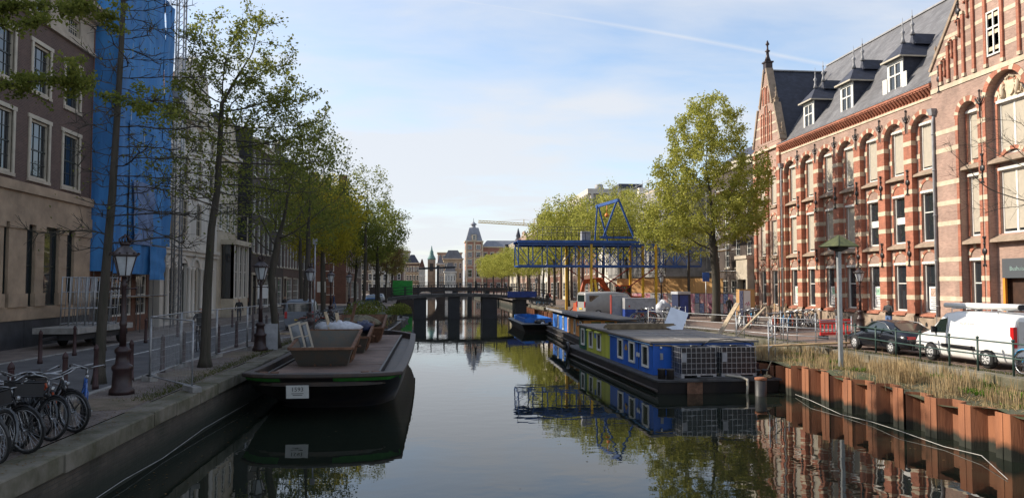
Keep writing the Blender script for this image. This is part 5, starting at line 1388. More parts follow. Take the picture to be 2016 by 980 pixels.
wb(s.beam((-4.8, 23, 1.03), (-1.5, 23, 1.03), .06, .2), 'hatch_coaming', m_hull, bg, bg)
y = 23.08; rs = random.Random(2)
while y < 40:
    ln = rs.uniform(1.25, 1.45); dz = rs.uniform(-.006, .01)
    for xa, xb in ((-4.72, -1.61),): wb(MB().box(xa, xb, y+.018, y+ln-.018, .98, 1.075+dz), 'hatch_board', m_deckb, bg, bg)
    y += ln
# green stripes along the near end, number plate
def stripe(i0, i1):
    s = MB()
    def P(i, f_): return (OT[i][0]+(OM[i][0]-OT[i][0])*f_, OT[i][1]+(OM[i][1]-OT[i][1])*f_-.012, sheer(OT[i][1])+(.62-sheer(OT[i][1]))*f_)
    for i in range(i0, i1): s.quad(P(i, .30), P(i+1, .30), P(i+1, .02), P(i, .02))
    wb(s, 'green_stripe', m_grn, bg, bg, fix=False)
stripe(0, 3); stripe(7, 12)
np_ = MB().box(-.30, .30, -.012, .012, -.18, .18).build('number_plate', mat('plate_grey', (.50, .50, .47), .6, .06), bg)
np_.location = (-3.62+3.1, 21.40-32, .80); np_.rotation_euler = (R(12), 0, R(1))
letter('1593', .17, m_ink, np_, (0, -.014, .07), (R(90), 0, 0))
for k in range(2): MB().box(-.16+.03*k, .16-.03*k, -.014, -.012, -.05-.045*k, -.045-.045*k+.012).build('plate_small_print', m_ink, np_)
for x, y in ((-4.75, 22.5), (-1.9, 22.4), (-1.5, 41.2)):
    s = MB().lathe([(.12, 0), (.10, .05), (.08, .2), (.12, .26), (.12, .3)], 9, (x, y, .93)); s.lathe([(.12, 0), (.10, .05), (.08, .2), (.12, .26), (.12, .3)], 9, (x+.3, y, .93)); s.box(x-.15, x+.45, y-.12, y+.12, .92, .96); wb(s, 'mooring_bitts', m_skip2, bg, bg)
# skips
def skip(label, x0, x1, y0, y1, h, m):
    r_ = thing('rubbish_skip', label, 'skip', ((x0+x1)/2, (y0+y1)/2, 1.08)); hw, hl = (x1-x0)/2, (y1-y0)/2
    B_ = [(-hw*.78, -hl*.62, 0), (hw*.78, -hl*.62, 0), (hw*.78, hl*.7, 0), (-hw*.78, hl*.7, 0)]
    T = [(-hw, -hl, h*.60), (hw, -hl, h*.60), (hw, hl, h), (-hw, hl, h)]
    s = MB(); t_ = .05
    Bi = [(p[0]*.93, p[1]*.95, .06) for p in B_]; Ti = [(p[0]*.95, p[1]*.96, p[2]) for p in T]
    for i in range(4):
        j = (i+1) % 4; s.quad(B_[i], B_[j], T[j], T[i]); s.quad(Bi[j], Bi[i], Ti[i], Ti[j]); s.quad(T[i], T[j], Ti[j], Ti[i])
    s.poly(Bi); s.poly(B_[::-1]); s.build('bin', m, r_, fix=False)
    for i in range(4):
        j = (i+1) % 4; MB().beam(T[i], T[j], .09, .08).build('rim', m_skip2, r_)
    for sg in (-1, 1):
        for f_ in (-.35, .1, .5):
            z = h*.6+(h*.4)*(f_+1)/2; MB().beam((sg*(hw*.80), hl*f_*.7, .05), (sg*(hw+.02), hl*f_, z-.03), .07, .06).build('rib', m_skip2, r_)
        MB().tube([(sg*(hw+.0), hl*.0, h*.55), (sg*(hw+.14), hl*.0, h*.55)], .04, 7).build('lifting_lug', m_skip2, r_)
    for x in (-.25, .25): MB().box(x-.03, x+.03, -hl*.66, -hl*.6, -.0, .16).build('hook_bracket', m_skip2, r_)
    return r_
skip('open rusty skip with white window frames leaning inside it', -4.5, -2.52, 24.9, 28.0, 1.0, m_skip)
skip('rusty skip heaped with white bags and rubble on the barge', -4.4, -2.4, 29.6, 32.6, 1.05, m_skip)
skip('rusty skip furthest along the barge deck', -4.4, -2.2, 35.0, 38.0, 1.15, m_skip2)
for k, (dx, dy) in enumerate(((0, 0), (.22, .15))):
    f_ = thing('window_frame', ['old white window frame leaning in the skip', 'second white window frame tucked behind in the skip'][k], 'window frame', (-4.25+dx, 26.2+dy, 1.15)); f_.rotation_euler = (R(-14), R(-17), 0)
    s = MB().box(-.2, -.14, -.03, .03, 0, 1.35).box(.14, .2, -.03, .03, 0, 1.35).box(-.14, .14, -.03, .03, 0, .08).box(-.14, .14, -.03, .03, 1.28, 1.35); s.build('frame', m_sandg, f_); MB().box(-.14, .14, -.004, .004, .08, 1.28).build('pane', m_glass_b, f_)
    for z in (.45, .85): MB().box(-.14, .14, -.02, .02, z, z+.035).build('glazing_bar', m_sandg, f_)
m_bag = mat('white_plastic', (.48, .50, .54), .5, .12, 6); m_dbag = mat('dark_blue_sheet', (.02, .03, .08), .5, .2, 5)
def lump(label, name, loc, r_, m, seed, sc=(1, 1, .6), cat='bag'):
    s = MB().ball((0, 0, 0), r_, 14, 10, sc); q = random.Random(seed); ph = [q.uniform(0, 6) for _ in range(4)]
    s.v = [(x*(1+.22*math.sin(7*x/r_+ph[0])+.12*math.sin(13*z/r_+ph[1])), y*(1+.22*math.sin(6*y/r_+ph[2])), z*(1+.25*math.sin(9*x/r_+ph[3]+5*y/r_))) for x, y, z in s.v]
    o = s.build(name, m); o.location = loc; return tag(o, label, cat)
lump('crumpled white plastic sheeting heaped in the middle skip', 'plastic_sheet', (-3.7, 30.9, 1.95), .75, m_bag, 1, (1.15, 1, .42), 'plastic sheet')
lump('dark blue tarpaulin bundle at the side of the middle skip', 'tarpaulin', (-2.75, 31.8, 2.0), .4, m_dbag, 2, (1, 1.2, .6), 'tarpaulin')
lump('brown rubble heap in the skip furthest along the barge', 'rubble_heap', (-3.3, 36.5, 1.95), .8, mat('rubble', (.16, .14, .09), .95, .3, 6, .6), 3, (1, 1.3, .4), 'rubble')
for k, (a, e, lab) in enumerate((((-3.9, 30.3, 1.9), (-4.15, 30.6, 2.65), 'short broken board sticking up out of the white plastic'), ((-3.6, 30.6, 1.9), (-3.75, 30.9, 2.6), 'pale broken board leaning over the white plastic'), ((-3.3, 31.5, 1.9), (-3.1, 31.8, 2.95), 'twisted brown timber standing up behind the white plastic'))):
    o = MB().beam(a, e, .14, .03).build('scrap_board', m_wood if k < 2 else m_skip2); tag(o, lab, 'board')
# ------------------------------------------------------------------ houseboats on the right
HB = thing('houseboat_pontoon', 'long dark steel pontoon carrying the colourful houseboat cabins', 'pontoon', (7.68, 25.4, 0), R(1.5))
m_pon = mat('dark_pontoon', (.018, .018, .02), .55, .3, 1.3, .2, col2=(.04, .032, .028)); m_pond = mat('pontoon_deck', (.06, .058, .058), .8, .25, 2, .2)
s = MB().box(0, 4.35, 0, 15.6, -.6, .40); s.v = [(x, y+(.35 if (y < 1 and z < 0) else 0), z) for x, y, z in s.v]; s.build('pontoon_hull', m_pon, HB)
MB().box(-.06, 4.4, -.06, 15.65, .402, .47).build('deck_edge', m_pond, HB)
MB().tube([(-.07, 0, .12), (-.07, 15.6, .12)], .05, 6).build('rubbing_strake', m_hullr, HB)
MB().box(1.0, 1.55, -.02, -.005, -.3, .40).build('rust_patch', m_skip2, HB); MB().box(1.5, 4.2, .1, .85, .472, .52).build('deck_plate', m_pond, HB)
for k in range(2): MB().lathe([(.14, 0), (.14, .30), (.15, .31), (.15, .35)], 10, (.25+k*.26, .42-k*.14, .47)).build('bollard', m_pon, HB)
for k in range(2): MB().lathe([(.1, 0), (.1, .2), (.13, .22), (.13, .26)], 10, (3.75+k*.3, .5, .47)).build('bollard', m_pon, HB)
o = MB().tube([(math.cos(a)*.34, 0, math.sin(a)*.34) for a in np.linspace(0, 2*PI, 15)[:-1]], .09, 7, closed=True).build('tyre_fender', m_black); o.location = (7.18, 40.0, .30); o.rotation_euler = (0, 0, R(88)); tag(o, 'black tyre fender hanging on the pontoon below the lime cabin', 'tyre')
m_cblue = mat('cabin_blue', (.012, .12, .54), .5, .12, 1.6, .15, streak=True, soot=.25); m_cblue2 = mat('cabin_bright_blue', (.02, .15, .55), .5, .12, 2); m_lime = mat('cabin_lime', (.50, .52, .06), .55, .1, 2, .1, streak=True); m_cgreen = mat('cabin_green', (.02, .11, .06), .5, .1); m_corange = mat('cabin_orange', (.58, .235, .035), .6, .12, 3, .15)
m_felt = mat('roofing_felt', (.27, .24, .205), .9, .14, 1.4, .3, col2=(.19, .17, .155), soot=.3); m_felt_d = mat('dark_roofing', (.035, .038, .045), .7, .2, 1.5, .2)
def cabin_win(par, y, z0, z1, w, x=0.0, fr=m_white):
    s = MB(); t_ = .075
    s.box(x-.045, x+.02, y-w/2, y-w/2+t_, z0, z1); s.box(x-.045, x+.02, y+w/2-t_, y+w/2, z0, z1); s.box(x-.045, x+.02, y-w/2+t_, y+w/2-t_, z1-t_, z1); s.box(x-.06, x+.02, y-w/2+t_, y+w/2-t_, z0, z0+t_)
    o = s.build('window', fr, par); MB().quad((x-.012, y-w/2+t_, z0+t_), (x-.012, y+w/2-t_, z0+t_), (x-.012, y+w/2-t_, z1-t_), (x-.012, y-w/2+t_, z1-t_)).build('pane', m_glass, o)
    return o
def cabin(label, u0, u1, w0, w1, z0, z1, wallm, wins, ww, wz, boards=None, roofm=m_felt, name='cabin', org=(7.68, 25.4), a=R(1.5)):
    p = Matrix.Rotation(a, 4, 'Z') @ Vector((w0, u0, 0))
    c = thing(name, label, 'cabin', (org[0]+p.x, org[1]+p.y, z0), a); W, U, h = w1-w0, u1-u0, z1-z0
    b = MB()
    b.box(0, W, 0, U, 0, h); b.build('wall', wallm, c)
    if boards:      # horizontal weatherboards on the canal side and near end
        n = int(h/.115)
        for i in range(n):
            for (ya, yb, m) in boards: MB().hexa([(-.03, ya, i*.115+.004), (0, ya, i*.115+.004), (0, yb, i*.115+.004), (-.03, yb, i*.115+.004), (-.008, ya, i*.115+.112), (0, ya, i*.115+.112), (0, yb, i*.115+.112), (-.008, yb, i*.115+.112)]).build('weatherboard', m, c)
    for y in wins: cabin_win(c, y, wz[0], wz[1], ww, -.03 if boards else 0)
    rf = MB().box(-.14, W+.14, -.12, U+.12, h, h+.07).build('roof', roofm, c)
    return c, W, U, h
c, W, U, h = cabin('bright blue cabin with three white windows at the near end of the pontoon', 1.45, 7.45, .28, 4.1, .475, 1.62, m_cblue, (.88, 2.62, 4.28), .78, (.2, 1.02))
for y in (1.62, 1.86): MB().lathe([(.09, 0), (.09, .02)], 12, M=Matrix.Translation((-.02, y, .58)) @ Matrix.Rotation(R(-90), 4, 'Y')).build('round_knob', m_white, c)
MB().box(-.012, 0, 1.73, 1.76, .05, 1.05).build('door_gap', m_black, c)
s = MB().prism([(3.28, .62), (3.62, .62), (3.62, .7), (3.45, .86), (3.28, .7)], 'x', -.03, -.0); s.build('emblem', mat('emblem_ochre', (.45, .25, .05), .6, .3, 20), c)
MB().tube([(-.05, .1, 1.06), (-.05, U, 1.06)], .03, 6).build('pipe', mat('pale_blue_pipe', (.12, .3, .62), .5), c)
MB().tube([(-.1, .05, 1.06), (.5, -.06, 1.06), (1.1, -.06, 1.0)], .028, 6).build('drain_pipe', m_rope, c)
MB().box(.26, .36, -.04, 0, .55, .78).build('meter_box', m_lead, c); MB().ball((.28, -.05, .98), .05, 7, 5).build('lamp', m_white, c)
for k in range(1, 4): MB().box(-.14, W+.14, U*k/4-.02, U*k/4+.02, h+.072, h+.085).build('roof_seam', m_lead, c)
MB().box(1.3, 1.32, -.12, U, h+.072, h+.086).build('roof_seam', m_lead, c); MB().box(2.7, 2.72, -.12, U, h+.072, h+.086).build('roof_seam', m_lead, c)
c, W, U, h = cabin('lime yellow cabin with a dark green door between the blue and orange cabins', 7.6, 13.6, .3, 4.1, .475, 1.64, m_lime, (1.85, 3.45), .72, (.2, 1.0))
MB().box(-.02, 0, 4.4, U, .02, h-.02).build('green_end', m_cgreen, c); cabin_win(c, 5.1, .22, 1.05, .72, -.02)
for y in (1.85, 3.45): MB().hexa([(-.16, y-.45, h-.14), (0, y-.45, h-.14), (0, y+.45, h-.14), (-.16, y+.45, h-.14), (-.15, y-.45, h-.11), (0, y-.45, h-.03), (0, y+.45, h-.03), (-.15, y+.45, h-.11)]).build('awning', m_lime, c)
MB().box(-.012, 0, 2.5, 2.75, .72, .95).build('notice', m_cblue, c)
for k in range(1, 4): MB().box(-.14, W+.14, U*k/4-.02, U*k/4+.02, h+.072, h+.085).build('roof_seam', m_lead, c)
OB = thing('houseboat_hull', 'dark steel hull carrying the orange and blue cabin', 'houseboat', (8.55, 42.6, 0), R(-1.5))
MB().box(0, 4.0, 0, 17, -.6, .5).build('hull', m_pon, OB); MB().box(-.08, 4.08, -.08, 17.1, .502, .56).build('deck_edge', m_pond, OB); MB().tube([(-.08, 0, .2), (-.08, 17, .2)], .05, 6).build('rubbing_strake', m_hullr, OB)
for y in (.3, 16.5): MB().lathe([(.11, 0), (.11, .22), (.14, .24), (.14, .28)], 10, (.2, y, .56)).build('bollard', m_pon, OB)
o = MB().ball((0, 0, 0), .2, 10, 8, (1, 1, 1.25)).build('ball_fender', m_bag); o.location = (8.75, 59.9, .55); tag(o, 'round white ball fender at the far corner of the orange and blue houseboat', 'fender')
c, W, U, h = cabin('orange and blue weatherboarded cabin under a black overhanging roof', 1.9, 15.6, .35, 3.5, .565, 1.62, m_corange, (), .8, (.1, 1.0), boards=[(0, 6.3, m_corange), (6.35, 13.7, m_cblue2)], roofm=m_felt_d, org=(8.55, 42.6), a=R(-1.5))
for y in (.9, 3.1, 5.4, 8.0, 10.6): cabin_win(c, y, .06, .98, .62, -.03)
MB().prism([(1.9, .7), (2.1, .6), (2.3, .7), (2.1, .88)], 'x', -.05, -.03).build('emblem', m_cblue, c)
s = MB(); zr = lambda x: h+.28-.11*x
s.hexa([(-.45, -.5, zr(-.45)-.10), (W+.35, -.5, zr(W+.35)-.10), (W+.35, U+.4, zr(W+.35)-.10), (-.45, U+.4, zr(-.45)-.10), (-.45, -.5, zr(-.45)), (W+.35, -.5, zr(W+.35)), (W+.35, U+.4, zr(W+.35)), (-.45, U+.4, zr(-.45))]); s.build('roof_slab', m_felt_d, c)
MB().box(-.50, -.455, -.52, U+.42, zr(-.45)-.12, zr(-.45)+.03).build('fascia', m_lead, c)
for k, x in enumerate((.45, 1.25, 1.98, 2.55)): MB().box(x, x+.58, -.03, -.005, .55 if k < 3 else .7, .98).build('end_window', m_glass if k < 3 else m_glass_b, c)
MB().box(0, W, -.045, -.006, .44, .52).build('end_rail', m_corange, c)
# things on the roofs
ws = thing('stacked_planks', 'weathered planks stacked along the houseboat roof', 'planks', (9.25, 33.6, 1.73), R(-88))
rs = random.Random(8)
for k in range(5): MB().box(-.16+rs.uniform(-.03, .03), .16, -1.5+rs.uniform(-.1, .1), 1.7+rs.uniform(-.1, .1), k*.05, k*.05+.045).build('plank', mat('grey_plank', (.20, .15, .09), .9, .2, 4), ws)
o = MB().box(-.42, .42, -.02, .02, 0, 1.15).build('leaning_sheet', mat('white_sheet', (.62, .66, .72), .45, .05)); o.location = (10.75, 33.4, 1.70); o.rotation_euler = (R(-38), R(20), R(-20)); tag(o, 'pale grey sheet leaning on the houseboat roof', 'panel')
# water tanks in cages
m_tank = mat('black_plastic_tank', (.012, .013, .018), .35, .15, 3)
def ibc(label, w, u):
    a = R(1.5); p = Matrix.Rotation(a, 4, 'Z') @ Vector((w, u, 0)); t_ = thing('water_tank', label, 'water tank', (7.68+p.x, 25.4+p.y, .475), a, None)
    X, Y, z0, z1 = 1.28, .98, .14, 1.06
    pal = MB()
    for x in (.0, X/2-.06, X-.12): pal.box(x, x+.12, 0, Y, .0, .09)
    pal.build('pallet_foot', m_galv, t_); MB().box(0, X, 0, Y, .09, .13).build('pallet', m_galv, t_)
    s = MB(); b = .04
    s.box(b, X-b, b, Y-b, z0, z1-.02); s.lathe([(.14, 0), (.14, .05), (.1, .07)], 10, (X/2, Y/2, z1-.02)); s.build('tank', m_tank, t_)
    g = MB()
    for i in range(8):
        x = .02+i*(X-.04)/7; g.beam((x, .0, z0), (x, .0, z1), .014, .014); g.beam((x, Y, z0), (x, Y, z1), .014, .014)
    for i in range(1, 6):
        y = i*Y/6; g.beam((0, y, z0), (0, y, z1), .014, .014); g.beam((X, y, z0), (X, y, z1), .014, .014)
    g.build('cage_uprights', m_galv, t_)
    for i in range(6):
        z = z0+i*(z1-z0)/5; MB().beam((0, -.012, z), (X, -.012, z), .014, .014).beam((0, Y+.012, z), (X, Y+.012, z), .014, .014).beam((-.012, 0, z), (-.012, Y, z), .014, .014).beam((X+.012, 0, z), (X+.012, Y, z), .014, .014).build('cage_hoop', m_galv, t_)
    MB().box(.02, .2, -.03, -.014, .55, .86).build('label_plate', m_lead, t_)
ibc('black water tank in a wire cage beside the blue cabin window corner', .95, .42)
ibc('black water tank in a wire cage nearer the bank with a hose beside it', 2.42, .42)
hs = [(10.05, 26.2, .56), (10.3, 25.9, .55), (10.62, 25.5, .53), (10.75, 25.25, .48), (10.74, 25.22, .2), (10.70, 25.22, -.2)]
o = MB().tube([tuple(Vector(p)) for p in hs], .045, 7).build('hose', mat('pale_hose', (.52, .46, .36), .6, .1)); tag(o, 'thick pale hose hanging over the pontoon edge into the water', 'hose')
o = MB().tube([(9.7, 26.9, 1.5), (9.95, 26.6, 1.72), (10.6, 26.4, 1.78), (11.3, 26.3, 1.65), (11.5, 26.3, 1.5)], .02, 6).build('cable', m_black); tag(o, 'black cable looped over the water tanks', 'cable')
pp = thing('mooring_pile', 'round rust topped mooring pile at the end of the pontoon', 'mooring pile', (11.0, 24.75, 0)); MB().lathe([(.19, -1.5), (.19, .52)], 12).build('pile', m_pon, pp); MB().lathe([(.19, .52), (.2, .53), (.2, .60), (.1, .62)], 12).build('cap', m_rust, pp)
o = MB().tube([(11.6+.2*math.cos(a*1.7)*(1-a/40), 25.6+.16*math.sin(a*1.7)*(1-a/40), .50+a*.004) for a in range(22)]+[(11.8, 26.0, .7), (12.05, 26.2, 1.0)], .02, 5).build('rope_coil', m_rope); tag(o, 'coil of brown rope on the pontoon deck', 'rope')
# small open work boat behind
sb2 = thing('open_work_boat', 'small open steel boat with a blue inside rail moored beyond the orange cabin', 'boat', (8.6, 66.0, 0))
def ring(hw, ya, yb, z, n=9):
    P = []
    for i in range(n): u = -1+2*i/(n-1); P.append((u*hw, ya+.8*abs(u)**3*0, z))
    for i in range(1, 5): P.append((hw, ya+(yb-2-ya)*i/5, z))
    for i in range(n): u = 1-2*i/(n-1); P.append((u*hw, yb-2.0*abs(u)**2.2, z))
    for i in range(4, 0, -1): P.append((-hw, ya+(yb-2-ya)*i/5, z))
    return P
s = MB(); loft(s, [ring(1.2, -6, 5, -.3), ring(1.35, -6.3, 5.5, .2), ring(1.55, -6.8, 6.2, .55)]); s.build('hull', m_hullr, sb2)
s = MB(); loft(s, [ring(1.55, -6.8, 6.2, .55), ring(1.62, -6.85, 6.3, .6), ring(1.62, -6.85, 6.3, .66), ring(1.1, -4.5, 5, .66), ring(1.05, -4.4, 4.9, .2)]); s.poly(ring(1.05, -4.4, 4.9, .2)); s.build('deck_rim', m_hull, sb2, fix=False)
s = MB(); loft(s, [ring(1.12, -4.6, 5.1, .66), ring(1.12, -4.6, 5.1, 1.02), ring(1.06, -4.5, 5.0, 1.02), ring(1.06, -4.5, 5.0, .4)]); s.build('blue_coaming', m_cblue2, sb2, fix=False)
lump('heap of dark chain and rope on the bow of the open boat', 'chain_heap', (8.6, 60.6, .75), .5, m_black, 6, (1.1, 1, .35), 'chain')
# left houseboat overgrown with plants and two small sloops by the bridge
lh = thing('green_houseboat', 'low dark green houseboat with a planted roof moored past the barge', 'houseboat', (-3.95, 59, 0), R(-2))
MB().box(-.95, .95, -9, 9, -.4, .5).build('hull', m_hull, lh); MB().box(-.75, .75, -7, 7.5, .5, 1.3).build('cabin_wall', m_dframe, lh); MB().box(-.9, .9, -7.3, 7.8, 1.302, 1.38).build('roof', mat('moss_roof', (.07, .08, .04), .95, .3, 2, .4), lh)
MB().box(-.6, -.1, -7.03, -7.0, .75, 1.2).build('window', m_glass, lh); MB().box(.1, .6, -7.03, -7.0, .75, 1.2).build('window', m_glass, lh)
for y in (-5, -2, 1, 4): MB().box(.75, .77, y-.6, y+.6, .75, 1.2).build('window', m_glass, lh)
MB().tube([(.95, -9, .5), (1.0, 0, .46), (.95, 9, .5)], .06, 6).build('rubbing_strake', m_lead, lh)
def sloop(label, loc, rz):
    b_ = thing('sloop', label, 'boat', loc, rz); s = MB(); loft(s, [ring(.6, -2, 1.8, -.2), ring(.85, -2.3, 2.4, .35), ring(.8, -2.25, 2.3, .35), ring(.6, -2, 2, .05)]); s.poly(ring(.6, -2, 2, .05)); s.build('hull', m_lead, b_, fix=False)
    MB().box(-.65, .65, -.3, 0, .25, .3).build('thwart', m_wood, b_); MB().box(-.15, .15, -2.5, -2.25, .2, .8).build('outboard_motor', m_black, b_)
sloop('pale open sloop moored under the left end of the bridge', (-3.3, 81.5, 0), R(4)); sloop('second open sloop moored against the left quay before the bridge', (-3.4, 76.0, 0), R(-3))
# ------------------------------------------------------------------ elms in young leaf
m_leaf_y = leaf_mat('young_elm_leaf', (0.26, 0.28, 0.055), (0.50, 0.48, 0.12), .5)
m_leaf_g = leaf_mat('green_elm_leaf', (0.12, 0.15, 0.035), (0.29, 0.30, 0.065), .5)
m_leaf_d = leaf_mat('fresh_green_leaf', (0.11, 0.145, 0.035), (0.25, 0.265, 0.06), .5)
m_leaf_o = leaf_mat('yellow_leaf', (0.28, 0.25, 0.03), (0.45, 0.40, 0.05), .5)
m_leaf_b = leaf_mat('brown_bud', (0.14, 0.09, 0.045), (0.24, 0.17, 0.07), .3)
def grow(seed, trunk, blobs, natt, step=.28, kill=.55, infl=3.0, iters=160, up=.12, lo_frac=.55):
    """space colonisation: attractors fill the crown blobs, branches grow towards them"""
    rg = np.random.default_rng(seed)
    vol = np.array([b[3]*b[4]*b[5] for b in blobs]); pick = rg.choice(len(blobs), natt, p=vol/vol.sum())
    d = rg.normal(size=(natt, 3)); d /= np.linalg.norm(d, axis=1)[:, None]
    rr = rg.random(natt)**(1/2.2)
    B_ = np.array(blobs)
    att = B_[pick, :3] + d*rr[:, None]*B_[pick, 3:6]
    att = att[att[:, 2] > 2.6]
    nodes = [np.array(trunk[0], float)]; par = [-1]
    for a, b2 in zip(trunk, trunk[1:]):
        a, b2 = np.array(a, float), np.array(b2, float); n = max(1, int(np.linalg.norm(b2-a)/step))
        for i in range(1, n+1): nodes.append(a+(b2-a)*i/n); par.append(len(nodes)-2)
    P = np.array(nodes); best = np.full(len(att), 1e9); bi = np.zeros(len(att), int)
    # only the upper trunk may branch
    lo = int(len(P)*lo_frac); ntr = len(P)
    for k in range(lo, len(P)):
        dd = np.linalg.norm(att-P[k], axis=1); m = dd < best; best[m] = dd[m]; bi[m] = k
    P = list(P); alive = np.ones(len(att), bool)
    for it in range(iters):
        sel = np.where(alive & (best < (infl if it > 4 else 99)))[0]
        if len(sel) == 0: break
        ids = bi[sel]; new = []
        vec = att[sel]-np.array([P[k] for k in ids]); vec /= np.linalg.norm(vec, axis=1)[:, None]+1e-9
        acc = {}
        for k, v in zip(ids, vec): acc.setdefault(k, []).append(v)
        for k, vs in acc.items():
            v = np.sum(vs, axis=0)+rg.normal(size=3)*.35; v[2] += up*len(vs)**.5; v /= np.linalg.norm(v)+1e-9
            P.append(P[k]+v*step); par.append(k); new.append(len(P)-1)
        NP = np.array([P[k] for k in new])
        al = np.where(alive)[0]
        dd = np.linalg.norm(att[al][:, None, :]-NP[None], axis=2); j = dd.argmin(1); mn = dd[np.arange(len(al)), j]
        m = mn < best[al]; best[al[m]] = mn[m]; bi[al[m]] = np.array(new)[j[m]]
        alive[al[mn < kill]] = False
        if len(P) > 9000: break
    return np.array(P), par, ntr
def tree_meshes(name, seed, trunk, blobs, natt, r0, leafm, nleaf, lsize, step=.28, kill=.55, twig=.0045, spread=.22, leaf_zmin=0, up=.12, droop=.0, pexp=2.35, ntw=2, infl=3.0, leaf_fn=None, lo_frac=.55, taper=None):
    P, par, ntr = grow(seed, trunk, blobs, natt, step, kill, up=up, infl=infl, lo_frac=lo_frac)
    n = len(P); rg = np.random.default_rng(seed+1)
    ch = [[] for _ in range(n)]
    for i in range(1, n): ch[par[i]].append(i)
    rad = np.zeros(n)
    for i in range(n-1, -1, -1):
        rad[i] = max(twig, sum(rad[c]**pexp for c in ch[i])**(1/pexp)) if ch[i] else twig
    rad[0:3] *= np.array([1.35, 1.15, 1.05])
    k_ = r0/rad[4]; rad = np.where(rad > twig*1.5, rad*(k_ + (1-k_)*np.clip(1-(rad-twig*1.5)/(rad[4]-twig*1.5), 0, 1)), rad)
    if taper:     # even taper up the leader, flare at the root
        for i in range(ntr): rad[i] = r0+(taper-r0)*i/(ntr-1)
        rad[0] *= 1.5; rad[1] *= 1.15
        for i in range(ntr, n): rad[i] = min(rad[i], rad[par[i]]*.72 if par[i] < ntr else rad[par[i]])
    s = MB(); stack = [(0, None)]
    while stack:
        i, p0 = stack.pop()
        chain = [i] if p0 is None else [p0, i]
        while ch[i]:
            cs = sorted(ch[i], key=lambda c: -rad[c]); 
            for c in cs[1:]: stack.append((c, i))
            i = cs[0]; chain.append(i)
        rs_ = [rad[c] for c in chain]
        if p0 is not None: rs_[0] = rs_[1]
        mr = max(rs_); s.tube([P[c] for c in chain], rs_, 9 if mr > .1 else (5 if mr > .03 else 3), cap=mr > .03)
    # fine twigs at the tips
    thin = [i for i in range(n) if rad[i] < twig*2.2]
    tips = []
    for i in thin:
        for q in range(ntw):
            d = P[i]-P[par[i]]; d = d/(np.linalg.norm(d)+1e-9)+rg.normal(size=3)*.6; d[2] += .25; d /= np.linalg.norm(d); Ln = rg.uniform(.15, .45)
            e = P[i]+d*Ln; tips.append(P[i]+d*Ln*rg.random()); tips.append(e)
            s.tube([P[i], e], [twig*.8, twig*.4], 3, cap=False)
    tm = s.mesh('trunk', m_bark, fix=False)
    lm = None
    if nleaf:
        C = np.vstack([P[thin]]+([np.array(tips)] if tips else []))
        C = C[C[:, 2] > leaf_zmin]
        if leaf_fn is not None: C = C[leaf_fn(C, rg)]
        idx = rg.integers(0, len(C), nleaf)
        lm = leaf_cloud('crown', C[idx]+rg.normal(size=(nleaf, 3))*spread*np.array([1, 1, .8]), lsize, leafm, rg, droop)
    return tm, lm
def leaf_cloud(name, C, size, m, rg, droop=0.0):
    n = len(C); a = rg.normal(size=(n, 3)); a[:, 2] -= droop; a /= np.linalg.norm(a, axis=1)[:, None]
    b2 = rg.normal(size=(n, 3)); b2 -= (b2*a).sum(1)[:, None]*a; b2 /= np.linalg.norm(b2, axis=1)[:, None]
    sz = size*rg.uniform(.6, 1.3, n)[:, None]; cc = np.cross(a, b2)*sz*.12
    V = np.empty((n, 4, 3)); V[:, 0] = C-a*sz*.55; V[:, 1] = C+b2*sz*.34+cc; V[:, 2] = C+a*sz*.55; V[:, 3] = C-b2*sz*.34+cc
    me = bpy.data.meshes.new(name)
    me.vertices.add(4*n); me.vertices.foreach_set('co', V.ravel())
    me.loops.add(4*n); me.loops.foreach_set('vertex_index', np.arange(4*n, dtype=np.int32))
    me.polygons.add(n); me.polygons.foreach_set('loop_start', np.arange(0, 4*n, 4, dtype=np.int32)); me.polygons.foreach_set('loop_total', np.full(n, 4, dtype=np.int32))
    me.materials.append(m); me.update(); me.validate()
    return me
def tree(label, loc, meshes, rz=0, sc=1.0, group=None, leafm=None, name='elm_tree'):
    t = thing(name, label, 'tree', loc, rz, group); t.scale = (sc,)*3
    link('trunk', meshes[0], t)
    if meshes[1]:
        c = link('crown', meshes[1], t); c['kind'] = 'stuff'
        if leafm: remat(c, c.material_slots[0].material, leafm)
    return t
# --- left bank: nearly bare young elm
tA = tree_meshes('a', 11, [(0, 0, 0), (.05, 0, 2.0), (.18, .1, 5), (.32, .1, 9), (.40, .1, 13.2)], [(.9, 0, 7.5, 2.1, 2.2, 4.2), (.6, .2, 12, 1.8, 1.8, 3), (1.4, .3, 4.6, 2.2, 2.0, 1.4), (-1.3, 0, 4.0, 1.5, 1.5, .8)], 520, .135, m_leaf_g, 500, .07, step=.26, kill=.5, infl=2.0, ntw=3, lo_frac=.2, taper=.035, twig=.0115, pexp=1.8)
tree('nearly bare slender elm in front of the blue netting', (-8.73, 21.3, GZ), tA)
# --- left bank: the big elm by the construction fence
tB = tree_meshes('b', 24, [(0, 0, 0), (.03, 0, 2.5), (.12, 0, 4.4), (.25, .1, 5.6), (.35, .1, 8.5)], [(.8, .2, 9.4, 1.9, 2.2, 2.7), (2.0, .4, 8.0, 1.8, 2.2, 2.0), (-.6, 0, 7.2, 1.6, 2.2, 2.3), (.7, .2, 5.9, 2.9, 2.6, 1.3), (2.8, .4, 6.8, 1.5, 1.9, 1.3)], 1250, .165, m_leaf_g, 14500, .092, step=.23, kill=.40, spread=.085, leaf_zmin=5.2, up=.25, lo_frac=.5, taper=.07, twig=.0085, pexp=2.0, leaf_fn=lambda C, rg: rg.random(len(C)) < np.clip((C[:, 2]-4.8)/4.2, .10, 1))
tree('large elm with a dense upright crown beside the construction fence', (-7.17, 25.3, GZ), tB)
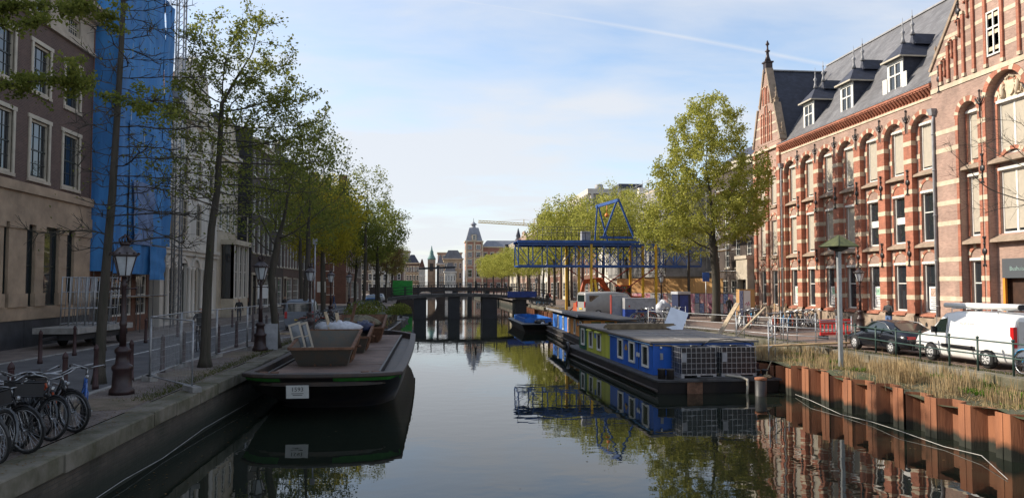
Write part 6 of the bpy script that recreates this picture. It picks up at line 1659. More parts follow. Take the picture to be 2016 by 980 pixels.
# --- left bank: low forked elm
tC = tree_meshes('c', 33, [(0, 0, 0), (-.15, 0, 1.6), (-.3, .1, 2.9)], [(.6, .5, 7.5, 2.6, 2.6, 2.6), (-.6, 0, 6.2, 2.2, 2.2, 2.2), (1.3, .3, 5.6, 2.0, 2.0, 1.4)], 620, .15, m_leaf_d, 3600, .115, step=.28, kill=.5, leaf_zmin=3.6, twig=.007, pexp=2.2)
tree('forked elm leaning over the quay behind the moored barge', (-6.35, 32.5, GZ), tC)
tD = tree_meshes('d', 41, [(0, 0, 0), (.1, 0, 3), (.2, .1, 5.0)], [(.2, .3, 10.2, 2.6, 2.8, 3.4), (1.4, 0, 8.0, 2.3, 2.3, 2.2), (-1.2, 0, 7.4, 2.3, 2.3, 1.8)], 620, .15, m_leaf_g, 4500, .16, step=.32, kill=.55, leaf_zmin=4.5, spread=.2)
tE = tree_meshes('e', 58, [(0, 0, 0), (-.1, 0, 2.4), (.05, .1, 4.4)], [(0, 0, 8.0, 3.4, 3.4, 2.9), (1.6, 0, 6.4, 2.2, 2.2, 1.8), (-1.6, .4, 6.2, 2.2, 2.2, 1.6)], 620, .16, m_leaf_g, 7600, .19, step=.34, kill=.6, leaf_zmin=3.6, spread=.26)
tree('dark leafed elm beside the grey van on the left quay', (-7.3, 45, GZ), tD, sc=.92)
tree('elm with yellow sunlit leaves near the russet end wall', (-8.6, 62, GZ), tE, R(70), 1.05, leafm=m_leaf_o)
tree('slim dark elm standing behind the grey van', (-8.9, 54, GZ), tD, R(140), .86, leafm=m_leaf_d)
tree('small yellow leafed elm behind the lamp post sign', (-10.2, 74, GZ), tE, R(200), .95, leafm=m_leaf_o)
tree('tall airy elm whose sunlit top stands clear of the roofs', (-6.9, 79, GZ), tD, R(30), 1.13, leafm=m_leaf_g)
tree('spreading green elm beside the left end of the bridge', (-6.2, 90, GZ), tE, R(110), 1.15, leafm=m_leaf_d)
tree('dark green elm just past the bridge on the left quay', (-7.2, 101, GZ), tD, R(250), .9, leafm=m_leaf_d)
tree('brown budding tree past the bridge on the left quay', (-6.8, 116, GZ), tE, R(10), .85, leafm=m_leaf_b)
tree('yellow green tree near the green container', (-6.6, 128, GZ), tE, R(290), .9, leafm=m_leaf_y)
tree('dark elm standing between the russet corner house and the bridge', (-9.4, 96, GZ), tE, R(330), 1.0, leafm=m_leaf_d)
# --- right bank: the big sunlit elm
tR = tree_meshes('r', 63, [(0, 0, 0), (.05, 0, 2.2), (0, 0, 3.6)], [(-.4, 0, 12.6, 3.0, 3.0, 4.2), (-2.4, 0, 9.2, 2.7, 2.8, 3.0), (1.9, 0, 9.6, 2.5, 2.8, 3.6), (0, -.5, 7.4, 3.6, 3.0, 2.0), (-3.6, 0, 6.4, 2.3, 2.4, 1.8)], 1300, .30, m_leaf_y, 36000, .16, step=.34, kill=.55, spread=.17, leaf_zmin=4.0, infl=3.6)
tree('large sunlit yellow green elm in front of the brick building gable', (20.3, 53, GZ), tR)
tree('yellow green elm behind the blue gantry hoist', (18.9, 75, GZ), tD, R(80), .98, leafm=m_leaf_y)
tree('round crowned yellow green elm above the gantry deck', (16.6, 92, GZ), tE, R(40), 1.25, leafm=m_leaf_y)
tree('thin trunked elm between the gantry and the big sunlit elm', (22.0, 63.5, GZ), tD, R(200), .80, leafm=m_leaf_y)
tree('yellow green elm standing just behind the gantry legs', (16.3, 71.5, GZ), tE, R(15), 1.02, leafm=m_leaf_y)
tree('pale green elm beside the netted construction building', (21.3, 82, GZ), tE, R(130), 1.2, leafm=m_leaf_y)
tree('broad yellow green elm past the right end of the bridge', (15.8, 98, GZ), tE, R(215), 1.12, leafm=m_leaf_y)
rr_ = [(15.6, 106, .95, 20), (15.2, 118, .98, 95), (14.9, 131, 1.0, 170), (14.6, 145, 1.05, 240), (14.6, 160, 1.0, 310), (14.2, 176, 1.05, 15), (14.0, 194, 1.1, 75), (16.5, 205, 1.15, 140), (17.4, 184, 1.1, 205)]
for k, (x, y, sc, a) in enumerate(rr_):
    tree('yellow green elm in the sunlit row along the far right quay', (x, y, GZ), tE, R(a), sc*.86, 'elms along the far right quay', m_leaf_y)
# --- overhanging branches of a tree standing just left of the view
def clumps(C, rg): return rg.random(len(C)) < .42
tO = tree_meshes('o', 77, [(0, 0, 0), (.1, .1, 2.6), (.5, .3, 4.6)], [(2.4, 1.6, 6.8, 2.2, 1.2, 1.1), (3.9, 2.0, 5.5, 1.5, .9, .45), (1.6, 1.4, 5.6, 1.6, 1.2, .8), (3.4, 1.8, 7.2, 1.6, .9, .7), (0, 0, 7, 2, 2, 2)], 330, .2, None, 0, .1, step=.22, kill=.55, infl=3.2, ntw=1)
def clump_leaves(trunkme, seed, zlo, ncl, m, per=46, rad=.15):
    rg = np.random.default_rng(seed); co = np.empty(len(trunkme.vertices)*3); trunkme.vertices.foreach_get('co', co); co = co.reshape(-1, 3)
    far = co[(co[:, 2] > zlo) & (np.hypot(co[:, 0], co[:, 1]) > 1.0)]
    # walk along: thin twigs only (vertices close to their neighbours) are near the outer crown
    c = far[rg.choice(len(far), ncl)]
    ax_ = rg.normal(size=(ncl, 3))*np.array([1, 1, .35]); ax_ /= np.linalg.norm(ax_, axis=1)[:, None]
    tt = rg.uniform(-1, 1, (ncl, per))[:, :, None]
    pts = (c[:, None, :]+ax_[:, None, :]*tt*rad*1.5+rg.normal(size=(ncl, per, 3))*rad*.34).reshape(-1, 3)
    return leaf_cloud('crown', pts, .062, m, rg)
cO = clump_leaves(tO[0], 5, 4.2, 640, m_leaf_g, 40, .13)
tree('elm branches with fluffy green seed clusters overhanging from beside the bridge', (-9.6, 11.5, GZ), (tO[0], cO))
# --- bare twigs reaching in from the right
tQ = tree_meshes('q', 83, [(0, 0, 0), (-.05, 0, 2.4), (-.2, 0, 4.4)], [(-1.7, 1.2, 6.6, 2.0, 1.6, 1.2), (-1.9, .9, 5.0, 1.5, 1.2, .7), (0, 0, 7, 1.6, 1.6, 1.5)], 300, .06, None, 0, .1, step=.2, kill=.5, ntw=3, lo_frac=.3, taper=.03, pexp=1.9, twig=.0055)
tree('bare young tree reaching in beside the brick building entrance', (18.3, 19.6, GZ), tQ)
# --- staked sapling by the parked bicycles
sg_ = tree_meshes('s', 91, [(0, 0, 0), (.02, 0, 2.5), (0, 0, 4.6)], [(0, 0, 4.8, .7, .7, 1.4)], 60, .045, m_leaf_g, 120, .06, step=.2, kill=.45)
tree('thin bare sapling tied between two wooden stakes', (20.9, 44.2, GZ), sg_, name='sapling')
m_stake = mat('wooden_stake', (.42, .28, .14), .85, .15, 6)
for dx in (-.35, .35):
    o = MB().tube([(0, 0, 0), (0, 0, 1.5)], .05, 7).build('wooden_stake', m_stake); o.location = (20.9+dx, 44.1, GZ); tag(o, 'round wooden stake supporting the thin sapling', 'stake', 'stakes of the sapling')
# ------------------------------------------------------------------ lamp posts
m_lglass = mat('lantern_glass', (.50, .53, .55), .15, .1, 4, spec=.6)
def lamp_proto():
    r_ = thing('lamp_post', 'x', 'lamp post')
    s = MB().lathe([(.30, 0), (.30, .1), (.24, .16), (.22, .55), (.25, .6), (.25, .66), (.17, .72), (.15, .95), (.19, 1.0), (.19, 1.06), (.11, 1.14)], 8); s.build('base', m_iron, r_)
    s = MB().lathe([(.085, 1.14), (.075, 1.6), (.09, 1.64), (.09, 1.70), (.065, 1.76), (.05, 2.55), (.08, 2.6), (.05, 2.66), (.06, 2.8)], 8); s.build('column', m_iron, r_)
    s = MB().tube([(-.26, 0, 2.52), (.26, 0, 2.52)], .02, 6)
    for sg in (-1, 1): s.ball((sg*.27, 0, 2.52), .04, 6, 4); s.tube([(sg*.04, 0, 2.66), (sg*.13, 0, 2.72), (sg*.12, 0, 2.83)], .014, 5)
    s.build('ladder_bar', m_iron, r_)
    lan = MB(); zb, zt, rb, rt = 2.82, 3.30, .14, .27
    for i in range(6):
        a = PI/3*i; lan.beam((rb*math.cos(a), rb*math.sin(a), zb), (rt*math.cos(a), rt*math.sin(a), zt), .022, .022)
        a2 = a+PI/3
        for rr_, z in ((rb, zb), (rt, zt)): lan.beam((rr_*math.cos(a), rr_*math.sin(a), z), (rr_*math.cos(a2), rr_*math.sin(a2), z), .03, .03)
    l = lan.build('lantern', m_iron, r_)
    for i in range(6):
        a, a2 = PI/3*i, PI/3*(i+1); k = .97
        MB().quad((rb*k*math.cos(a), rb*k*math.sin(a), zb), (rb*k*math.cos(a2), rb*k*math.sin(a2), zb), (rt*k*math.cos(a2), rt*k*math.sin(a2), zt), (rt*k*math.cos(a), rt*k*math.sin(a), zt)).build('glass_pane', m_lglass, l)
    s = MB().lathe([(.30, 3.30), (.33, 3.33), (.27, 3.38), (.16, 3.48), (.10, 3.52), (.10, 3.55)], 12); s.build('hood', mat('lantern_hood', (.10, .085, .085), .35, .2, 6, metal=.4), r_)
    s = MB()
    for i in range(12): a = PI/6*i; s.ball((.315*math.cos(a), .315*math.sin(a), 3.36), .028, 5, 4)
    s.build('hood_beading', m_iron, r_)
    s = MB().lathe([(.10, 3.55), (.13, 3.60), (.09, 3.63)], 10)
    for i in range(5): a = 2*PI*i/5; s.tube([(.10*math.cos(a), .10*math.sin(a), 3.61), (.14*math.cos(a), .14*math.sin(a), 3.70), (.04*math.cos(a), .04*math.sin(a), 3.78)], .018, 5)
    s.ball((0, 0, 3.80), .035, 6, 5); s.build('crown', m_iron, r_)
    return r_
LP = lamp_proto(); LP.location = (-7.37, 19.26, GZ); LP['label'] = 'tall crowned cast iron lamp post near the parked bicycles'
for (x, y, lab) in ((-6.77, 31.3, 'crowned cast iron lamp post just behind the moored barge bow'), (-6.6, 42.6, 'crowned lamp post beside the dark leafed elm'), (-7.35, 57, 'crowned lamp post behind the grey van'), (-7.2, 68, 'crowned lamp post near the yellow leafed elms'),
                    (25.1, 42.6, 'dark red crowned lamp post in front of the banded brick building'), (19.2, 62.5, 'crowned lamp post in front of the poster hoarding'), (14.2, 103, 'crowned lamp post at the right end of the bridge')):
    dup(LP, (x, y, GZ), R(20), lab)
# ------------------------------------------------------------------ bollards
m_boll = mat('bollard_brown', (.045, .018, .018), .6, .25, 5)
bo = thing('bollard', 'slim brown street bollard with a pointed cap along the carriageway', 'bollard', (0, 0, 0), 0, 'bollards along the carriageway')
MB().lathe([(.085, 0), (.085, .1), (.07, .12), (.055, .95), (.065, .97)], 8).build('shaft', m_boll, bo); MB().lathe([(.065, .97), (.065, 1.02), (.04, 1.08), (.005, 1.12)], 8).build('cap', m_boll, bo)
bp_ = [(-8.11, 21.8), (-8.36, 20.2), (-8.0, 23.9), (-8.05, 26.0), (-8.05, 28.2), (-8.1, 30.3), (-8.15, 33.2), (-8.2, 36.4), (-8.25, 39.5), (-8.3, 42.6), (-12.7, 24.0), (-12.9, 26.9), (-13.1, 29.8), (-12.9, 31.9), (-12.8, 36.0), (-12.7, 40.0), (-12.6, 44.0), (-12.3, 49), (-12.2, 54), (-8.1, 18.0), (-8.1, 15.8)]
bo.location = (*bp_[0], GZ)
for x, y in bp_[1:]: dup(bo, (x, y, GZ))
# ------------------------------------------------------------------ bicycles
m_tyre = mat('tyre_rubber', (.015, .015, .015), .8, .2); m_chrome = mat('chrome', (.36, .37, .38), .35, .1, 5, metal=.9); m_saddle = mat('saddle_vinyl', (.02, .018, .017), .5, .2)
m_bk = mat('bike_black', (.015, .015, .017), .35, .1); m_bblue = mat('bike_blue', (.02, .10, .35), .35, .1); m_bred = mat('bike_orange_red', (.5, .09, .03), .35, .1); m_bwhite = mat('bike_white', (.6, .6, .58), .35, .1); m_bsky = mat('bike_sky_blue', (.05, .38, .75), .35, .1); m_bgrey = mat('bike_grey', (.12, .13, .14), .35, .1); m_crate = mat('black_crate', (.012, .012, .013), .6)
def wheel_mesh(lod):
    R_ = .345; n = 22 if lod else 14
    t_ = MB().tube([(R_*math.cos(2*PI*i/n), 0, R_*math.sin(2*PI*i/n)) for i in range(n)], .022 if lod else .024, 6 if lod else 4, closed=True).mesh('tyre', m_tyre)
    r_ = MB().tube([(.315*math.cos(2*PI*i/n), 0, .315*math.sin(2*PI*i/n)) for i in range(n)], .014, 5 if lod else 3, closed=True).mesh('rim', m_chrome)
    s = MB(); ns = 22 if lod else 9
    for i in range(ns): a = 2*PI*i/ns; s.beam((.02*math.cos(a+1), (-1)**i*.02, .02*math.sin(a+1)), (.31*math.cos(a), 0, .31*math.sin(a)), .004 if lod else .007, .004 if lod else .007)
    s.tube([(0, -.05, 0), (0, .05, 0)], .02, 6)
    return t_, r_, s.mesh('spokes', m_chrome)
WM = {0: wheel_mesh(0), 1: wheel_mesh(1)}
def bike_proto(col, lod=1, basket=None, rack=True, style=0):
    b = thing('bicycle', 'x', 'bicycle'); n = 7 if lod else 4
    Rw = .367; WB = .54
    for x in (-WB, WB):
        w = link('wheel', WM[lod][0], b, (x, 0, Rw)); link('rim', WM[lod][1], w); link('spokes', WM[lod][2], w)
        s = MB(); s.tube([(x+.385*math.cos(a), 0, Rw+.385*math.sin(a)) for a in np.linspace(R(-10 if x > 0 else 20), R(165 if x > 0 else 200), 9)], .02, 4, cap=False); s.build('mudguard', col, b)
    bb = (-.08, 0, .30); st = (-.24, 0, .82); ht = (.33, 0, .88); hb = (.37, 0, .66)
    f = MB().tube([bb, st], .018, n).tube([hb, ht], .02, n)
    if style == 0: f.tube([bb, (.1, 0, .34), hb], .019, n).tube([(-.19, 0, .62), (.05, 0, .52), ht], .017, n)     # step-through
    else: f.tube([bb, hb], .019, n).tube([(-.22, 0, .79), (.34, 0, .84)], .017, n)
    for sg in (-1, 1): f.tube([bb, (-WB, sg*.05, Rw)], .011, n).tube([(-.22, 0, .76), (-WB, sg*.05, Rw)], .010, n)
    f.build('frame', col, b)
    s = MB()
    for sg in (-1, 1): s.tube([hb, (.40, sg*.05, .56), (WB, sg*.05, Rw)], .012, n)
    s.build('fork', col, b)
    s = MB().tube([ht, (.30, 0, 1.0)], .014, n)
    for sg in (-1, 1): s.tube([(.30, 0, 1.0), (.36, sg*.12, 1.05), (.30, sg*.27, 1.08), (.12, sg*.30, 1.03)], .012, n)
    s.build('handlebar', m_chrome, b)
    s = MB()
    for sg in (-1, 1): s.tube([(.22, sg*.295, 1.055), (.10, sg*.30, 1.025)], .019, n)
    s.build('grip', m_saddle, b)
    s = MB().hexa([(-.40, -.10, .93), (-.40, .10, .93), (-.12, .03, .95), (-.12, -.03, .95), (-.40, -.11, 1.0), (-.40, .11, 1.0), (-.12, .025, .99), (-.12, -.025, .99)]); s.tube([st, (-.28, 0, .94)], .014, n); s.build('saddle', m_saddle, b)
    MB().box(-.5, .02, .03, .055, .27, .40).build('chain_case', m_bk, b)
    s = MB().tube([(-.08, -.09, .30), (-.08, .09, .30)], .012, n).tube([(-.08, .09, .30), (.03, .1, .17)], .01, 4).tube([(-.08, -.09, .30), (-.19, -.1, .43)], .01, 4).box(.0, .08, .09, .17, .15, .18).box(-.23, -.15, -.17, -.09, .42, .45); s.build('crank', m_chrome, b)
    if rack:
        s = MB()
        for sg in (-1, 1): s.tube([(-.24, sg*.06, .79), (-.8, sg*.06, .79)], .008, 4).tube([(-.62, sg*.07, .79), (-WB, sg*.06, Rw)], .007, 4)
        for x in (-.4, -.55, -.72): s.tube([(x, -.06, .79), (x, .06, .79)], .007, 4)
        s.build('rear_rack', m_bk, b)
    if basket:
        s = MB(); x0, x1, z0, z1 = .38, .72, .86, 1.08; w = .22
        for z in (z0, z1): s.tube([(x0, -w, z), (x1, -w, z), (x1, w, z), (x0, w, z)], .012, 4, closed=True)
        for (a, e) in (((x0, -w), (x1, -w)), ((x1, -w), (x1, w)), ((x1, w), (x0, w)), ((x0, w), (x0, -w))): s.quad((*a, z0), (*e, z0), (*e, z1-.02), (*a, z1-.02))
        s.quad((x0, -w, z0), (x1, -w, z0), (x1, w, z0), (x0, w, z0)); s.build('front_crate', m_crate, b, fix=False)
    MB().ball((.42, 0, .86), .04, 6, 5).build('headlamp', m_chrome, b)
    MB().tube([(-.3, -.04, .3), (-.34, -.2, .01)], .01, 4).build('kickstand', m_bk, b)
    return b
def place_bike(p, loc, rz, label, lean=0.0, group=None):
    c = dup(p, loc, rz, label, group); c.rotation_euler = (lean, 0, rz); return c
BP = {}
for k, (c, kw) in enumerate({'black': (m_bk, {}), 'blackc': (m_bk, {'basket': 1}), 'blue': (m_bblue, {'rack': False}), 'red': (m_bred, {}), 'white': (m_bwhite, {}), 'grey': (m_bgrey, {'style': 1})}.items()): BP[c] = bike_proto(kw[0], 1, **kw[1])
nb = [('blackc', -6.75, 11.4, -28, 'black bicycle with a front crate at the head of the quay cluster'), ('grey', -6.85, 11.8, -34, 'grey bicycle squeezed behind the crate bicycle'), ('black', -6.7, 12.15, -22, 'black bicycle with its front wheel on the coping edge'), ('blackc', -6.9, 12.5, -36, 'black bicycle with a second front crate against the hoop rack'),
      ('white', -6.95, 12.95, -40, 'white framed bicycle among the black ones on the quay'), ('black', -6.8, 13.3, -26, 'black bicycle pressed against the white framed one'), ('grey', -7.1, 13.7, 150, 'grey bicycle parked the other way round in the cluster'), ('black', -6.75, 14.15, -24, 'black bicycle with a pale rim facing the canal'), ('black', -6.85, 14.5, -30, 'black bicycle tucked beside the pale rimmed one'), ('red', -7.15, 15.0, -52, 'orange red bicycle behind the hoop rack'),
      ('blue', -6.75, 15.55, -66, 'small blue bicycle with raised handlebars at the end of the cluster'), ('black', -7.7, 12.6, -30, 'black bicycle in the second line near the carriageway'), ('grey', -7.6, 13.3, -26, 'grey bicycle in the second line near the carriageway'), ('black', -7.6, 14.0, -38, 'black bicycle leaning in the second line behind the hoop rack'), ('black', -7.55, 11.8, -30, 'black bicycle at the back of the quay cluster')]
rs = random.Random(15)
nb = [(k, x, 12.15+(y-11.4)*.86, a, l) for k, x, y, a, l in nb]
for k, x, y, a, lab in nb: place_bike(BP[k], (x, y, GZ+.004), R(a), lab, R(rs.uniform(-9, 9)))
# hoop racks
for k, (x, y) in enumerate(((-6.9, 13.45), (-6.85, 15.0))):
    o = MB().tube([(-.4, 0, 0), (-.4, 0, .68), (-.34, 0, .76), (.34, 0, .76), (.4, 0, .68), (.4, 0, 0)], .025, 7).build('hoop_rack', m_galv); o.location = (x, y, GZ); o.rotation_euler = (0, 0, R(-50)); tag(o, ['galvanised hoop rack between the crate bicycles', 'galvanised hoop rack beside the orange red bicycle'][k], 'bike rack')
FP = {k: bike_proto(m, 0, style=st) for k, m, st in (('black', m_bk, 0), ('grey', m_bgrey, 1), ('blue', m_bsky, 0), ('red', m_bred, 0), ('white', m_bwhite, 1))}
cols = ['black', 'grey', 'black', 'white', 'black', 'grey', 'blue', 'black', 'red']
NAMES = {'black': 'black', 'grey': 'grey', 'blue': 'sky blue', 'red': 'orange red', 'white': 'white'}
def bike_row(n, x0, y0, x1, y1, a, where, grp, jx=.25, seed=1):
    q = random.Random(seed)
    for i in range(n):
        u = (i+.5)/n; k = q.choice(cols)
        place_bike(FP[k], (x0+(x1-x0)*u+q.uniform(-jx, jx), y0+(y1-y0)*u+q.uniform(-.15, .15), GZ+.004), R(a+q.uniform(-12, 12)+(180 if q.random() < .3 else 0)), '%s bicycle parked %s' % (NAMES[k], where), R(q.uniform(-10, 10)), grp)
bike_row(20, 18.2, 40.2, 24.6, 47.0, 60, 'in the packed row before the banded brick building', 'bicycles packed before the brick building', .5, 3)
bike_row(12, 18.0, 43.2, 22.0, 50.0, 70, 'in the packed row before the banded brick building', 'bicycles packed before the brick building', .5, 4)
bike_row(12, 14.8, 47.5, 17.4, 53.5, 75, 'beside the big sunlit elm', 'bicycles beside the sunlit elm', .3, 5)
bike_row(5, 13.6, 48.5, 14.5, 50.5, 20, 'at the bank rail near the blue container', 'bicycles by the blue container', .3, 6)
bike_row(8, -6.8, 41.0, -6.4, 52.0, 10, 'along the left quay by the grey van', 'bicycles by the grey van', .4, 7)
bike_row(8, -6.0, 64, -5.4, 74, 20, 'along the left quay under the elms', 'bicycles under the far elms', .4, 8)
bike_row(14, 13.8, 90, 15.0, 112, 15, 'along the far right quay past the bridge', 'bicycles past the bridge', .4, 9)
# sky blue bicycle at the railing
q_ = bike_proto(m_bsky, 1); q_.location = (16.98, 19.9, GZ+.004); q_.rotation_euler = (R(4), 0, R(92)); q_['label'] = 'sky blue bicycle leaning on the green bank railing'
for d in (FP, BP):
    for p in d.values(): kill(p)
# ------------------------------------------------------------------ cyclist on the left street
FPc = bike_proto(m_bk, 0); FPc.location = (-9.2, 31.6, GZ+.004); FPc.rotation_euler = (0, 0, R(-80)); FPc['label'] = 'black bicycle being ridden down the left street'
person('person in dark clothes riding a bicycle down the left street', (-9.19, 31.75, GZ+.12), R(190), j_black, m_dtrous, 'ride', sc=.92)
# ------------------------------------------------------------------ left: construction fence panels
def fence(label, a, b, h=1.72):
    a, b = Vector(a), Vector(b); L_ = (b-a).length; ang = math.atan2(b.y-a.y, b.x-a.x)
    r_ = thing('construction_fence', label, 'fence', a, ang)
    s = MB().tube([(0, 0, 0), (0, 0, h)], .022, 7).tube([(L_, 0, 0), (L_, 0, h)], .022, 7); 
    s.build('upright', m_galv, r_)
    for z in (.12, h): MB().tube([(0, 0, z), (L_, 0, z)], .02, 7).build('rail', m_galv, r_)
    m = MB(); n = int(L_/.09)
    for i in range(1, n): m.beam((i*L_/n, 0, .12), (i*L_/n, 0, h), .0035, .0035)
    for i in range(1, 8): m.beam((0, 0, .12+i*(h-.12)/8), (L_, 0, .12+i*(h-.12)/8), .0035, .0035)
    w = m.build('wire_mesh', m_galv, r_); w['kind'] = 'stuff'
    for x in (0, L_): MB().box(x-.32, x+.32, -.11, .11, -.0, .13).build('concrete_foot', m_kerb, r_)
    return r_
fence('galvanised construction fence panel running from the lamp post to the quay edge', (-7.65, 21.9, GZ), (-5.85, 19.6, GZ))
fence('galvanised construction fence panel along the kerb before the big elm', (-7.7, 22.0, GZ), (-7.9, 25.2, GZ))
fence('galvanised fence panel along the kerb behind the big elm', (-7.9, 25.3, GZ), (-7.7, 28.5, GZ))
fence('galvanised fence panel along the kerb beside the barge skips', (-7.7, 28.6, GZ), (-7.4, 31.8, GZ))
fence('galvanised fence panel along the kerb leading towards the grey van', (-7.4, 31.9, GZ), (-7.2, 36.5, GZ))
fence('galvanised fence panel closing the quay before the grey van', (-7.2, 36.6, GZ), (-5.9, 39.5, GZ))
o = MB().box(-.09, .09, -.004, .004, -.09, .09).build('warning_sign', m_gyel); o.location = (-7.78, 27.2, 2.3); o.rotation_euler = (0, 0, R(85)); tag(o, 'small yellow warning plate fixed to the fence', 'sign')
# grass along the quay edge
rg = np.random.default_rng(3)
CL = [1.0]
def blades(n, fx, hmin, hmax, m, name, label, w=.008, lean=.25):
    P = fx(n); h = rg.uniform(hmin, hmax, n)*CL[0]; CL[0] = 1.0; a = rg.uniform(0, 2*PI, n)
    d = np.stack([np.cos(a), np.sin(a), np.zeros(n)], 1)*w; tip = P+np.stack([rg.normal(size=n)*lean*h, rg.normal(size=n)*lean*h, h], 1); mid = P+(tip-P)*.55; mid[:, 2] += h*.08
    V = np.empty((n, 5, 3)); V[:, 0] = P-d; V[:, 1] = P+d; V[:, 2] = mid+d*.8; V[:, 3] = tip; V[:, 4] = mid-d*.8
    me = bpy.data.meshes.new(name); me.vertices.add(5*n); me.vertices.foreach_set('co', V.ravel()); me.loops.add(5*n); me.loops.foreach_set('vertex_index', np.arange(5*n, dtype=np.int32)); me.polygons.add(n)
    me.polygons.foreach_set('loop_start', np.arange(0, 5*n, 5, dtype=np.int32)); me.polygons.foreach_set('loop_total', np.full(n, 5, dtype=np.int32)); me.materials.append(m); me.update(); me.validate()
    return tag(link(name, me), label, name.replace('_', ' '), kind='stuff')
m_grass = leaf_mat('grass_blade', (.045, .06, .015), (.11, .12, .03), .3); m_reed = leaf_mat('dry_reed', (.30, .21, .11), (.52, .40, .23), .25); m_weed = leaf_mat('bank_weed', (.05, .12, .015), (.14, .24, .03), .35)
def qg(n):
    y = rg.uniform(18, 46, n); return np.stack([-6.28-np.abs(rg.normal(size=n))*.28, y, np.full(n, GZ)], 1)
blades(5000, qg, .02, .07, m_grass, 'quay_grass', 'short grass tufts along the back of the quay coping', .006, .6)
def reedpos(n):
    y = rg.uniform(8, 31, n); u = rg.random(n)**.8; cl_ = .5+.5*np.sin(y*2.3+u*5)*np.sin(y*.9+1)+.3*np.sin(u*9+y*1.3)
    keep = rg.random(n) < np.clip(.1+.9*cl_, .08, 1)
    y, u = y[keep], u[keep]; xi = np.array([edge_pt(REDGE, v) for v in y]); xo = 12.25
    P = np.stack([xo+(xi-.15-xo)*u, y, np.array([bank_z(a, b) for a, b in zip(u, y)])-.06], 1)
    return P if len(P) >= n else P[rg.integers(0, len(P), n)]
def clumppos(n):
    c = reedpos(420)[:420]; k = rg.integers(0, len(c), n); wt = rg.random(len(c))**1.5; k = rg.choice(len(c), n, p=wt/wt.sum())
    P = c[k]+np.stack([rg.normal(size=n)*.13, rg.normal(size=n)*.16, np.zeros(n)], 1); P[:, 0] = np.clip(P[:, 0], 12.2, None)
    CL[0] = (.55+.75*rg.random(len(c)))[k]
    return P
blades(8500, clumppos, .22, .62, m_reed, 'dry_reeds', 'dry straw coloured reeds standing on the bank behind the sheet piles', .0085, .10)
blades(9000, reedpos, .05, .2, m_reed, 'reed_litter', 'broken reed stems lying on the bank', .008, 1.3)
def weedpos(n):
    P = reedpos(n*3); m = (np.sin(P[:, 1]*1.1)*np.sin(P[:, 0]*1.6+P[:, 1]*.5) > .15) & (P[:, 0] > 13.2); P = P[m]; return P[rg.integers(0, len(P), n)]
blades(12000, weedpos, .06, .24, m_weed, 'bank_weeds', 'low green weeds between the dry reeds', .018, .7)
def edgegrass(n):
    y = rg.uniform(10, 48, n); xi = np.array([edge_pt(REDGE, v) for v in y]); return np.stack([xi+.42+np.abs(rg.normal(size=n))*.12, y, np.full(n, GZ-.01)], 1)
blades(6000, edgegrass, .03, .09, m_grass, 'kerb_grass', 'thin grass along the back of the old quay coping', .006, .5)
def farreed(n):
    y = rg.uniform(62, 84, n); return np.stack([rg.uniform(12.5, 13.2, n), y, np.full(n, .75)], 1)
blades(2500, farreed, .3, .7, m_reed, 'far_reeds', 'dry reeds on the bank before the bridge', .02, .15)
# ------------------------------------------------------------------ right bank: railing, pole with green roof, works rails
m_rgreen = mat('railing_green', (.03, .065, .055), .5, .15, 4)
rl = thing('bank_railing', 'dark green two bar bank railing beside the parked car and van', 'railing', (16.62, 21, GZ))
pts = [(16.6, 15.0), (16.6, 16.5), (16.58, 18.2), (16.56, 20.3), (16.61, 21.8), (16.62, 23.1), (16.7, 24.7), (16.85, 26.3), (17.05, 27.9), (17.15, 29.5), (17.6, 31.0)]
for x, y in pts:
    wb(MB().tube([(x, y, GZ), (x, y, GZ+.98)], .032, 7).lathe([(.05, .98), (.05, 1.02), (.02, 1.05)], 7, (x, y, GZ)), 'post', m_rgreen, rl, rl)
for h in (.50, .93): wb(MB().tube([(x-.0, y, GZ+h) for x, y in pts], .024, 7), 'rail', m_rgreen, rl, rl)
bh_ = thing('bird_roof_pole', 'square grey pole with a mossy green pyramid roof on the reed bank', 'pole', (14.1, 25.2, .75))
MB().box(-.06, .06, -.06, .06, -.3, 4.25).build('post', mat('grey_steel_post', (.33, .34, .34), .5, .1, 4, metal=.3), bh_)
s = MB(); n = 6; Rr = .74
for i in range(n):
    a, a2 = 2*PI*i/n, 2*PI*(i+1)/n
    s.poly([(Rr*math.cos(a), Rr*math.sin(a), 4.28), (Rr*math.cos(a2), Rr*math.sin(a2), 4.28), (.03*math.cos(a2), .03*math.sin(a2), 4.68), (.03*math.cos(a), .03*math.sin(a), 4.68)])
    s.poly([(Rr*math.cos(a2), Rr*math.sin(a2), 4.28), (Rr*math.cos(a), Rr*math.sin(a), 4.28), (.1*math.cos(a), .1*math.sin(a), 4.26), (.1*math.cos(a2), .1*math.sin(a2), 4.26)])
s.build('roof', mat('mossy_green_roof', (.11, .125, .045), .85, .2, 6, .3, col2=(.055, .065, .03)), bh_, fix=False)
MB().lathe([(.12, 4.12), (.34, 4.2), (.34, 4.27)], 6).build('nest_box', m_tar, bh_)
for i in range(6): a = PI/3*i; MB().beam((Rr*math.cos(a), Rr*math.sin(a), 4.285), (0, 0, 4.69), .03, .02).build('hip_ridge', MATS['mossy_green_roof'], bh_)
wr = thing('tube_work_rail', 'grey scaffold tube work railing along the bank behind the houseboats', 'railing', (14, 36, GZ))
tp = [(12.6, 27.6), (13.6, 29.2), (14.8, 30.6), (16.4, 31.3), (18.2, 31.6)]; tq = [(13.3, 46), (14.3, 42), (15.6, 38), (16.6, 35), (17.9, 32.3)]
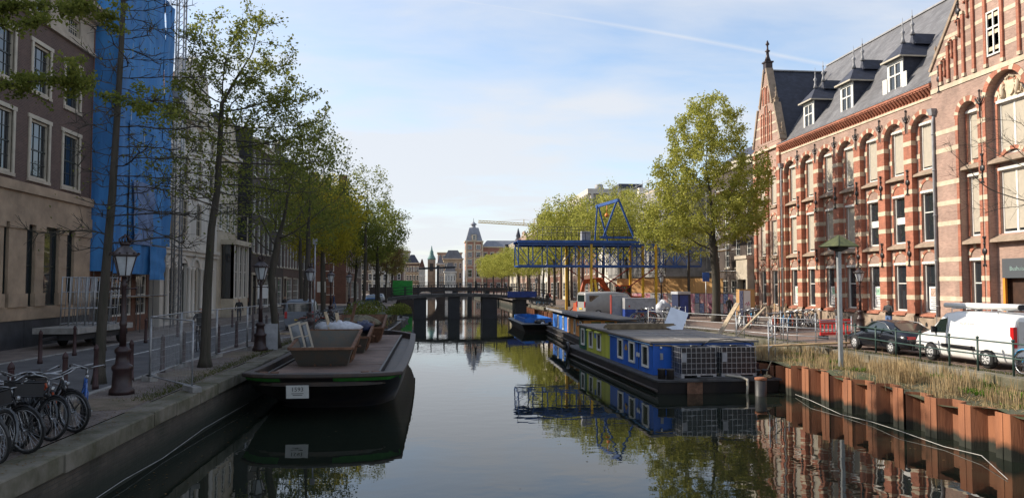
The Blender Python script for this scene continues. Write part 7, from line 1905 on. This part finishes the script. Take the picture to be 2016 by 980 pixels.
for P_ in (tp, tq):
    for k, (x, y) in enumerate(P_): wb(MB().tube([(x, y, .2 if k < 2 else .9), (x, y, GZ+1.25+.15*(k % 2))], .024, 6), 'standard', m_galv, wr, wr)
    for h in (.25, .62, 1.02): wb(MB().tube([(x, y, GZ+h) for x, y in P_], .022, 6), 'rail', m_galv, wr, wr)
for k, (x, y) in enumerate([(15.0, 32.5), (16.0, 33.5), (17.0, 34.2), (14.2, 34.5), (15.2, 36)]): wb(MB().tube([(x, y, .9), (x, y, GZ+1.1)], .024, 6), 'standard', m_galv, wr, wr)
o = MB().beam((12.0, 28.0, 1.36), (17.6, 30.8, 1.26), .4, .06).build('gangplank', m_stake); tag(o, 'long scaffold plank laid as a gangway to the houseboat roof', 'plank')
o = MB().beam((12.6, 32.6, 1.5), (13.6, 32.9, 2.9), .28, .04).build('leaning_board', m_wood); tag(o, 'wide brown board leaning on the work railing', 'board')
o = MB().beam((12.5, 30.6, 1.5), (14.2, 31.4, 2.75), .09, .05).build('leaning_plank', m_wood); tag(o, 'narrow pale plank leaning on the work railing', 'plank')
m_redp = mat('red_plastic', (.62, .025, .025), .4, .08)
rbk = thing('red_barrier', 'red plastic pedestrian barrier by the parked black car', 'barrier', (19.6, 35.4, GZ), R(15))
MB().box(-1.0, 1.0, -.03, .03, .72, .95).build('top_panel', m_redp, rbk); MB().box(-1.0, 1.0, -.03, .03, .18, .32).build('bottom_rail', m_redp, rbk)
for i in range(9): x = -.98+i*.24; MB().box(x, x+.05, -.025, .025, .32, .72).build('slat', m_redp, rbk)
for x in (-.8, .8): MB().box(x-.06, x+.06, -.28, .28, 0, .18).build('foot', m_black, rbk)
# ------------------------------------------------------------------ vehicles
m_vwhite = mat('van_white', (.78, .78, .76), .3, .03, 2); m_cblk = mat('car_black', (.008, .009, .014), .18, .1, spec=.7); m_tint = glass_mat('tinted_glass', (.012, .02, .02), .05); m_trim = mat('black_trim', (.02, .02, .022), .6, .1); m_tail = mat('tail_light', (.45, .012, .012), .2, .05); m_plate = mat('yellow_plate', (.75, .52, .03), .5, .03); m_alloy = mat('alloy_wheel', (.50, .50, .50), .4, .1, 5)
def body_loft(st):
    """st: (y, zb, zbelt, ztop, hw_low, hw_belt, hw_top)"""
    s = MB(); s.smooth = True; rings = []
    for y, zb, zm, zt, wl, wm, wt in st:
        half = [(wl*.92, zb), (wl, zb+.10), (wm, (zb+zm)/2), (wm, zm), (wt+(wm-wt)*.12, zm+(zt-zm)*.82), (wt*.86, zt-.01), (wt*.45, zt)]
        rings.append([(x, y, z) for x, z in half]+[(-x, y, z) for x, z in half[::-1]])
    n = len(rings[0]); k = 0
    for r_ in rings: s.v += r_
    for i in range(len(rings)-1):
        for j in range(n): j2 = (j+1) % n; s.face((i*n+j, i*n+j2, (i+1)*n+j2, (i+1)*n+j))
    s.smooth = False; s.face(range(n)); s.face([(len(rings)-1)*n+j for j in range(n)][::-1])
    return s
def car_wheel(v, x, y, r_, sg):
    w = MB().lathe([(r_*.62, -.10), (r_*.92, -.10), (r_, -.06), (r_, .06), (r_*.92, .10), (r_*.62, .10)], 20, M=Matrix.Translation((x, y, r_)) @ Matrix.Rotation(R(90), 4, 'Y')).build('wheel', m_tyre, v)
    s = MB().lathe([(.03, .125), (r_*.56, .118), (r_*.62, .102)], 16, M=Matrix.Translation((x, y, r_)) @ Matrix.Rotation(R(90*sg), 4, 'Y')); s.build('hubcap', m_alloy, w)
    t_ = MB()
    for i in range(7):
        a = 2*PI*i/7; t_.beam((x+sg*.124, y+.06*math.cos(a), r_+.06*math.sin(a)), (x+sg*.120, y+r_*.52*math.cos(a), r_+r_*.52*math.sin(a)), .012, .03)
    t_.build('spokes', m_trim, w)
def side_panel(v, pts, name, m, x, parent=None):      # polygon on both flanks, points (y, z, x offset)
    for sg in (-1, 1): MB().poly([(sg*(x+p[2] if len(p) > 2 else sg*0+x), p[0], p[1]) if len(p) < 3 else (sg*(x+p[2]), p[0], p[1]) for p in pts]).build(name, m, parent or v, fix=False)
# white van, front towards +y
vn = thing('white_van', 'white panel van with a pipe carrier on its roof parked at the bank railing', 'van', (18.12, 23.5, GZ))
L0 = -2.25
st = [(-2.32, .28, 1.0, 1.62, .76, .84, .70), (-2.25, .22, 1.0, 1.68, .80, .86, .74), (-1.2, .2, 1.0, 1.73, .83, .88, .76), (.3, .2, 1.0, 1.74, .83, .88, .76), (.9, .2, .98, 1.66, .83, .88, .73), (1.35, .2, .95, 1.28, .83, .87, .72), (1.62, .2, .93, 1.04, .82, .86, .76), (2.15, .22, .82, .90, .80, .83, .70), (2.42, .26, .62, .72, .70, .74, .62), (2.48, .3, .5, .6, .6, .62, .5)]
body_loft(st).build('body', m_vwhite, vn)
for sg in (-1, 1):
    for y in (-1.28, 1.40):
        car_wheel(vn, sg*.82, y, .30, sg)
        MB().prism([(y+.37*math.cos(a), .28+.37*math.sin(a)) for a in np.linspace(-.1, PI+.1, 12)], 'x', sg*.80, sg*.872).build('wheel_arch', m_trim, vn)
    MB().poly([(sg*.885, .62, 1.0), (sg*.882, 1.36, .98), (sg*.80, .98, 1.44), (sg*.795, .62, 1.50)]).build('side_window', m_tint, vn, fix=False)
    MB().box(min(sg*.87, sg*.90), max(sg*.87, sg*.90), -.75, .85, .52, .64).build('rub_strip', m_trim, vn); MB().box(min(sg*.83, sg*.87), max(sg*.83, sg*.87), 1.85, 2.3, .34, .52).build('front_bumper_side', m_trim, vn)
    MB().box(min(sg*.89, sg*1.02), max(sg*.89, sg*1.02), 1.12, 1.2, .98, 1.2).build('mirror', m_trim, vn)
    MB().box(min(sg*.868, sg*.874), max(sg*.868, sg*.874), .52, .535, .3, 1.55).build('door_gap', m_trim, vn)
    MB().box(min(sg*.73, sg*.85), max(sg*.73, sg*.85), -2.36, -2.22, .72, 1.34).build('tail_light', m_tail, vn)
letter('WILLEM DE WIT', .10, mat('faded_lettering', (.50, .50, .49), .5), vn, (-.856, -.35, 1.36), (R(90), 0, R(-90)))
MB().quad((-.6, 1.0, 1.62), (.6, 1.0, 1.62), (.68, 1.6, 1.05), (-.68, 1.6, 1.05)).build('windscreen', m_tint, vn, fix=False)
MB().box(-.68, .68, -2.345, -2.322, .75, 1.5).build('rear_door', mat('shaded_white', (.52, .50, .46), .5, .06), vn); MB().box(-.006, .006, -2.352, -2.346, .3, 1.5).build('door_gap', m_trim, vn); MB().box(-.8, .8, -2.42, -2.3, .24, .46).build('rear_bumper', m_trim, vn); MB().box(-.26, .26, -2.36, -2.346, .56, .66).build('number_plate', m_plate, vn)  # rear door's grey-brown white has the shade of that end painted in
for y in (-1.6, -.2, .5): MB().tube([(-.72, y, 1.70), (-.72, y, 1.82), (.72, y, 1.82), (.72, y, 1.70)], .02, 6).build('roof_bar', m_vwhite, vn)
for k, x in enumerate((-.55, -.28, .1)): MB().tube([(x, -2.3+.25*k, 1.92), (x, 1.05-.1*k, 1.92)], .085, 10).build('pipe_carrier', m_vwhite, vn)
for k, x in enumerate((-.55, -.28, .1)): MB().tube([(x, -2.33+.25*k, 1.92), (x, -2.29+.25*k, 1.92)], .09, 10).build('pipe_cap', m_trim, vn)
# black saloon
cr_ = thing('black_car', 'black saloon car parked in front of the white van', 'car', (17.95, 28.25, GZ), R(1))
st = [(-2.05, .32, .62, .72, .62, .66, .5), (-2.0, .24, .66, .84, .74, .78, .64), (-1.5, .2, .70, .90, .77, .80, .62), (-.95, .18, .72, 1.10, .78, .81, .55), (-.3, .18, .72, 1.23, .78, .81, .55), (.25, .18, .71, 1.23, .78, .81, .55), (.75, .18, .70, 1.02, .78, .81, .58), (1.05, .18, .68, .80, .78, .80, .66), (1.7, .2, .60, .70, .75, .77, .6), (2.0, .24, .48, .56, .66, .68, .5), (2.06, .28, .42, .5, .55, .56, .4)]
body_loft(st).build('body', m_cblk, cr_)
for sg in (-1, 1):
    for y in (-1.18, 1.22):
        car_wheel(cr_, sg*.755, y, .28, sg); MB().prism([(y+.33*math.cos(a), .26+.33*math.sin(a)) for a in np.linspace(-.1, PI+.1, 12)], 'x', sg*.74, sg*.818).build('wheel_arch', m_trim, cr_)
    MB().poly([(sg*.795, -1.2, .80), (sg*.80, .85, .76), (sg*.70, .30, 1.13), (sg*.66, -.1, 1.18), (sg*.68, -.6, 1.14)]).build('side_window', m_tint, cr_, fix=False)
    MB().tube([(sg*.80, -1.25, .80), (sg*.72, -.65, 1.15), (sg*.68, -.1, 1.20), (sg*.71, .32, 1.15), (sg*.80, .88, .77)], .012, 5).build('chrome_trim', m_chrome, cr_)
    MB().box(min(sg*.45, sg*.74), max(sg*.45, sg*.74), -2.06, -1.98, .62, .72).build('tail_light', m_tail, cr_); MB().box(min(sg*.8, sg*.92), max(sg*.8, sg*.92), .62, .7, .78, .9).build('mirror', m_cblk, cr_); MB().box(min(sg*.805, sg*.82), max(sg*.805, sg*.82), -.5, -.35, .64, .67).build('door_handle', m_chrome, cr_)
MB().quad((-.52, -.85, 1.14), (.52, -.85, 1.14), (.60, -1.48, .91), (-.60, -1.48, .91)).build('rear_window', m_tint, cr_, fix=False)
MB().quad((-.52, .4, 1.19), (.52, .4, 1.19), (.62, 1.0, .84), (-.62, 1.0, .84)).build('windscreen', m_tint, cr_, fix=False)
MB().box(-.24, .24, -2.075, -2.05, .48, .57).build('number_plate', m_plate, cr_); MB().box(-.6, .6, -2.08, -1.98, .22, .36).build('rear_bumper', m_trim, cr_)
# grey minibus beyond the houseboats, grey van on the left quay
def simple_van(label, loc, rz, m, sc=1.0, rear=True):
    v = thing('parked_van', label, 'van', loc, rz); v.scale = (sc,)*3
    body_loft([(-2.3, .3, 1.0, 1.75, .8, .86, .72), (-2.2, .22, 1.0, 1.82, .82, .88, .76), (0, .2, 1.0, 1.86, .84, .9, .78), (1.0, .2, 1.0, 1.74, .84, .9, .74), (1.6, .2, .95, 1.1, .83, .87, .76), (2.3, .25, .7, .8, .75, .78, .6)]).build('body', m, v)
    for sg in (-1, 1):
        for y in (-1.35, 1.45): car_wheel(v, sg*.78, y, .31, sg)
        MB().poly([(sg*.86, -2.0, 1.15), (sg*.868, .95, 1.15), (sg*.80, .85, 1.58), (sg*.80, -2.0, 1.58)]).build('side_window', m_tint, v, fix=False)
        MB().box(min(sg*.7, sg*.84), max(sg*.7, sg*.84), -2.35, -2.25, .75, 1.15).build('tail_light', m_tail, v)
    MB().quad((-.68, -2.31, 1.15), (.68, -2.31, 1.15), (.64, -2.30, 1.62), (-.64, -2.30, 1.62)).build('rear_window', m_tint, v, fix=False)
    MB().quad((-.66, 1.05, 1.66), (.66, 1.05, 1.66), (.72, 1.6, 1.1), (-.72, 1.6, 1.1)).build('windscreen', m_tint, v, fix=False); MB().box(-.26, .26, -2.34, -2.31, .6, .7).build('number_plate', m_plate, v)
    return v
simple_van('silver minibus parked beside the yellow gantry legs', (14.4, 60.5, GZ), R(-80), mat('van_silver', (.33, .33, .32), .35, .06), 1.12)
simple_van('grey blue van parked on the left quay behind the fence', (-7.7, 47.0, GZ), R(4), mat('van_grey_blue', (.16, .19, .23), .35, .08), .95)
# flatbed trailer carrying steel frames
tr = thing('flatbed_trailer', 'flatbed trailer loaded with upright scaffold frames before the sandstone pillars', 'trailer', (-15.0, 35.3, GZ), R(-3))
MB().box(-.9, .9, -2.6, 2.4, .62, .86).build('bed', mat('trailer_grey', (.30, .29, .27), .7, .15, 3), tr); MB().box(-.75, .75, -2.4, 2.2, .35, .62).build('chassis', m_trim, tr)
for sg in (-1, 1):
    for y in (-.6, 1.6): car_wheel(tr, sg*.72, y, .30, sg)
MB().beam((0, -2.5, .5), (0, -3.6, .45), .1, .1).build('drawbar', m_trim, tr)
for k in range(5):
    x = -.7+k*.34; s = MB()
    s.tube([(x, -.9, .86), (x+.1, -1.0, 2.95)], .03, 6).tube([(x, 1.2, .86), (x+.1, 1.3, 2.95)], .03, 6)
    for z in (.95, 1.6, 2.3, 2.93): s.tube([(x+.1*(z-.86)/2.1, -.93, z), (x+.1*(z-.86)/2.1, 1.23, z)], .022, 5)
    for y in np.linspace(-.6, 1.0, 5): s.tube([(x, y, .9), (x+.1, y, 2.93)], .018, 5)
    s.build('scaffold_frame', m_galv, tr)
# sign posts on the left quay
def post_sign(label, x, y, h, face, sz, shape='box'):
    p = thing('street_sign', label, 'sign', (x, y, GZ)); MB().tube([(0, 0, 0), (0, 0, h)], .035, 7).build('post', m_galv, p)
    MB().box(-sz/2, sz/2, -.06, -.035, h-sz*1.3, h).build('plate', face, p); return p
sp = post_sign('tall plain grey pole with a small pale box behind the barge', -5.75, 38.5, 4.9, m_lead, .22)
post_sign('white information sign on a post under the left elms', -9.3, 66, 2.9, m_white, .7); post_sign('white notice sign on a post near the black advertisement wall', -12.4, 58, 2.6, m_poster, .75); post_sign('blue parking sign on a post before the hoarding', 21.6, 58.5, 3.6, mat('sign_blue', (.02, .10, .4), .5), .55)
o = MB().box(-.35, .35, -.02, .02, 0, 1.05).build('metal_sheet', m_lead); o.location = (-6.5, 31.6, GZ); o.rotation_euler = (R(-8), 0, R(12)); tag(o, 'grey metal sheet leaning beside the lamp post at the barge', 'metal sheet')
st_ = thing('stone_trestle', 'low wooden trestle left on the quay beside the barge', 'trestle', (-6.2, 33.4, GZ), R(20)); MB().box(-.7, .7, -.05, .05, .5, .58).build('beam', m_wood, st_)
for x in (-.6, .6): MB().beam((x, -.25, 0), (x, 0, .5), .05, .05).beam((x, .25, 0), (x, 0, .5), .05, .05).build('leg', m_wood, st_)
# planter shrubs on the left bank and houseboat roof
def bush(label, loc, r_, n, m, seed, sz=.12):
    rg2 = np.random.default_rng(seed); d = rg2.normal(size=(n, 3)); d /= np.linalg.norm(d, axis=1)[:, None]; P_ = d*(rg2.random(n)**.5)[:, None]*np.array(r_); P_[:, 2] = np.abs(P_[:, 2])
    t_ = thing('shrub', label, 'shrub', loc); c = link('foliage', leaf_cloud('foliage', P_, sz, m, rg2), t_); c['kind'] = 'stuff'
    s = MB()
    for i in range(9): a = i*.7; s.tube([(0, 0, 0), (r_[0]*.3*math.cos(a), r_[1]*.3*math.sin(a), r_[2]*.4), (r_[0]*.6*math.cos(a), r_[1]*.6*math.sin(a), r_[2]*.8)], [.03, .02, .008], 4)
    s.build('stem', m_bark, t_)
bush('dark rounded shrub on the quay above the green houseboat', (-5.2, 58, GZ), (1.6, 2.6, 1.5), 2600, m_leaf_d, 4); bush('low evergreen shrub growing on the green houseboat roof', (-2.6, 62, 1.4), (1.1, 2.4, .9), 1800, m_leaf_d, 6); bush('bushy shrub on the quay by the far sloops', (-5.3, 70, GZ), (1.3, 2.5, 1.3), 1800, m_leaf_d, 7)
# ------------------------------------------------------------------ building site behind the houseboats
m_ply = mat('orange_plywood', (.62, .36, .14), .8, .15, 1.5, .15, streak=True); m_pst = [mat('poster_red_white', (.62, .10, .09), .7, .4, 7, col2=(.70, .64, .60)), mat('poster_pink', (.62, .12, .22), .7, .3, 7, col2=(.72, .55, .55)), mat('poster_dark', (.14, .05, .08), .7, .5, 6, col2=(.35, .12, .16)), mat('poster_pale', (.62, .60, .56), .7, .3, 9, col2=(.30, .30, .34)), mat('poster_blue', (.05, .10, .32), .7, .4, 7, col2=(.45, .5, .6))]
hd_ = thing('poster_hoarding', 'long plywood hoarding with rows of torn red and white posters behind the bicycles', 'hoarding', (21, 67.5, GZ))
A0, A1 = Vector((17.6, 71.5, 0)), Vector((26.3, 63.5, 0)); D_ = (A1-A0); Ln = D_.length; D_.normalize(); nrm = Vector((D_.y, -D_.x, 0)) if D_.y < 0 else Vector((-D_.y, D_.x, 0))
nrm = Vector((-abs(D_.y), -abs(D_.x), 0))
rs = random.Random(31)
nP = 9
for i in range(nP):
    a, b2 = A0+D_*(Ln*i/nP+.015), A0+D_*(Ln*(i+1)/nP-.015)
    if i < 8: wb(MB().hexa([(a.x, a.y, 3.0), (b2.x, b2.y, 3.0), (b2.x-nrm.x*.05, b2.y-nrm.y*.05, 3.0), (a.x-nrm.x*.05, a.y-nrm.y*.05, 3.0), (a.x, a.y, 4.3), (b2.x, b2.y, 4.3), (b2.x-nrm.x*.05, b2.y-nrm.y*.05, 4.3), (a.x-nrm.x*.05, a.y-nrm.y*.05, 4.3)]), 'plywood_panel', m_ply, hd_, hd_)
    wb(MB().hexa([(a.x, a.y, GZ), (b2.x, b2.y, GZ), (b2.x-nrm.x*.05, b2.y-nrm.y*.05, GZ), (a.x-nrm.x*.05, a.y-nrm.y*.05, GZ), (a.x, a.y, 2.97), (b2.x, b2.y, 2.97), (b2.x-nrm.x*.05, b2.y-nrm.y*.05, 2.97), (a.x-nrm.x*.05, a.y-nrm.y*.05, 2.97)]), 'hoarding_panel', m_trim if i > 5 else m_sandg, hd_, hd_)
    for j in range(3):
        for k in range(2):
            p = A0+D_*(Ln*(i+(j+.5)/3)/nP)+nrm*.012; hw = Ln/nP/6-.02; z0 = 1.25+k*.86
            q0, q1 = p-D_*hw, p+D_*hw; wb(MB().quad((q0.x, q0.y, z0), (q1.x, q1.y, z0), (q1.x, q1.y, z0+.82), (q0.x, q0.y, z0+.82)), 'poster', rs.choice(m_pst), hd_, hd_, fix=False)
bb_ = thing('notice_board', 'orange plywood box with a white panel and pink graffiti beside the big sunlit elm', 'notice board', (22.6, 53.2, GZ), R(25)); MB().box(-.8, .8, -.15, .15, .3, 2.3).build('box', m_ply, bb_); MB().box(-.35, .3, -.18, -.152, .7, 2.2).build('white_panel', m_poster, bb_); MB().box(-.8, -.42, -.17, -.152, .4, 2.2).build('blue_poster', m_pst[4], bb_)
MB().tube([(-.25, -.19, 1.2), (-.1, -.19, 1.35), (0, -.19, 1.1), (.1, -.19, 1.4), (.2, -.19, 1.15)], .025, 4).build('graffiti', mat('pink_graffiti', (.5, .03, .12), .6), bb_)
wc_ = thing('site_container', 'blue and white site container behind the orange cabin', 'container', (14.9, 54.0, GZ), R(-6)); wc_.scale = (.88,)*3; MB().box(-1.25, 1.25, -.8, .8, .02, .98).build('blue_base', m_bluesheet, wc_); MB().box(-1.25, 1.25, -.8, .8, 1.0, 1.9).build('white_top', m_lead, wc_); MB().box(-.95, -.85, -.83, -.81, 1.18, 1.3).build('red_mark', m_tail, wc_)
for i in range(12): MB().box(-1.2+i*.2, -1.14+i*.2, -.83, -.801, .05, .95).build('corrugation', m_bluesheet, wc_)
tb = thing('tool_cabinet', 'pale grey site tool cabinet next to the blue and white container', 'cabinet', (13.75, 55.2, GZ), R(-6)); MB().box(-.6, .6, -.4, .4, .05, 1.85).build('cabinet', m_lead, tb); MB().box(-.62, -.58, -.42, .42, .05, 1.87).build('red_edge', m_gred, tb)
tn = thing('site_toilet', 'leaning dark blue plastic site toilet by the hoarding', 'toilet cabin', (19.2, 57.5, GZ), R(10)); MB().box(-.5, .5, -.5, .5, 0, 1.9).build('cabin', m_dbag, tn); MB().box(-.55, .55, -.55, .55, 1.9, 2.1).build('roof', m_bag, tn); MB().box(-.35, .35, -.53, -.5, .1, 1.8).build('door', m_bluesheet, tn)
lump('white big bag of sand standing by the dark blue site toilet', 'big_bag', (17.9, 58, GZ+.6), .62, m_bag, 12, (1, 1, 1.2))
# excavator with raised orange arm
m_exc = mat('excavator_orange', (.48, .085, .02), .5, .15, 2)
ex = thing('excavator', 'orange excavator with its arm bent behind the silver minibus', 'excavator', (17.4, 68.5, GZ), R(200))
MB().box(-1.3, 1.3, -1.1, 1.1, .7, 1.6).build('body', m_exc, ex); MB().box(-.2, .9, .2, 1.1, 1.6, 2.5).build('cab', m_tint, ex); MB().box(-.25, .95, .15, 1.15, 2.5, 2.6).build('cab_roof', m_exc, ex)
for sg in (-1, 1): MB().prism([(-1.5, .1), (-1.3, 0), (1.3, 0), (1.5, .1), (1.5, .5), (1.3, .65), (-1.3, .65), (-1.5, .5)], 'y', sg*1.2-.22, sg*1.2+.22).build('track', m_trim, ex)
MB().beam((1.0, -.3, 1.4), (2.2, -.3, 3.1), .3, .45).build('boom', m_exc, ex); MB().beam((2.2, -.3, 3.1), (3.9, -.3, 2.9), .3, .4).build('boom_upper', m_exc, ex); MB().beam((3.9, -.3, 3.0), (4.5, -.3, 1.0), .24, .3).build('dipper_arm', m_exc, ex); MB().tube([(1.6, -.3, 1.9), (3.0, -.3, 3.25)], .06, 7).build('hydraulic_ram', m_chrome, ex); MB().prism([(4.2, .2), (4.9, .2), (4.8, 1.0), (4.4, 1.1)], 'y', -.7, .1).build('bucket', m_exc, ex)
# tube scaffold before the dark house
sc_ = thing('tube_scaffold', 'tall grey tube scaffold standing before the dark brick house', 'scaffold', (27.2, 70, GZ))
for x in (26.9, 27.9):
    for y in (67.5, 70, 72.5): wb(MB().tube([(x, y, GZ), (x, y, 13)], .028, 6), 'standard', m_galv, sc_, sc_)
for z in (3, 5, 7, 9, 11, 12.5):
    for x in (26.9, 27.9): wb(MB().tube([(x, 67.2, z), (x, 72.8, z)], .025, 5), 'ledger', m_galv, sc_, sc_)
    wb(MB().box(26.95, 27.85, 67.5, 72.5, z-.1, z-.05), 'deck', mat('scaffold_board', (.30, .21, .12), .9, .2, 3), sc_, sc_)
for z in (3, 7): wb(MB().tube([(26.85, 67.5, z), (26.85, 72.5, z+4)], .025, 5), 'diagonal', m_galv, sc_, sc_)
# mooring line along the sheet piles
rp_ = [(12.2, 25.0, .04), (11.75, 22.8, .12), (11.6, 20.8, .03), (11.7, 19.4, .06), (11.55, 18, .10), (11.6, 16.4, .04), (11.6, 15.2, .10), (10.9, 13.6, .02)]
o = MB().tube(rp_, .008, 6).build('mooring_line', mat('white_rope', (.45, .43, .39), .8, .1)); tag(o, 'white mooring line strung along the sheet piles at the waterline', 'rope')
o = MB().tube([(-5.66, 12, .06), (-5.66, 15, .10), (-5.64, 17, .05), (-5.66, 20, .12), (-5.5, 24, .15)], .007, 6).build('quay_cable', mat('grey_cable', (.35, .35, .34), .7)); tag(o, 'thin grey line strung along the foot of the left quay wall', 'rope')
# people
person('bearded man in a black jacket and jeans looking at his phone beside the brick building', (24.1, 38.2, GZ), R(115), j_black, m_jeans, 'phone', sc=1.05)
ph = MB().box(-.035, .035, -.006, .006, 0, .13).build('phone', m_trim); ph.location = (24.1-.33, 38.2-.16, GZ+1.22); ph.rotation_euler = (R(40), 0, R(115)); tag(ph, 'dark mobile phone held by the man in the black jacket', 'phone')
pp_ = [(14.6, 96, j_black, m_dtrous, 'person in black standing past the right end of the bridge'), (15.4, 99, j_red, m_jeans, 'person in a red coat past the right end of the bridge'), (16.2, 101, j_grey, m_jeans, 'person in a grey coat past the right end of the bridge'), (15.8, 108, j_blue, m_dtrous, 'person in a blue jacket further along the right quay'),
       (24.3, 60.5, j_black, m_dtrous, 'person in black walking past the poster hoarding'), (-13.6, 56.0, j_black, m_dtrous, 'person in black by the doors of the white stucco house'), (-12.6, 67.4, j_black, m_dtrous, 'person in black before the black advertisement wall'), (-10.5, 84, j_blue, m_jeans, 'person in a blue jacket on the shaded left street')]
for k, (x, y, jk, tr_, lab) in enumerate(pp_): person(lab, (x, y, GZ), R(40*k), jk, tr_, 'walk' if k % 2 else 'stand', sc=.95)
# parked cars in the distance on the left quay
k = 0
for x, y, m, lab in ((-8.2, 112, m_cblk, 'dark parked car past the bridge on the left quay'), (-8.0, 119, mat('car_pale', (.5, .52, .55), .3), 'pale parked car past the bridge on the left quay'), (-8.0, 104, mat('car_blue', (.03, .08, .2), .3), 'blue parked car just past the bridge on the left quay')):
    c_ = thing('parked_car', lab, 'car', (x, y, GZ)); body_loft([(-2.0, .3, .66, .8, .7, .75, .6), (-1.5, .2, .7, .95, .77, .80, .6), (-.9, .18, .72, 1.3, .78, .81, .55), (.3, .18, .71, 1.3, .78, .81, .55), (1.0, .18, .68, .85, .78, .80, .66), (2.0, .25, .5, .58, .68, .7, .5)]).build('body', m, c_)
    for sg in (-1, 1):
        for yy in (-1.2, 1.2): car_wheel(c_, sg*.72, yy, .28, sg)
    MB().quad((-.5, -1.0, 1.25), (.5, -1.0, 1.25), (.6, -1.52, .97), (-.6, -1.52, .97)).build('rear_window', m_tint, c_, fix=False)

# litter and patches on the left quay
m_litter = leaf_mat('dead_leaf', (.10, .06, .03), (.24, .16, .08), .2)
n_ = 2600; y_ = rg.uniform(11, 45, n_); P_ = np.stack([-5.8-np.abs(rg.normal(size=n_))*.9, y_, np.full(n_, GZ+.012)], 1)
a_ = rg.uniform(0, 2*PI, n_); d_ = np.stack([np.cos(a_), np.sin(a_), rg.uniform(-.2, .2, n_)], 1)*.022*rg.uniform(.5, 1.4, n_)[:, None]; e_ = np.stack([-np.sin(a_), np.cos(a_), rg.uniform(-.2, .2, n_)], 1)*.014
V_ = np.stack([P_-d_, P_+e_, P_+d_, P_-e_], 1).reshape(-1, 3)
me_ = bpy.data.meshes.new('leaf_litter'); me_.from_pydata([tuple(v) for v in V_], [], [(4*i, 4*i+1, 4*i+2, 4*i+3) for i in range(n_)]); me_.materials.append(m_litter)
tag(link('leaf_litter', me_), 'scattered dead leaves and seed litter on the left quay', 'leaf litter', kind='stuff')
pa = MB()
for x0, x1, y0, y1 in ((-7.9, -6.35, 16.6, 18.6), (-7.8, -6.4, 22.6, 24.4), (-7.7, -6.5, 28.4, 31.0)): pa.quad((x0, y0, GZ+.005), (x1, y0+.2, GZ+.005), (x1, y1, GZ+.005), (x0, y1-.1, GZ+.005))
tag(pa.build('sand_patch', mat('sandy_earth', (.20, .15, .11), .95, .25, 3, .4, col2=(.11, .095, .06))), kind='structure')

# floating leaves and scum on the water
n_ = 900; y_ = 8+60*rg.random(n_)**1.6; sd_ = rg.random(n_); x_ = np.where(sd_ < .45, -5.6+np.abs(rg.normal(size=n_))*.5, np.where(sd_ < .8, 11.8-np.abs(rg.normal(size=n_))*.7, rg.uniform(-5, 11, n_)))
P_ = np.stack([x_, y_, np.full(n_, .006)], 1); a_ = rg.uniform(0, 2*PI, n_); k_ = (.022*rg.uniform(.5, 1.6, n_))[:, None]
d_ = np.stack([np.cos(a_), np.sin(a_), np.zeros(n_)], 1)*k_; e_ = np.stack([-np.sin(a_), np.cos(a_), np.zeros(n_)], 1)*k_*.6
V_ = np.stack([P_-d_, P_-e_, P_+d_, P_+e_], 1).reshape(-1, 3)
me_ = bpy.data.meshes.new('floating_leaves'); me_.from_pydata([tuple(v) for v in V_], [], [(4*i, 4*i+1, 4*i+2, 4*i+3) for i in range(n_)]); me_.materials.append(m_litter)
tag(link('floating_leaves', me_), 'small leaves and seeds floating on the canal near the walls', 'floating leaves', kind='stuff')
